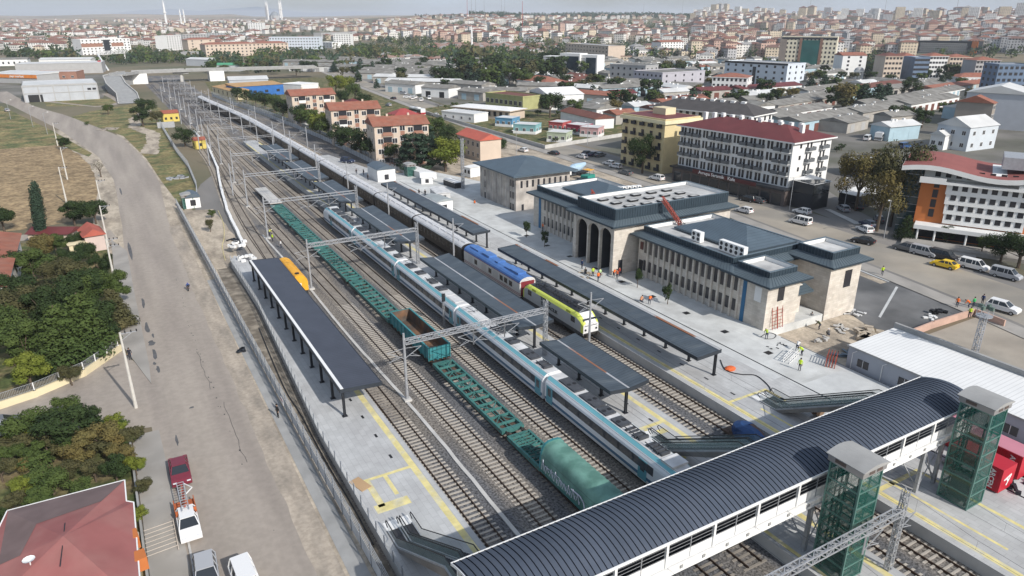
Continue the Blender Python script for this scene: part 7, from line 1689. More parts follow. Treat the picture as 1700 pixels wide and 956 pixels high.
for j in range(5):
 for i in range(24):
  cx_, cz_ = W * .06 + i * W * .78 / 24 + (j % 2) * W * .016, 3 + j * 2.5
  for k in range(6): a0, a1 = k * math.pi / 3, (k + 1) * math.pi / 3; b.bar((cx_ + W * .015 * math.cos(a0), -.2, cz_ + 1.2 * math.sin(a0)), (cx_ + W * .015 * math.cos(a1), -.2, cz_ + 1.2 * math.sin(a1)), .16, 3, cap=False)
b.build('honeycomb_screen', m_wht, t); b = MB(); b.box(W * .9, W, -.8, 0, 0, 17); b.build('orange_panel', m_or, t)
bb((1659, 108), (1712, 108), 17, 14, 'blue_block', 'grey-blue block with an orange stripe at the right edge', 'apartment block', M('steel_blue_render', (.12, .17, .25), .7), m_greyr, 'flat', 1, 5, 6, 3, 1.8, 1.6, 'FL', frames=False)
bb((1606, 152), (1715, 158), 14, 22, 'large_shed', 'huge plain pale grey metal-clad building at the right edge', 'industrial building', M('pale_grey_cladding', (.45, .47, .51), .6, var=.05), m_metalroof, 'gabley', 3, 1, 0, 0, sides='')
bb((1589, 168), (1650, 172), 13, 12, 'brown_apartment', 'narrow apartment block with a taupe blind wall before the huge grey building', 'apartment block', M('taupe_wall', (.27, .24, .21), .8, var=.05), m_redroof, 'gabley', 2.5, 4, 0, 3, sides='R', c=(1672, 176), frames=True)
bb((1558, 205), (1612, 212), 8, 14, 'workshop', 'pale blue-grey gabled workshop in front of the taupe apartment block', 'workshop', M('pale_bluegrey_wall', (.50, .54, .58), .7, var=.05), m_metalroof, 'gabley', 3, 2, 3, 3, sides='FR', c=(1643, 205), frames=True)
bb((1546, 222), (1570, 225), 5, 10, 'workshop', 'small white workshop left of the pale gabled workshop', 'workshop', m_wht, m_metalroof, 'gabley', 1.5, 1, 2, 2, sides='F')
bb((1400, 262), (1432, 272), 4.2, 11, 'restaurant', 'dark glazed restaurant with a white flat roof beside the white hotel', 'restaurant', m_dark, m_metalroof, 'flat', 1, 1, 6, 4, 1.8, 2, 'FR', frames=False)
bb((1395, 318), (1425, 325), 3.2, 7, 'restaurant', 'café with white canopy roofs behind the autumn tree', 'café', m_dark, m_wht, 'shed', .6, 1, 4, 2, 1.5, 2, 'F', frames=False)
bb((1593, 128), (1655, 128), 4.5, 14, 'park_cafe', 'white pavilion with a clay roof in the park at the right', 'pavilion', m_wht, m_redroof, 'hip', 2.5, 1, 7, 3, 1.6, 1.6, 'F', frames=False)
t = thing('park_gazebo', 'white domed gazebo with arches in the park', 'gazebo', at(1424, 131)); b = MB()
for k in range(8): a = k * math.pi / 4; b.bar((3 * math.cos(a), 3 * math.sin(a), 0), (3 * math.cos(a), 3 * math.sin(a), 5), .4, 6)
b.cyl((0, 0, 5), 3.6, 1.2, 12); b.build('arcade', m_wht, t); b = MB(); b.ball((0, 0, 6.2), 3.3, 3.3, 2.4, 12); b.build('dome', m_greyr, t)
# middle-left landmarks
t = bb((133, 66), (215, 64), htop(at(150, 94), 66), 18, 'apartment_block', 'white and brown apartment building with a dark glass centre in the upper left', 'apartment block', m_wht, m_greyr, 'flat', 1, 6, 13, 3, 1.6, 1.5, 'F', frames=False)
W = t['_w']; b = MB(); b.box(W * .44, W * .56, -.6, 0, 2, htop(at(150, 94), 66) * .97); b.build('glass_front', m_glass, t); b = MB(); b.box(W * .0, W * .42, -.25, 0, 10, 14); b.box(W * .6, W * .85, -.25, 0, 10, 14); b.build('brown_band', m_terra, t)
for a, b_, hh, lb, wl, rf, rt, fl_, nx in (((311, 66), (356, 65), 17, 'tall plain cream wing left of the long cream complex', m_beige, m_redroof, 'hip', 5, 3), ((340, 74), (425, 72), 14, 'long cream complex with red roofs', m_beige, m_redroof, 'hip', 4, 12), ((425, 72), (478, 71), 13, 'cream complex wing with red hipped roof, right part', m_beige, m_redroof, 'hip', 4, 8),
 ((275, 60), (300, 59), 20, 'black and white balcony block, left one', m_wht, m_dark, 'flat', 7, 6), ((303, 58), (342, 57), 19, 'black and white balcony block, right one', m_greyr, m_dark, 'flat', 7, 8), ((342, 55), (408, 56), 14, 'long low black and white apartment row', m_wht, m_dark, 'flat', 5, 14), ((306, 48), (355, 48), 16, 'pale flat-topped apartment row behind the black and white blocks', m_wht, m_dark, 'flat', 5, 12),
 ((411, 38), (436, 38), 32, 'tall white tower block in the upper left', m_wht, m_greyr, 'flat', 10, 6), ((446, 62), (530, 62), 18, 'long glass office with white roof edges', m_pw, m_wht, 'flat', 5, 18), ((530, 70), (551, 71), 10, 'small white office annex', m_wht, m_wht, 'flat', 3, 4), ((553, 57), (582, 57), 20, 'dark and white striped office slab', m_wht, m_dark, 'flat', 7, 7), ((533, 55), (592, 53), 17, 'grey mall with a red patterned parapet', m_greyr, m_crimson, 'flat', 4, 10), ((593, 53), (622, 54), 14, 'beige office right of the mall', m_beige, m_greyr, 'flat', 4, 7),
 ((647, 51), (676, 50), 12, 'bright blue glass building', M('bright_blue_cladding', (.05, .22, .50), .5), m_wht, 'flat', 4, 6), ((714, 49), (746, 48), 17, 'cream block left of the white-banded office', m_wht, m_redroof, 'hip', 5, 8), ((746, 46), (798, 46), 20, 'dark office slab with white horizontal bands', m_greyr, m_wht, 'flat', 7, 12), ((996, 32), (1028, 33), 16, 'pale blue school block on the hillside', M('pale_blue_render', (.40, .55, .62), .8), m_redroof, 'flat', 5, 8), ((988, 50), (1056, 48), 9, 'long white building with a red roof below the hillside', m_wht, m_redroof, 'hip', 3, 16),
 ((860, 38), (920, 36), 12, 'cream block with a blue middle on the left hillside', m_beige, m_wht, 'flat', 4, 12), ((738, 33), (790, 31), 14, 'wide flat dark-roofed hall on the skyline left', m_greyr, m_dark, 'flat', 3, 12), ((1098, 70), (1136, 69), 15, 'white gabled apartment block among dark trees', m_wht, m_redroof, 'gable', 5, 8), ((1160, 68), (1200, 67), 14, 'pale pink apartment block with yellow roof', m_beige, m_yellow, 'flat', 5, 8), ((1400, 92), (1440, 92), 15, 'plain pale apartment block right of the tall cream hotel', m_wht, m_redroof, 'gable', 5, 2), ((1471, 93), (1500, 93), 17, 'olive and cream apartment block by the park', m_beige, m_brown, 'hip', 5, 5), ((1500, 93), (1522, 93), 16, 'pinkish apartment block by the park', m_greyr, m_redroof, 'hip', 5, 3), ((1520, 96), (1545, 96), 16, 'white and dark blue apartment block with yellow frames', M('steel_blue_render', (.12, .17, .25)), m_wht, 'flat', 5, 6), ((1545, 93), (1575, 93), 16, 'cream apartment block facing the park', m_wht, m_redroof, 'hip', 5, 6), ((1578, 95), (1615, 95), 15, 'pale apartment block with balconies facing the park', m_beige, m_redroof, 'hip', 5, 7), ((1622, 100), (1662, 100), 15, 'green-grey apartment block at the right end of the park row', m_greyr, m_redroof, 'hip', 5, 7)):
 bb(a, b_, hh, 16, 'city_block', lb, 'apartment block' if 'office' not in lb else 'office', wl, rf, rt, 2.2, fl_, nx, 2, 1.7, 1.5, 'F', frames=False)
# warehouses on the left
m_whw = M('warehouse_wall', (.40, .42, .45), .7, var=.06)
t = bb((36, 143), (160, 138), 8.5, 34, 'warehouse', 'large grey and white warehouse with a pale roof and dark door by the ramp', 'warehouse', m_whw, m_metalroof, 'flat', 1, 1, 0, 0, c=None, sides='', parapet=.3)
W, D = t['_w'], t['_d']; b = MB()
for k in range(6): x = W * k / 5; b.box(x - .25, x + .25, -.15, 0, 0, 8.6)
b.box(0, W, -.16, 0, 4.3, 4.7); b.box(-.1, W + .1, -.2, 0, 7.9, 8.8); b.box(-.14, -.01, -.05, D, 7.9, 8.8)
for k in range(5): b.box(-.15, 0, D * k / 4 - .25, D * k / 4 + .25, 0, 8.6)
b.build('steel_frame', m_greyr, t); b = MB(); b.box(W * .05, W * .24, -.08, 0, 0, 3.8); b.build('loading_door', m_black, t); b = MB(); b.box(W * .86, W * .91, -.2, 0, 5.2, 6.2); b.box(W * .93, W * .98, -.2, 0, 5.2, 6.2); b.build('window', m_win, t)
bb((52, 120), (126, 119), 6, 16, 'warehouse', 'low building with a white roof and brown front behind the big warehouse', 'warehouse', m_terra, m_metalroof, 'flat', 1, 1, 5, 2, 1.6, 1.4, 'F', parapet=.3)
t = bb((-20, 122), (60, 124), 6, 18, 'hardware_store', 'store with a white roof and orange fascia at the left edge', 'store', m_greyr, m_metalroof, 'shed', 1.2, 1, 0, 0, sides=''); W = t['_w']; b = MB(); b.box(0, W, -.5, 0, 3.6, 5.8); b.build('orange_fascia', M('orange_fascia', (.60, .20, .04), .6), t); text('yap\u0131 market', 2.2, m_wht, (W * .6, -.55, 4.7), (R(90), 0, 0), t, 1.2, .03)
bb((24, 107), (168, 104), 8, 30, 'warehouse', 'very long dark grey warehouse in front of the white and brown apartments', 'warehouse', m_greyr, m_metalroof, 'flat', 1, 1, 0, 0, sides='', parapet=.3); bb((-10, 99), (45, 98), 6, 14, 'warehouse', 'long white shed with dark window slots at the left edge', 'warehouse', m_wht, m_shed, 'gable', 1.5, 1, 6, 0, 1.4, 2.0, 'F', frames=False); bb((64, 99), (150, 98), 6, 16, 'warehouse', 'pale saw-roofed shed behind the very long warehouse', 'warehouse', m_wht, m_metalroof, 'gable', 1.5, 1, 5, 0, 1.6, 1.4, 'F', frames=False)
# shed group beyond the tracks (blue/orange), railway yard sheds
bb((380, 133), (445, 131), 6, 20, 'shed', 'pale grey gabled shed behind the blue workshop', 'shed', m_whw, m_metalroof, 'gable', 1.6, 1, 0, 0, sides='')
bb((392, 144), (470, 139), 6, 14, 'workshop', 'bright blue workshop with an orange-brown roof', 'workshop', M('bright_blue_wall', (.03, .13, .38), .6), M('ochre_roof', (.42, .26, .12), .8, var=.15), 'shed', 1.0, 1, 4, 0, 2, 1.4, 'F', frames=False)
bb((352, 143), (388, 152), 4.5, 8, 'workshop', 'low cream shed with an orange-brown roof before the blue workshop', 'workshop', m_cream, MATS['ochre_roof'], 'shed', .8, 1, 5, 0, 1.4, 2, 'F', frames=False); bb((468, 139), (500, 141), 5, 14, 'workshop', 'white flat workshop right of the blue workshop', 'workshop', m_wht, m_wht, 'flat', 1, 1, 0, 0, sides='', parapet=.3)
bb((308, 98), (345, 99), 6, 14, 'shed', 'grey shed with a metal roof beyond the overpass', 'shed', m_whw, m_metalroof, 'gable', 1.5, 1, 0, 0, sides=''); bb((345, 108), (398, 108), 5, 16, 'shed', 'shed with a bright green roof beyond the overpass', 'shed', m_whw, M('bright_green_roof', (.08, .30, .16), .6), 'gable', 1.5, 1, 0, 0, sides=''); bb((300, 87), (322, 87), 8, 12, 'shed', 'tall grey box building beyond the overpass', 'shed', m_greyr, m_greyr, 'flat', 1, 1, 0, 0, sides='')
# painted cabins of the kindergarten by the avenue
kg = ((822, 195, 850, 197, 'blue and white', (.10, .25, .40)), (852, 206, 889, 208, 'turquoise striped', (.20, .38, .40)), (911, 202, 934, 204, 'red brick painted', (.38, .08, .08)), (940, 206, 967, 209, 'dark red and white', (.35, .05, .08)), (963, 211, 993, 213, 'pink and white', (.48, .30, .30)), (908, 219, 940, 221, 'pale green and white', (.38, .43, .32)))
for a, b_, c_, d_, nm, cc in kg:
 t = bb((a, b_), (c_, d_), 3.6, 7, 'painted_cabin', '%s painted cabin with a white flat roof beside the avenue' % nm, 'cabin', mat('kg_' + nm[:5], cc, .8), m_metalroof, 'flat', 1, 1, 3, 2, 1.1, 1.1, 'FR', parapet=.15)
 W, D = t['_w'], t['_d']; b = MB(); b.box(-.06, W + .06, -.06, D + .06, .1, 1.2); b.build('lower_band', m_wht, t)
bb((752, 176), (846, 184), 4.2, 12, 'long_pavilion', 'long low building with a white roof and brown doors behind the small white house', 'pavilion', m_beige, m_wht, 'hip', 1, 1, 10, 2, 1.5, 2, 'F', frames=False, ov=1); bb((733, 184), (787, 190), 3.6, 9, 'small_house', 'small white house with a white flat roof beside the avenue hedge', 'house', m_wht, m_metalroof, 'flat', 1, 1, 4, 2, 1, 1, 'F', parapet=.2)
bb((806, 155), (868, 162), 6, 14, 'workshop', 'olive green workshop with white shutters', 'workshop', M('olive_wall', (.36, .36, .17), .8), m_brown, 'flat', 1, 1, 8, 0, 2, 2, 'F', parapet=.6); t = bb((879, 150), (912, 158), 7, 26, 'open_shed', 'white arched canopy shed with an open dark front', 'shed', m_wht, m_wht, 'gabley', 2.6, 1, 0, 0, sides='', c=(933, 148)); W = t['_w']; b = MB(); b.box(.3, W - .3, -.1, 0, 0, 6.5); b.build('open_front', m_black, t)
bb((858, 132), (905, 137), 5, 18, 'small_house', 'low white building with a wide clay hipped roof below the glass towers', 'house', m_wht, m_redroof, 'hip', 3, 1, 6, 2, 1.2, 1.4, 'F', frames=False)
wall([tuple(at(*q)[:2]) for q in ((700, 187), (905, 247), (1036, 226))], 1.3, .3, 'long pale wall between the avenue and the painted cabins', m_conc)
# overpass and ramp
ov = thing('road_overpass', 'pale concrete road overpass crossing the far end of the tracks', 'overpass', (0, 0, 0)); b = MB(); pl = [(14, 500), (16, 548), (26, 566), (60, 570), (100, 566), (150, 560)]
for (xa, ya), (xb, yb) in zip(pl[1:], pl[2:]):
 d = Vector((xb - xa, yb - ya)); an = math.atan2(d.y, d.x); b.obox(((xa + xb) / 2, (ya + yb) / 2, 6.6), d.length + .5, 11, .9, an, 0);
 for s in (-1, 1): b.obox(((xa + xb) / 2 - s * 5.4 * math.sin(an), (ya + yb) / 2 + s * 5.4 * math.cos(an), 7.5), d.length, .25, .9, an, 0)
b.build('deck', m_concd, ov); b = MB(); b.box(23, 34, 561, 572, -.2, 6.6); b.build('abutment', m_white, ov); b = MB(); b.box(74, 84, 561, 572, -.2, 6.6); b.build('abutment', m_white, ov); b = MB(); b.cyl((56, 568, -.2), 1.1, 5.4, 10); b.box(51, 61, 566, 570, 5.2, 6.6); b.build('pier', m_conc, ov)
b = MB(); rp_ = [(15.5, 432), (16.5, 470), (13, 510), (12.5, 545), (22, 568)]
for i, ((xa, ya), (xb, yb)) in enumerate(zip(rp_, rp_[1:])):
 z0, z1 = (0, 1.6, 4.2, 6.6, 7.4)[i], (0, 1.6, 4.2, 6.6, 7.4)[i + 1]; d = Vector((xb - xa, yb - ya)).normalized(); n = Vector((d.y, -d.x)) * 5.2
 A1, A2, B1, B2_ = (xa - n.x, ya - n.y), (xa + n.x, ya + n.y), (xb - n.x, yb - n.y), (xb + n.x, yb + n.y)
 b.add([(*A1, z0), (*A2, z0), (*B2_, z1), (*B1, z1), (*A1, -.3), (*A2, -.3), (*B2_, -.3), (*B1, -.3)], [(0, 1, 2, 3), (0, 3, 7, 4), (1, 5, 6, 2)], 1)
 for q, Q in ((A1, B1), (A2, B2_)): b.bar((*q, z0 + .5), (*Q, z1 + .5), .35, mi=0)
b.build('ramp', [m_conc, m_concd], ov)
t = thing('pedestrian_bridge', 'white steel pedestrian bridge with stairs beyond the overpass', 'pedestrian bridge', (0, 0, 0)); P0, P1 = at(165, 104), at(213, 100); b = MB(); lattice(b, P0 + Vector((0, 0, 9)), P1 + Vector((0, 0, 9)), 3, 3, 14, .2); b.build('truss', m_wht, t); b = MB()
for q in (0, .9): p = P0.lerp(P1, q); b.bar(p, p + Vector((0, 0, 9)), .6);
b.bar(P0 + Vector((0, 0, 8)), at(180, 117), .9); b.build('stairs_and_legs', m_wht, t)
b = MB(); b.box(-1.2, 1.2, -.6, .6, 0, 9); o = b.build('red_pylon', paint('red', P_['red']), loc=tuple(at(168, 119))); tag(o, 'tall red advertising pylon at the end of the long warehouse', 'pylon')
# bottom-left houses
t = thing('garden_house', 'house with a large patched dusty red roof and satellite dish at the bottom left', 'house', (0, 0, 0)); mpr = M('dusty_red_roof', (.29, .125, .115), .85, var=.1, scale=.4, c2=(.27, .10, .095), mixs=.3); mgr = M('roof_patch_grey', (.16, .115, .11), .85, var=.15, scale=.5)
Zr = 4.0; C = [at(-40, 956, Zr), at(12, 848, Zr), at(207, 797, Zr), at(210, 832, Zr), at(222, 834, Zr), at(232, 958, Zr), at(240, 1010, Zr), at(-20, 1010, Zr)]; ap = at(105, 890, Zr + 1.9)
b = MB()
for i in range(len(C)): b.add([C[i], C[(i + 1) % len(C)], ap], [(0, 1, 2)])
b.build('roof', mpr, t); b = MB()
def lift(p, q, s, dz=.03): v = Vector(p).lerp(Vector(q), s); v.z += dz; return v
b.add([lift(C[1], ap, .01), lift(C[2], ap, .01), lift(C[2], ap, .42), lift(C[1], ap, .55)], [(0, 1, 2, 3)]); b.add([lift(C[0], ap, .25), lift(C[1], ap, .02), lift(C[1], ap, .55), lift(C[0], ap, .5)], [(0, 1, 2, 3)]); b.build('roof_patch', mgr, t)
b = MB(); Q = [c.copy() for c in C]
for a, c in zip(Q, Q[1:] + Q[:1]): b.bar(a, c, .07)
b.build('eave_trim', m_white, t); b = MB(); ctr = sum(C, Vector()) / len(C)
pr = [((c.x - ctr.x) * .93 + ctr.x, (c.y - ctr.y) * .93 + ctr.y) for c in C]; b.prism(pr, -.25, Zr - .1); b.build('wall', m_cream, t)
b = MB(); p = at(50, 935, Zr + 1.2);
for k in range(10): a0, a1 = k * math.pi / 5, (k + 1) * math.pi / 5; b.add([(p.x, p.y, p.z + .2), (p.x + .42 * math.cos(a0), p.y + .42 * math.sin(a0) - .1, p.z + .45), (p.x + .42 * math.cos(a1), p.y + .42 * math.sin(a1) - .1, p.z + .45)], [(0, 1, 2)])
b.bar((p.x, p.y, p.z - .5), (p.x, p.y, p.z + .2), .04); b.build('satellite_dish', m_wht, t)
b = MB(); q0, q1 = at(108, 868, Zr + 1.75), at(100, 940, Zr + 1.5); b.bar(q0, q1, .04); b.build('roof_pipe', m_dark, t)
for i, (px, py) in enumerate(((222, 905), (235, 940))): b = MB(); b.obox(tuple(at(px, py, 3.0)), .9, 1.2, 1.1, .1); b.build('orange_balcony', m_or, t)
t = thing('garden_house', 'white house with a long clay-tiled roof at the left edge of the gardens', 'house', (0, 0, 0)); A = [at(-30, 385, 5), at(34, 381, 5), at(12, 478, 5), at(-40, 478, 5)]
b = MB(); b.add([(-24, 122, 6.8), (-24, 154, 6.8), (-16.2, 155, 4.6), (-16.2, 122.5, 4.6), (-31, 122, 4.6), (-31, 155, 4.6)], [(0, 3, 2, 1), (0, 1, 5, 4)]); b.build('roof', m_redroof, t); b = MB(); b.box(-30.5, -16.8, 123, 154.5, -.25, 4.6); b.build('wall', m_wht, t)
for yy in (128, 134, 140, 147): b = MB(); b.box(-16.82, -16.74, yy, yy + 1.2, 1.4, 2.8); b.build('window', m_win, t)
building((140, 393), (172, 388), 3.2, 6, 'garden_shed', 'small pinkish shed with a red tiled roof between garden and road', 'shed', M('pale_pink_render', (.52, .42, .38), .8), M('red_tiles', (.38, .10, .07), .8, var=.15), 'gabley', 1.3, 1, 0, 0, sides=''); building((45, 388), (112, 388), 2.0, 5, 'garden_shed', 'low shed with a crimson roof half hidden behind the cypress', 'shed', m_beige, m_crimson, 'gable', .8, 1, 0, 0, sides='')
cabin(118, 425, 3, 2.4, 2.1, 10, 'tiny pale yellow hut inside the garden trees', m_cream, m_cream, False, -.2, 1, .1)
t = thing('pipe_trolley', 'metal frames and pipe rack on the left pavement near the bottom edge', 'rack', at(262, 905)); b = MB()
for k in range(7): b.bar((-.9, k * .6 - 1.5, .35), (1.5, k * .6 - 1.3, .35), .03)
for x in (-1, 1.5): b.bar((x, -1.8, .3), (x, 2.6, .35), .05)
b.bar((-1.6, -1.8, .25), (-1.4, 2.2, .25), .16, 8); b.build('frame', M('rusty_white', (.50, .44, .38), .8), t)
# trees
def leafmat(name, c, c2): return mat(name, c, .85, var=.35, scale=.45, c2=c2, mixs=.5, mixp=(.4, .6), detail=3, spec=.15)
L_dk, L_md, L_yl, L_ol, L_au, L_pn = leafmat('leaves_dark', (.022, .040, .014), (.042, .062, .020)), leafmat('leaves_mid', (.048, .078, .022), (.082, .105, .028)), leafmat('leaves_bright', (.11, .145, .022), (.17, .175, .032)), leafmat('leaves_olive', (.058, .062, .027), (.105, .092, .042)), leafmat('leaves_autumn', (.15, .115, .04), (.09, .09, .035)), leafmat('needles_dark', (.028, .05, .032), (.045, .07, .045))
m_bark = M('bark', (.10, .075, .055), .95, var=.2, scale=3)
TP = {}
def tree_mesh(kind, leaf, n, seed, leafsize):
 key = (kind, leaf.name, n, seed)
 if key in TP: return TP[key]
 rnd = random.Random(seed); c = MB(); t = MB()
 blobs = []
 if kind == 'round':
  t.bar((0, 0, 0), (.01, 0, .35), .03, 7, .022)
  for k in range(13):
   a = rnd.uniform(0, 6.28); r = rnd.uniform(.08, .27); z = rnd.uniform(.34, .84); blobs.append((r * math.cos(a) * (1.25 - .6 * abs(z - .5)), r * math.sin(a) * (1.25 - .6 * abs(z - .5)), z, rnd.uniform(.10, .19)))
  for b in blobs[:8]: t.bar((.01, 0, .3), (b[0] * .8, b[1] * .8, b[2]), .013, 4, .005)
 elif kind == 'cone':
  t.bar((0, 0, 0), (0, 0, .95), .025, 6, .006)
  for k in range(26): z = .12 + .82 * k / 26; a = k * 2.4; r = .26 * (1 - z) ** .8; blobs.append((r * .75 * math.cos(a), r * .75 * math.sin(a), z, .05 + .12 * (1 - z)))
 elif kind == 'column':
  t.bar((0, 0, 0), (.02, 0, .9), .02, 6, .006)
  for k in range(24): z = .08 + .88 * k / 24; a = k * 2.4; r = .035; blobs.append((r * math.cos(a) + .05 * z, r * math.sin(a), z, .085 * math.sin(math.pi * (.12 + z * .80)) + .02))
 elif kind == 'cedar':
  t.bar((0, 0, 0), (0, 0, .9), .03, 6, .008)
  for k in range(30):
   z = .15 + .78 * (k // 5) / 6; a = k * 1.26 + (k // 5) * .5; r = .34 * (1 - .75 * z); blobs.append((r * math.cos(a), r * math.sin(a), z, .10)); t.bar((0, 0, z - .03), (r * math.cos(a), r * math.sin(a), z), .008, 4, .003)
 elif kind == 'shrub':
  for k in range(9): a = rnd.uniform(0, 6.28); r = rnd.uniform(.1, .55); blobs.append((r * math.cos(a), r * math.sin(a), rnd.uniform(.25, .65), rnd.uniform(.22, .38)))
  t.bar((0, 0, 0), (0, 0, .5), .03, 5, .01)
 tot = sum(b[3] ** 2 for b in blobs)
 for bx, by, bz, br in blobs:
  m = max(3, int(n * br * br / tot))
  for i in range(m):
   u, v = rnd.uniform(-1, 1), rnd.uniform(0, 6.2832); s = math.sqrt(1 - u * u); rr = br * (rnd.uniform(.55, 1.12) if kind != 'cedar' else rnd.uniform(.3, 1.2))
   zf = .45 if kind == 'cedar' else (.9 if kind != 'column' else 1.3)
   p = Vector((bx + rr * s * math.cos(v), by + rr * s * math.sin(v), bz + rr * u * zf))
   if p.z < .04: continue
   nrm = Vector((s * math.cos(v) + rnd.uniform(-.6, .6), s * math.sin(v) + rnd.uniform(-.6, .6), u + rnd.uniform(-.3, .7))).normalized()
   a1 = nrm.orthogonal().normalized(); a2 = nrm.cross(a1); th = rnd.uniform(0, 6.28); e1 = (a1 * math.cos(th) + a2 * math.sin(th)); e2 = nrm.cross(e1); q = leafsize * rnd.uniform(.6, 1.3)
   c.add([p - e1 * q, p + e2 * q * .55, p + e1 * q, p - e2 * q * .55], [(0, 1, 2, 3)])
 TP[key] = (c.mesh('crown', leaf), t.mesh('trunk', m_bark)); return TP[key]
def tree(p, h, kind, leaf, label, n=1600, seed=0, ls=.022, w=1.0, rz=None, lean=0, group=None, name=None):
 cm, tm = tree_mesh(kind, leaf, n, seed, ls)
 nm = name or {'round': 'broadleaf_tree', 'cone': 'conifer_tree', 'column': 'cypress_tree', 'cedar': 'cedar_tree', 'shrub': 'bush'}[kind]
 t = thing(nm, label, 'bush' if kind == 'shrub' else 'tree', p, (random.uniform(0, 6.28) if rz is None else rz), group); t.scale = (h * w, h * w, h)
 if lean: t.rotation_euler.y = lean
 link('crown', cm, t); link('trunk', tm, t); return t
random.seed(99)
# garden trees, upper garden (base pixel, height m, kind, leaf, width)
big = [(20, 470, 6, 'round', L_dk, 1.2, 'dark tree in front of the clay-roofed house wall'), (95, 425, 4.5, 'round', L_md, 1.2, 'green tree right below the leaning cypress'), (130, 415, 4, 'round', L_dk, 1.2, 'low dark tree between the cypress and the pinkish shed'), (118, 455, 5, 'round', L_dk, 1.2, 'dark tree behind the tiny yellow hut'), (140, 530, 8, 'round', L_dk, 1.1, 'tall dark tree in the back of the tall conifers'), (95, 560, 8, 'round', L_dk, 1.1, 'shadowy dark tree behind the yellow-green tree'), (15, 560, 8, 'round', L_ol, 1.2, 'olive tree at the left edge above the soft green tree'), (50, 610, 7, 'round', L_md, 1.2, 'mid green tree just above the yellow-green tree'), (170, 575, 7, 'round', L_dk, 1.1, 'dark tree between the two big conifers'), (195, 505, 6, 'round', L_md, 1.0, 'green tree touching the lattice-armed pole'), (120, 640, 3, 'round', L_ol, 1.2, 'grey-brown bush behind the garden fence panels'), (150, 590, 9.5, 'cone', L_md, 1.5, 'tall dark conifer overhanging the road at the right edge of the garden'), (112, 608, 9.0, 'cone', L_md, 1.5, 'second conifer left of the one overhanging the road'), (55, 650, 5.2, 'round', L_yl, 1.15, 'bright yellow-green tree behind the cream garden wall'), (30, 590, 8, 'round', L_md, 1.2, 'large soft green tree at the left edge above the yellow-green one'), (70, 545, 7.5, 'round', L_ol, 1.2, 'brown-green tree in the shaded middle of the garden'), (165, 520, 7.5, 'round', L_md, 1.0, 'dense green tree by the lattice-armed utility pole'), (130, 490, 6.5, 'round', L_ol, 1.1, 'olive-coloured tree in the centre of the garden'), (100, 480, 6, 'round', L_ol, 1.1, 'pale grey-green tree left of the olive-coloured one'), (60, 470, 6.5, 'round', L_md, 1.2, 'deep green rounded tree right of the clay-roofed house'), (75, 440, 6, 'round', L_au, 1.0, 'rust-tinted tree behind the deep green rounded tree'), (175, 470, 5.5, 'round', L_dk, 1.0, 'dark tree at the kerb before the second utility pole'), (150, 440, 5, 'round', L_dk, 1.0, 'dark tree in front of the small pinkish shed'), (125, 375, 6, 'round', L_dk, 1.35, 'wide dark tree in front of the brown field, left part'), (160, 372, 5.5, 'round', L_dk, 1.25, 'wide dark tree in front of the brown field, right part'), (70, 400, 12.5, 'column', L_pn, .8, 'tall leaning dark cypress in the left gardens'), (8, 385, 6, 'round', L_dk, 1.2, 'dark bushes at the left edge beside the field road'), (30, 520, 7, 'round', L_dk, 1.1, 'shaded dark tree by the wall of the clay-roofed house'), (195, 545, 6.5, 'cone', L_ol, 1.4, 'narrow olive conifer touching the left pavement'), (108, 248, 4.4, 'round', L_dk, 1.35, 'round dark bush-like tree at the road bend')]
for i, (px, py, h, k, lf, w_, lb) in enumerate(big): tree(gpt(px, py), h, k, lf, lb, 7000, i % 4, .019 if h > 7 else .024, w_, lean=(-.12 if k == 'column' else 0))
low = [(60, 770, 2.4, 'round', L_md, 1.5, 'green bush in the upper part of the lower garden'), (20, 770, 2.4, 'round', L_md, 1.5, 'leafy bush right below the parked cars'), (110, 800, 2.2, 'round', L_ol, 1.5, 'olive bush between the bright green tree and the rusty bush'), (140, 830, 2.2, 'round', L_md, 1.4, 'green bush touching the top of the bottom-left roof'), (70, 850, 2.4, 'round', L_md, 1.5, 'green bush above the left half of the bottom-left roof'), (205, 770, 2.6, 'round', L_au, 1.4, 'brownish bush along the left pavement wall'), (238, 820, 1.8, 'round', L_ol, 1.2, 'olive hedge bush beside the roof corner on the pavement'), (20, 860, 2.4, 'round', L_ol, 1.4, 'dull bush at the left edge above the roof eave'), (150, 720, 3.2, 'round', L_dk, 1.3, 'dark bush under the junction pole'), (48, 735, 4.2, 'round', L_md, 1.3, 'leafy green tree at the corner of the lower garden'), (125, 745, 5.0, 'round', L_dk, 1.5, 'dark spreading tree below the side road'), (175, 752, 3.6, 'round', L_au, 1.4, 'brown-leaved tree beside the tall utility pole'), (130, 775, 3.2, 'round', L_au, 1.3, 'yellow-brown tree in the middle of the lower garden'), (90, 820, 3.4, 'round', L_md, 1.5, 'bright green bushy tree above the bottom-left house'), (45, 830, 2.6, 'round', L_yl, 1.3, 'yellow-green bushy tree left of the bright green one'), (160, 800, 2.4, 'round', L_ol, 1.3, 'olive bushy tree behind the roof corner'), (195, 800, 3.0, 'round', L_dk, 1.2, 'blue-green cypress-like tree by the roof corner'), (228, 790, 2.4, 'round', L_yl, 1.1, 'yellow-green hedge bush on the pavement edge, upper one'), (236, 870, 2.0, 'round', L_yl, 1.0, 'yellow-green hedge bush on the pavement edge, lower one'), (5, 800, 2.6, 'round', L_ol, 1.3, 'olive bush at the left edge below the parked cars'), (5, 900, 3.2, 'round', L_dk, 1.0, 'dark tree behind the left eave of the bottom-left house'), (35, 790, 2.2, 'round', L_au, 1.2, 'rusty bush beside the garden path'), (110, 700, 3.4, 'round', L_md, 1.2, 'green tree right under the side road corner')]
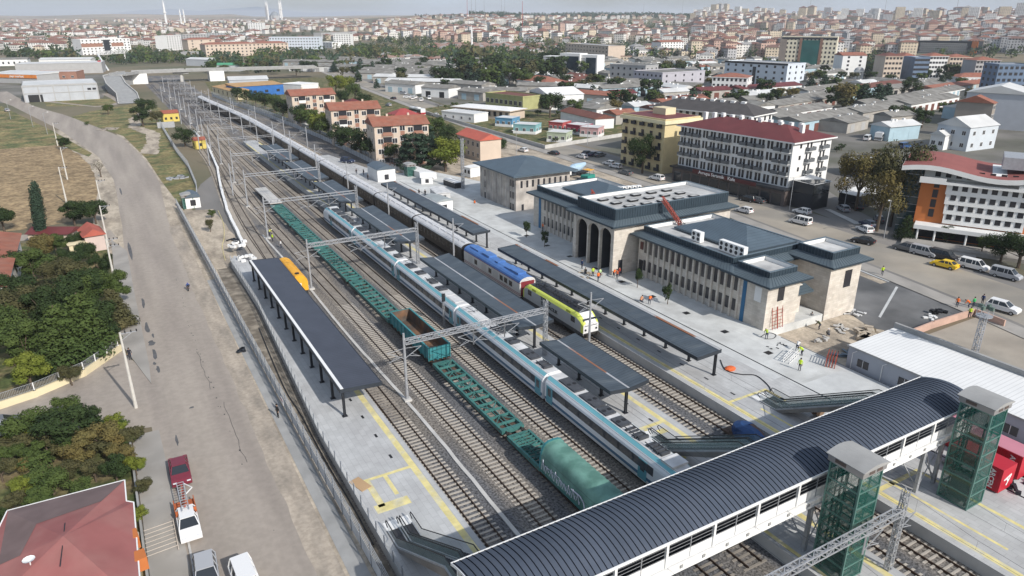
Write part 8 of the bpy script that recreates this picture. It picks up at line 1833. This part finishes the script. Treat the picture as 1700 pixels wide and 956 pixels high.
for i, (px, py, h, k, lf, w_, lb) in enumerate(low): tree(gpt(px, py), h, k, lf, lb, 4500, (i + 1) % 4, .027, w_)
mid = [(243, 195, 9, 'round', L_dk, 1.3, 'dark tree behind the yellow railway house, upper one'), (238, 210, 9, 'round', L_dk, 1.3, 'dark tree before the yellow railway house, lower one'), (262, 208, 7, 'round', L_ol, 1.0, 'olive tree at the wall of the yellow railway house'), (308, 244, 7.5, 'round', L_dk, 1.35, 'round dark tree in the asphalt yard beside the tracks'), (180, 190, 5, 'round', L_md, 1.4, 'green bush tree in the grass near the ramp road'), (145, 208, 2, 'shrub', L_md, 1, 'small bush in the grass before the dirt path'), (282, 200, 3.2, 'round', L_dk, 1.2, 'small round bush at the yellow railway house'), (352, 362, 2.2, 'round', L_md, 1.1, 'small bush on the dirt by the winding white wall'), (350, 385, 3, 'round', L_ol, .9, 'yellowing bush on the dirt above the black tarpaulin')]
for i, (px, py, h, k, lf, w_, lb) in enumerate(mid): tree(gpt(px, py), h, k, lf, lb, 3500, i % 4, .024, w_)
tree(gpt(168, 294), 5.5, 'round', L_ol, 'sparse almost leafless tree at the edge of the brown field', 260, 2, .02, 1.1)
# behind the tracks, around the apartment blocks
rowp = [(395, 168, 8, 'round', L_dk), (410, 172, 8, 'round', L_dk), (425, 176, 8, 'round', L_dk), (440, 180, 9, 'round', L_dk), (456, 186, 9, 'round', L_md), (470, 193, 9, 'round', L_dk), (487, 202, 10, 'round', L_dk), (500, 212, 10, 'round', L_dk), (515, 220, 10, 'round', L_md), (532, 229, 10, 'round', L_yl), (548, 236, 10, 'round', L_md), (566, 246, 9, 'round', L_dk), (583, 254, 9, 'round', L_dk), (600, 262, 9, 'round', L_dk), (618, 270, 9, 'round', L_dk), (637, 275, 8, 'round', L_dk), (575, 160, 12, 'round', L_yl), (558, 156, 12, 'round', L_yl), (590, 168, 11, 'round', L_md), (604, 186, 10, 'round', L_dk), (570, 178, 9, 'round', L_dk), (690, 285, 13, 'cedar', L_pn), (712, 282, 12, 'cedar', L_pn), (740, 285, 11, 'round', L_yl), (665, 275, 8, 'round', L_dk), (724, 238, 10, 'round', L_md), (741, 246, 9, 'round', L_dk), (735, 262, 8, 'round', L_dk), (830, 258, 6, 'round', L_dk), (757, 268, 6, 'round', L_ol), (704, 262, 12, 'cedar', L_pn), (645, 216, 7, 'round', L_md)]
labs = ['dark', 'mid green', 'bright green']
for i, (px, py, h, k, lf) in enumerate(rowp):
 kn = {'leaves_dark': 'dark', 'leaves_mid': 'mid green', 'leaves_bright': 'bright yellow-green', 'needles_dark': 'blue-green layered'}.get(lf.name, 'olive')
 wh = 'between the tall fence and the blue workshop' if i < 6 else 'along the tall fence beside the farthest apartment block' if i < 10 else 'along the tall fence below the nearest apartment block' if i < 16 else 'beyond the farthest apartment block' if i < 19 else 'among the beige apartment blocks' if i < 21 else 'before the nearest apartment block' if i < 25 else 'by the avenue and the small beige house'
 tree(gpt(px, py), h, k, lf, '%s tree %s' % (kn, wh), 2600, i % 4, .028, 1.25, group='trees ' + wh)
# avenue trees on the right
rt = [(1420, 350, 15, 'round', L_au, .85, 'autumn-coloured leaning tree right of the white hotel'), (1455, 384, 15, 'round', L_au, .8, 'autumn-coloured tree at the corner before the hospital'), (1477, 376, 21, 'round', L_ol, .62, 'tallest tree rising left of the hospital glass wall'), (1066, 288, 12, 'round', L_dk, .9, 'dark tree in front of the yellow hotel'), (1500, 398, 5.5, 'cone', L_dk, 1.3, 'small dark conifer at the hospital corner'), (1197, 312, 4.5, 'round', L_md, 1.1, 'light green small tree before the dark shops'), (1690, 445, 7, 'round', L_dk, 1.5, 'dark green tree at the right edge before the hospital'), (1660, 436, 6, 'round', L_dk, 1.3, 'dark green tree right of the hospital steps'), (1628, 423, 4, 'round', L_md, 1.0, 'small shrub tree right of the hospital entrance'), (1570, 405, 4, 'round', L_dk, 1.1, 'small shrub tree left of the hospital entrance')]
for i, (px, py, h, k, lf, w_, lb) in enumerate(rt): tree(gpt(px, py), h, k, lf, lb, 5200, i % 4, .018, w_)
for i, (px, py) in enumerate(((874, 394), (904, 410), (1058, 477), (1108, 505))): tree(at(px, py, 1.0), 3.6, 'round', L_dk, 'young sapling on the station forecourt, %s from the left' % ('first', 'second', 'third', 'fourth')[i], 700, i % 4, .05, .6, name='sapling')
# trees in the industrial quarter and park
iq = [(913, 196, 12, 0), (955, 196, 9, 1), (1020, 190, 8, 4), (1398, 183, 14, 4), (1432, 181, 13, 3), (1453, 181, 13, 3), (1470, 171, 11, 3), (1487, 208, 9, 0), (1515, 208, 9, 0), (1507, 165, 11, 0), (1290, 172, 9, 4), (1315, 170, 9, 4), (1270, 178, 8, 0), (1345, 152, 10, 3), (1366, 153, 11, 3), (1382, 153, 8, 3), (1510, 150, 9, 0), (1560, 150, 10, 3), (1475, 142, 8, 0), (1180, 152, 9, 4), (1160, 160, 8, 4), (1135, 134, 8, 3), (1120, 136, 9, 3), (1155, 138, 8, 0), (730, 140, 13, 0), (745, 142, 12, 0), (760, 144, 11, 0), (695, 118, 8, 0), (630, 116, 8, 0), (645, 118, 8, 0), (845, 140, 12, 1), (862, 144, 13, 1), (795, 146, 13, 3), (810, 146, 13, 1), (830, 145, 12, 3), (880, 146, 11, 1), (895, 149, 9, 0), (938, 146, 9, 0), (980, 140, 8, 4), (1085, 142, 9, 4), (1100, 140, 9, 3), (505, 118, 10, 0), (518, 120, 10, 0), (555, 120, 9, 3), (492, 126, 9, 0), (700, 134, 8, 3), (1530, 212, 8, 0), (1220, 152, 9, 4), (1440, 122, 8, 0), (1422, 118, 9, 0), (1450, 120, 8, 3), (1320, 118, 9, 0), (1370, 128, 8, 0), (1345, 136, 8, 4), (398, 118, 9, 1), (412, 120, 8, 1), (1558, 130, 9, 0), (1592, 148, 8, 1)]
lf5 = [L_dk, L_md, L_yl, L_pn, L_au]; kd5 = ['round', 'round', 'round', 'cone', 'round']; nm5 = ['dark green', 'mid green', 'bright', 'dark conifer', 'autumn yellow']
for i, (px, py, h, q) in enumerate(iq): tree(gpt(px, py), h, kd5[q], lf5[q], '%s tree among the grey workshop roofs and yards beyond the avenue' % nm5[q], 1500, i % 3, .035, 1.25 if q != 3 else 1.5, group='%s trees among the workshops' % nm5[q])
random.seed(10)
for i in range(30):
 px, py = random.uniform(0, 225), random.uniform(700, 830)
 if py > 800 + (60 - px) * .25: py -= 70
 if px < 40 and py < 740: continue
 tree(gpt(px, py), random.uniform(1.2, 2.4), 'round', random.choice((L_md, L_md, L_yl, L_ol)), 'low leafy shrub filling the lower garden above the bottom-left house', 1200, i % 4, .045, 1.6, group='shrubs filling the lower garden', name='bush')
random.seed(9)
for i in range(34):
 px, py = random.choice(((random.uniform(800, 1000), random.uniform(189, 198)), (random.uniform(700, 860), 176 + (random.random() * 6)), (random.uniform(830, 1010), random.uniform(212, 238)), (random.uniform(1380, 1560), random.uniform(245, 262))))
 tree(gpt(px, py), random.uniform(1.6, 3.6), 'round', random.choice((L_dk, L_md, L_ol)), 'low bush in the hedges around the painted cabins and yards', 260, i % 3, .07, 1.5, group='bushes around the painted cabins', name='bush')
# workshop quarter: long low sheds
random.seed(31); SH = 0
FOOT = []
for o in list(col.objects):
 if o.type == 'EMPTY' and '_w' in o:
  c = Vector((o.location.x, o.location.y, 0)) + Matrix.Rotation(o.rotation_euler.z, 3, 'Z') @ Vector((o['_w'] / 2, o['_d'] / 2, 0)); FOOT.append((c, max(o['_w'], o['_d']) * .5 + 1.5)); del o['_w']; del o['_d']
def free(p, r): return all(abs(p.x - q.x) >= r + s or abs(p.y - q.y) >= r + s for q, s in FOOT)
def shed(px, py, L, W, ang, h=4.6):
 global SH
 p = at(px, py);
 t = thing('workshop_shed', 'x', 'workshop', p, ang, 'long grey workshop sheds beyond the avenue'); q = random.random(); wl = m_shedb if q < .25 else m_shedw if q < .8 else m_wht; rf = m_shed if random.random() < .64 else random.choice((m_brown, m_metalroof, m_metalroof, m_crimson, m_redroof))
 b = MB(); b.box(0, L, 0, W, 0, h); b.build('wall', wl, t)
 r = MB(); r.extr([(-.5, h - .05), (W / 2, h + 1.5), (W + .5, h - .05), (W + .5, h - .2), (-.5, h - .2)], -.3, L + .3, axis='x'); r.build('roof', rf, t)
 d = MB(); k = max(1, int(L / 7))
 dm_ = None
 d.box(-1.7, 1.7, -.06, .02, 0, 3.2); dm_ = d.mesh('shutter_door', random.choice((m_greyr, m_black, m_brown, m_shedb)))
 for i in range(min(k, 9)): link('shutter_door', dm_, t, (L * (i + .5) / min(k, 9), 0, 0))
 v = MB(); v.box(-.4, .4, -.4, .4, 0, .9); vm = v.mesh('roof_vent', m_wht)
 for i in range(random.randint(1, 4)): link('roof_vent', vm, t, (random.uniform(3, L - 3), W / 2 + random.uniform(-1, 1), h + 1.0))
 q2 = 'pale blue walled' if wl == m_shedb else 'dull walled' if wl == m_shedw else 'white walled'; q3 = {'clay_roof_tiles': 'clay roof', 'brown_roof': 'brown roof', 'pale_metal_roof': 'pale metal roof', 'crimson_sheet_roof': 'crimson roof'}.get(rf.name, 'weathered grey roof')
 cs_ = Vector((math.cos(ang), math.sin(ang), 0))
 for k in range(int(L / 10) + 1): FOOT.append((p + cs_ * min(L, k * 10 + 5) + Vector((-cs_.y, cs_.x, 0)) * W / 2, 7))
 t['label'] = '%s long workshop shed with a %s in the workshop quarter' % (q2, q3); t['group'] = t['label'][:40]; SH += 1
shed_rows = [(560, 122, 640), (650, 128, 900), (640, 135, 830), (655, 143, 760), (575, 113, 800), (600, 108, 700), (700, 116, 880), (990, 128, 1010)]
A1 = math.atan2((at(900, 150) - at(700, 146)).y, (at(900, 150) - at(700, 146)).x)
for i, (x0, y, x1) in enumerate(((560, 109, 690), (600, 114, 720), (570, 119, 700), (600, 125, 740), (590, 131, 720), (620, 138, 745), (640, 146, 760), (700, 112, 850), (720, 118, 900), (720, 125, 860), (760, 132, 890), (520, 104, 600), (470, 110, 560), (480, 118, 590))):
 p, q = at(x0, y), at(x1, y + (x1 - x0) * .02); d = q - p; shed(x0, y, min(90, d.length), 13, math.atan2(d.y, d.x))
for i, (x0, y0, x1, y1) in enumerate(((925, 187, 990, 197), (930, 170, 1030, 178), (985, 156, 1100, 150), (1000, 163, 1095, 158), (945, 160, 985, 163), (1040, 148, 1140, 144), (1110, 152, 1230, 158), (1230, 160, 1330, 152), (1290, 190, 1420, 168), (1300, 205, 1380, 192), (1330, 178, 1440, 158), (1400, 168, 1500, 152), (1290, 214, 1330, 207), (1380, 212, 1500, 188), (1440, 188, 1560, 168), (1480, 160, 1580, 150), (1530, 172, 1600, 158), (1430, 205, 1500, 192), (1510, 190, 1590, 175), (1240, 172, 1300, 166), (1330, 222, 1420, 205), (700, 160, 745, 163), (745, 152, 800, 157), (640, 152, 690, 156), (760, 164, 802, 168), (1550, 160, 1640, 147), (990, 146, 1040, 144), (1340, 165, 1400, 157), (1405, 222, 1440, 214))):
 p, q = at(x0, y0), at(x1, y1); d = q - p; shed(x0, y0, min(80, d.length), 12, math.atan2(d.y, d.x), random.choice((4.2, 4.6, 5.4)))
random.seed(44); k = 0; A2 = math.atan2((at(1095, 158) - at(1000, 163)).y, (at(1095, 158) - at(1000, 163)).x)
for i in range(2600):
 if k >= 135: break
 px, py = random.uniform(640, 1660), random.uniform(104, 236)
 if px < 900 and py > 168 or px < 760 and py > 150 or 1090 < px < 1420 and py > 200 or py > 215 and px < 1430 or 850 < px < 1010 and py > 186 or px > 1480 and py > 205 or 800 < px < 900 and py < 150 or px > 1380 and py < 146: continue
 p = at(px, py); a = A1 if px < 900 else A2; a += random.choice((0, 0, math.pi / 2)); L = random.uniform(9, 30); d_ = Vector((math.cos(a), math.sin(a), 0)); nn = Vector((-d_.y, d_.x, 0)); W = random.uniform(8, 12)
 if all(free(p + d_ * q + nn * W / 2, 5.5) for q in (3, L / 2, L - 3)): shed(px, py, L, W, a, random.uniform(3.6, 5.4)); k += 1
print('sheds', SH)
random.seed(12)
for i in range(46):
 px = random.uniform(660, 1560); py = 158 + random.uniform(-8, 10) + (30 if px > 1230 else 0) + (16 if 900 < px < 1230 else 0); cc = random.choice(('white', 'white', 'silver', 'grey', 'navy', 'red'))
 vehicle(random.choice(('hatch', 'sedan', 'van')), cc, gpt(px, py, .02), random.uniform(0, 6.28), '%s car parked in the yards among the grey workshop sheds' % {'navy': 'dark blue'}.get(cc, cc), group='%s cars among the workshop sheds' % cc)
# far city
random.seed(77)
WALLS = [house_mat('far_wall_white', (.68, .67, .65)), house_mat('far_wall_cream', (.56, .48, .37)), house_mat('far_wall_grey', (.42, .42, .43)), house_mat('far_wall_pink', (.48, .34, .28)), house_mat('far_wall_pale', (.66, .64, .60), wf=.5)]
ROOFS = [M('far_roof_clay', (.21, .105, .08), .9, var=.2, scale=.02), M('far_roof_brown', (.16, .095, .08), .9, var=.1), M('far_roof_grey', (.27, .265, .26), .9, var=.1), M('far_roof_rose', (.27, .18, .15), .9, var=.1)]
def far_house(mb, x, y, z, L, W, H, ang, wi, ri, flat):
 ca, sa = math.cos(ang), math.sin(ang)
 def T(a, b, c): return (x + a * ca - b * sa, y + a * sa + b * ca, z + c)
 A = [(-L / 2, -W / 2), (L / 2, -W / 2), (L / 2, W / 2), (-L / 2, W / 2)]
 for k in range(4):
  a, b = A[k], A[(k + 1) % 4]; w_ = L if k % 2 == 0 else W
  mb.add([T(*a, -4), T(*b, -4), T(*b, H), T(*a, H)], [(0, 1, 2, 3)], wi, [[(0, -4), (w_, -4), (w_, H), (0, H)]])
 if flat: mb.add([T(*a, H) for a in A], [(0, 1, 2, 3)], ri)
 else:
  o = .6; B = [T(-L / 2 - o, -W / 2 - o, H), T(L / 2 + o, -W / 2 - o, H), T(L / 2 + o, W / 2 + o, H), T(-L / 2 - o, W / 2 + o, H)]; rh = min(L, W) * .22
  q = min(L, W) / 2 * .9; P, Q = (T(-L / 2 + q, 0, H + rh), T(L / 2 - q, 0, H + rh))
  if L < W: P, Q = T(0, -W / 2 + q, H + rh), T(0, W / 2 - q, H + rh); mb.add(B + [P, Q], [(0, 1, 4), (1, 2, 5, 4), (2, 3, 5), (3, 0, 4, 5)], ri)
  else: mb.add(B + [P, Q], [(0, 1, 5, 4), (1, 2, 5), (2, 3, 4, 5), (3, 0, 4)], ri)
# regions: x0,x1,y0,y1 (photo rows of the ground), spacing, (hmin,hmax), wall weights, roof weights, flat prob
REG = [(-40, 640, 54, 84, 15, (5, 9), (0, 0, 0, 4, 1), (0, 0, 0, 3), .08, 'low white house with a clay roof in the old town beyond the railway', 330),
       (-60, 700, 33, 54, 26, (6, 11), (0, 0, 4, 3, 1), (0, 0, 3, 1), .12, 'far pale house with a clay roof on the plain at the upper left', 520),
       (640, 900, 78, 106, 14, (4, 6), (0, 4, 0, 1), (3, 3, 0, 2), .1, 'small low house with a faded roof behind the long workshop rows', 170),
       (620, 1180, 40, 74, 19, (8, 15), (0, 0, 1, 4, 3), (0, 0, 1, 3), .15, 'white apartment house with a clay roof at the foot of the wooded hill', 330),
       (700, 1200, 29, 40, 26, (7, 12), (0, 1, 4), (0, 0, 3), .1, 'pale house with a clay roof on the wooded hillside', 170),
       (1150, 1760, 64, 98, 17, (11, 18), (0, 1, 1, 2, 3, 4), (0, 0, 1, 1, 2), .18, 'mid-rise apartment house with a clay roof in the dense right quarter', 330),
       (1150, 1780, 42, 64, 22, (12, 24), (0, 1, 2, 3, 4), (0, 0, 1, 1, 3), .2, 'apartment house with a clay roof on the lower slope of the right hill', 480),
       (1150, 1800, 30, 42, 31, (14, 28), (0, 0, 1, 2, 3), (0, 1, 1, 2), .3, 'tall apartment house crowding the upper slope of the right hill', 420),
       (880, 1180, 86, 104, 22, (6, 10), (0, 1, 2), (0, 2, 1), .4, 'low office or house among trees right of the glass towers', 34)]
small = [0]; STUFF = MB(); indiv = []
cnt = 0
for x0, x1, y0, y1, sp, hh, wl, rf, fp, lb, N in REG:
 grid = {}; made = 0; tries = 0
 while made < N and tries < N * 14:
  tries += 1; px = random.uniform(x0, x1); py = y1 - (y1 - y0) * random.random() ** .9; p = at(px, py)
  if p.length > 9000: continue
  key = (int(p.x // sp), int(p.y // sp))
  if key in grid: continue
  if noise.noise(Vector((p.x * .004, p.y * .004, 5))) < -.28: continue
  if not free(p, 7): continue
  grid[key] = 1; made += 1
  L, W_2 = random.uniform(8, 15) * (1 if hh[1] < 12 else 1.25) * (2.0 if random.random() < .1 else 1), random.uniform(9, 13); H = random.uniform(*hh); ang = .5 + round(noise.noise(Vector((p.x * .002, p.y * .002, 1))) * 4) * .35 + random.choice((0, math.pi / 2)) + random.uniform(-.06, .06)
  indiv.append((p.length, p, L, W_2, H, ang, random.choice(wl), random.choice(rf), random.random() < fp, lb))
indiv.sort(key=lambda a: a[0])
mats_all = WALLS + ROOFS
for i, (d, p, L, W_2, H, ang, wi, ri, fl, lb) in enumerate(indiv):
 if i < 290:
  mb = MB(); far_house(mb, 0, 0, 0, L, W_2, H, 0, 0, 1, fl); o = mb.build('town_house', [WALLS[wi], ROOFS[ri]], loc=tuple(p), rz=ang)
  cl = ('white', 'cream', 'grey', 'pinkish', 'pale')[wi]; l2 = cl + ' ' + ('flat-roofed ' if fl else '') + lb.replace('low white', 'low').replace('white apartment', 'apartment').replace('pale house', 'house')
  if fl: l2 = l2.replace(' with a clay roof', '').replace(' with a faded roof', '')
  tag(o, ' '.join(l2.split()[:16]), 'house', 'houses: ' + l2[:60])
 else: far_house(STUFF, p.x, p.y, p.z, L, W_2, H, ang, wi, 5 + ri, fl)
o = STUFF.build('distant_houses', mats_all); o['label'] = 'mass of distant houses covering the plain and the slopes of the hills'; o['category'] = 'distant houses'; o['kind'] = 'stuff'
# skyline towers
tw = [(1163, 32, 34), (1172, 30, 40), (1185, 29, 50), (1193, 29, 52), (1203, 29, 54), (1212, 29, 50), (1224, 30, 46), (1236, 31, 38), (1256, 32, 42), (1266, 31, 46), (1278, 32, 44), (1298, 32, 38), (1330, 40, 50), (1345, 38, 52), (1372, 36, 48), (1400, 38, 46), (1425, 38, 44), (1450, 40, 46), (1490, 42, 50), (1520, 42, 46), (1550, 42, 38), (1600, 42, 44), (1612, 44, 46), (1662, 44, 46), (1690, 44, 54), (1640, 48, 34), (1580, 48, 34), (1470, 46, 36), (1395, 46, 36), (1320, 48, 34)]
for i, (px, py, h) in enumerate(tw):
 p = at(px, py); mb = MB(); wi = random.choice((0, 0, 1, 2)); far_house(mb, 0, 0, 0, 22, 20, h * .85, 0, 0, 1, random.random() < .5); o = mb.build('tower_block', [WALLS[wi], ROOFS[random.choice((1, 2))]], loc=tuple(p), rz=random.uniform(.3, .7))
 tag(o, '%s tower block on the skyline %s' % (('white', 'cream', 'grey')[wi], 'in the white cluster above the wooded hill' if i < 9 else 'of the crowded right hilltop'), 'tower block', 'skyline towers ' + ('left cluster' if i < 9 else 'right hilltop') + str(wi))
# minarets, mosque, antenna masts
def minaret(px, py, h, label):
 p = at(px, py); t = thing('minaret', label, 'minaret', p, group='minarets on the horizon'); k = h / 40
 b = MB(); b.bar((0, 0, 0), (0, 0, 30 * k), 2.0 * k, 10, 1.5 * k); b.cyl((0, 0, 20 * k), 2.8 * k, 1.2 * k, 10); b.bar((0, 0, 30 * k), (0, 0, 40 * k), 1.6 * k, 10, .1); b.build('shaft', m_wht, t)
minaret(277, 44, 75, 'single tall minaret left of the tower block');
for i, px in enumerate((443.5, 446, 466, 468.5)): minaret(px, 33, 110, 'slender minaret of the domed mosque on the horizon, %s' % ('far left', 'second', 'third', 'far right')[i])
for i, px in enumerate((302, 308)): minaret(px, 44, 50, 'short minaret among trees, %s of the pair' % ('left', 'right')[i])
p = at(457, 33); t = thing('domed_mosque', 'large grey domed mosque on the horizon between four minarets', 'mosque', p); b = MB(); b.box(-28, 28, -28, 28, 0, 24); b.build('prayer_hall', m_greyr, t); b = MB(); b.ball((0, 0, 24), 24, 24, 24, 16)
for a in range(4): b.ball((22 * math.cos(a * 1.57 + .78), 22 * math.sin(a * 1.57 + .78), 22), 11, 11, 11, 10)
b.build('dome', M('lead_dome', (.20, .22, .24), .6), t)
for px, py, h, lb in ((776, 32, 62, 'red and white antenna mast on the hill, first from the left'), (783, 31, 70, 'antenna mast on the hill, second from the left'), (790, 31, 70, 'antenna mast on the hill, third from the left'), (804, 31, 60, 'antenna mast on the hill, fourth from the left'), (833, 27, 62, 'thin antenna mast above the pine wood, left of two'), (838, 27, 62, 'thin antenna mast above the pine wood, right of two'), (1068, 26, 50, 'antenna mast on the wooded hilltop in the centre'), (1132, 28, 60, 'antenna mast left of the white tower cluster'), (1341, 38, 90, 'tall mast above the right hill, first of three'), (1465, 40, 90, 'tall mast above the right hill, second of three'), (1583, 40, 80, 'tall mast above the right hill, third of three'), (867, 58, 60, 'red chimney-like mast on the left hillside'), (777, 60, 20, 'white minaret-like pole')):
 if py == 60: continue
 p = at(px, py); b = MB(); b.bar(p, p + Vector((0, 0, h)), .8, 4, .35); tag(b.build('antenna_mast', paint('red', P_['red']) if '1' in lb or 'red' in lb else m_galv), lb, 'antenna mast')
minaret(783.5, 84, 32, 'white minaret rising from the trees behind the workshop rows')
# far trees
random.seed(5)
PR = [tree_mesh('round', L_dk, 420, 0, .07), tree_mesh('round', L_md, 420, 1, .07), tree_mesh('round', L_ol, 420, 2, .07), tree_mesh('cone', L_pn, 420, 0, .06)]
TR = [(0, 130, 88, 98, 9, 34), (60, 130, 92, 100, 9, 16), (216, 270, 84, 92, 8, 16), (340, 400, 88, 98, 9, 8), (430, 500, 88, 100, 9, 22), (555, 900, 84, 106, 10, 110), (640, 720, 66, 78, 9, 22), (780, 980, 96, 128, 11, 50), (860, 1000, 66, 98, 10, 46), (1020, 1110, 78, 104, 10, 44), (1100, 1290, 80, 98, 10, 46), (1430, 1470, 98, 120, 9, 20), (1080, 1180, 118, 134, 9, 24), (1400, 1640, 104, 118, 8, 22), (900, 1160, 38, 52, 10, 160), (1160, 1700, 40, 98, 10, 300), (0, 640, 36, 84, 9, 380), (620, 1160, 40, 78, 10, 260), (1240, 1640, 112, 200, 9, 130), (900, 1240, 128, 190, 9, 70), (560, 760, 112, 150, 8, 50), (740, 965, 88, 148, 13, 170), (930, 1240, 140, 190, 8, 50), (300, 560, 92, 112, 9, 90), (330, 470, 104, 124, 8, 40), (180, 340, 92, 106, 8, 80), (130, 230, 100, 108, 6, 20), (590, 760, 84, 100, 10, 60)]
k = 0; FT = []
for x0, x1, y0, y1, h, n in TR:
 for i in range(n):
  p = at(random.uniform(x0, x1), random.uniform(y0, y1))
  if not free(p, 2): continue
  q = random.choice((0, 0, 1, 2, 3)); FT.append((p.length, p, q, h * random.uniform(.7, 1.35), y1))
FT.sort(key=lambda a: a[0]); WD = MB()
for i, (d_, p, q, hh, y1) in enumerate(FT):
  if i >= 150:
   for j in range(30):
    a, u = random.uniform(0, 6.28), random.random(); r = hh * .5 * math.sqrt(random.random()); z = hh * (.15 + .85 * random.random() * (1 - .6 * r / hh)); c = Vector((p.x + r * math.cos(a), p.y + r * math.sin(a), p.z + z)); e1 = Vector((random.uniform(-1, 1), random.uniform(-1, 1), random.uniform(-1, 1))).normalized() * hh * .12; e2 = e1.orthogonal(); WD.add([c - e1, c + e2, c + e1, c - e2], [(0, 1, 2, 3)], q)
   continue
  cm, tm = PR[q]; t = thing('conifer_tree' if q == 3 else 'broadleaf_tree', '%s tree in the belt of trees between the workshops and the town' % ('dark green', 'mid green', 'olive', 'dark pointed')[q] if y1 > 75 else '%s tree scattered among the far houses' % ('dark green', 'mid green', 'olive', 'dark pointed')[q], 'tree', p, random.uniform(0, 6), 'far trees %s %d' % ('belt' if y1 > 75 else 'town', q)); t.scale = (hh * 1.3, hh * 1.3, hh)
  link('crown', cm, t); k += 1
o = WD.build('distant_trees', [L_dk, L_md, L_ol, L_pn]); o['kind'] = 'stuff'; o['label'] = 'scattered distant trees between and behind the town houses'; o['category'] = 'distant trees'
# woods on the hilltop and slopes: one mass each
def wood(name, label, regs, n, h):
 mb = MB(); rnd = random.Random(4)
 for x0, x1, y0, y1 in regs:
  for i in range(n):
   p = at(rnd.uniform(x0, x1), rnd.uniform(y0, y1)); H = h * rnd.uniform(.7, 1.3)
   for j in range(26):
    a, u = rnd.uniform(0, 6.28), rnd.random(); r = H * .35 * math.sqrt(rnd.random()); z = H * (.2 + .8 * rnd.random() * (1 - r / H)); c = Vector((p.x + r * math.cos(a), p.y + r * math.sin(a), p.z + z)); q = H * .13
    e1 = Vector((rnd.uniform(-1, 1), rnd.uniform(-1, 1), rnd.uniform(-1, 1))).normalized(); e2 = e1.orthogonal().normalized(); mb.add([c - e1 * q, c + e2 * q, c + e1 * q, c - e2 * q], [(0, 1, 2, 3)])
 o = mb.build(name, L_pn); o['kind'] = 'stuff'; o['label'] = label; o['category'] = 'wood'
wood('pine_wood', 'dark pine wood covering the hilltop in the centre', [(780, 975, 24, 29), (960, 1170, 25, 31)], 420, 13)
wood('hillside_scrub', 'loose woodland on the slopes below the hilltop', [(860, 1060, 36, 50), (690, 860, 28, 32), (1160, 1330, 32, 44)], 110, 11)
# haze: even thin air over the whole place
b = MB(); b.box(-14500, 14500, -400, 21500 - 3000, -6, 195); hz_ = b.build('haze', None or mat('haze_air', (1, 1, 1), var=0)); hm = MATS['haze_air']; n = hm.node_tree; n.nodes.clear(); ou = n.nodes.new('ShaderNodeOutputMaterial'); pv = n.nodes.new('ShaderNodeVolumePrincipled'); pv.inputs['Color'].default_value = (.86, .91, 1, 1); pv.inputs['Density'].default_value = .0001; n.links.new(pv.outputs[0], ou.inputs['Volume']); hz_['kind'] = 'stuff'
bpy.context.view_layer.update()
print('objects', len(bpy.data.objects))
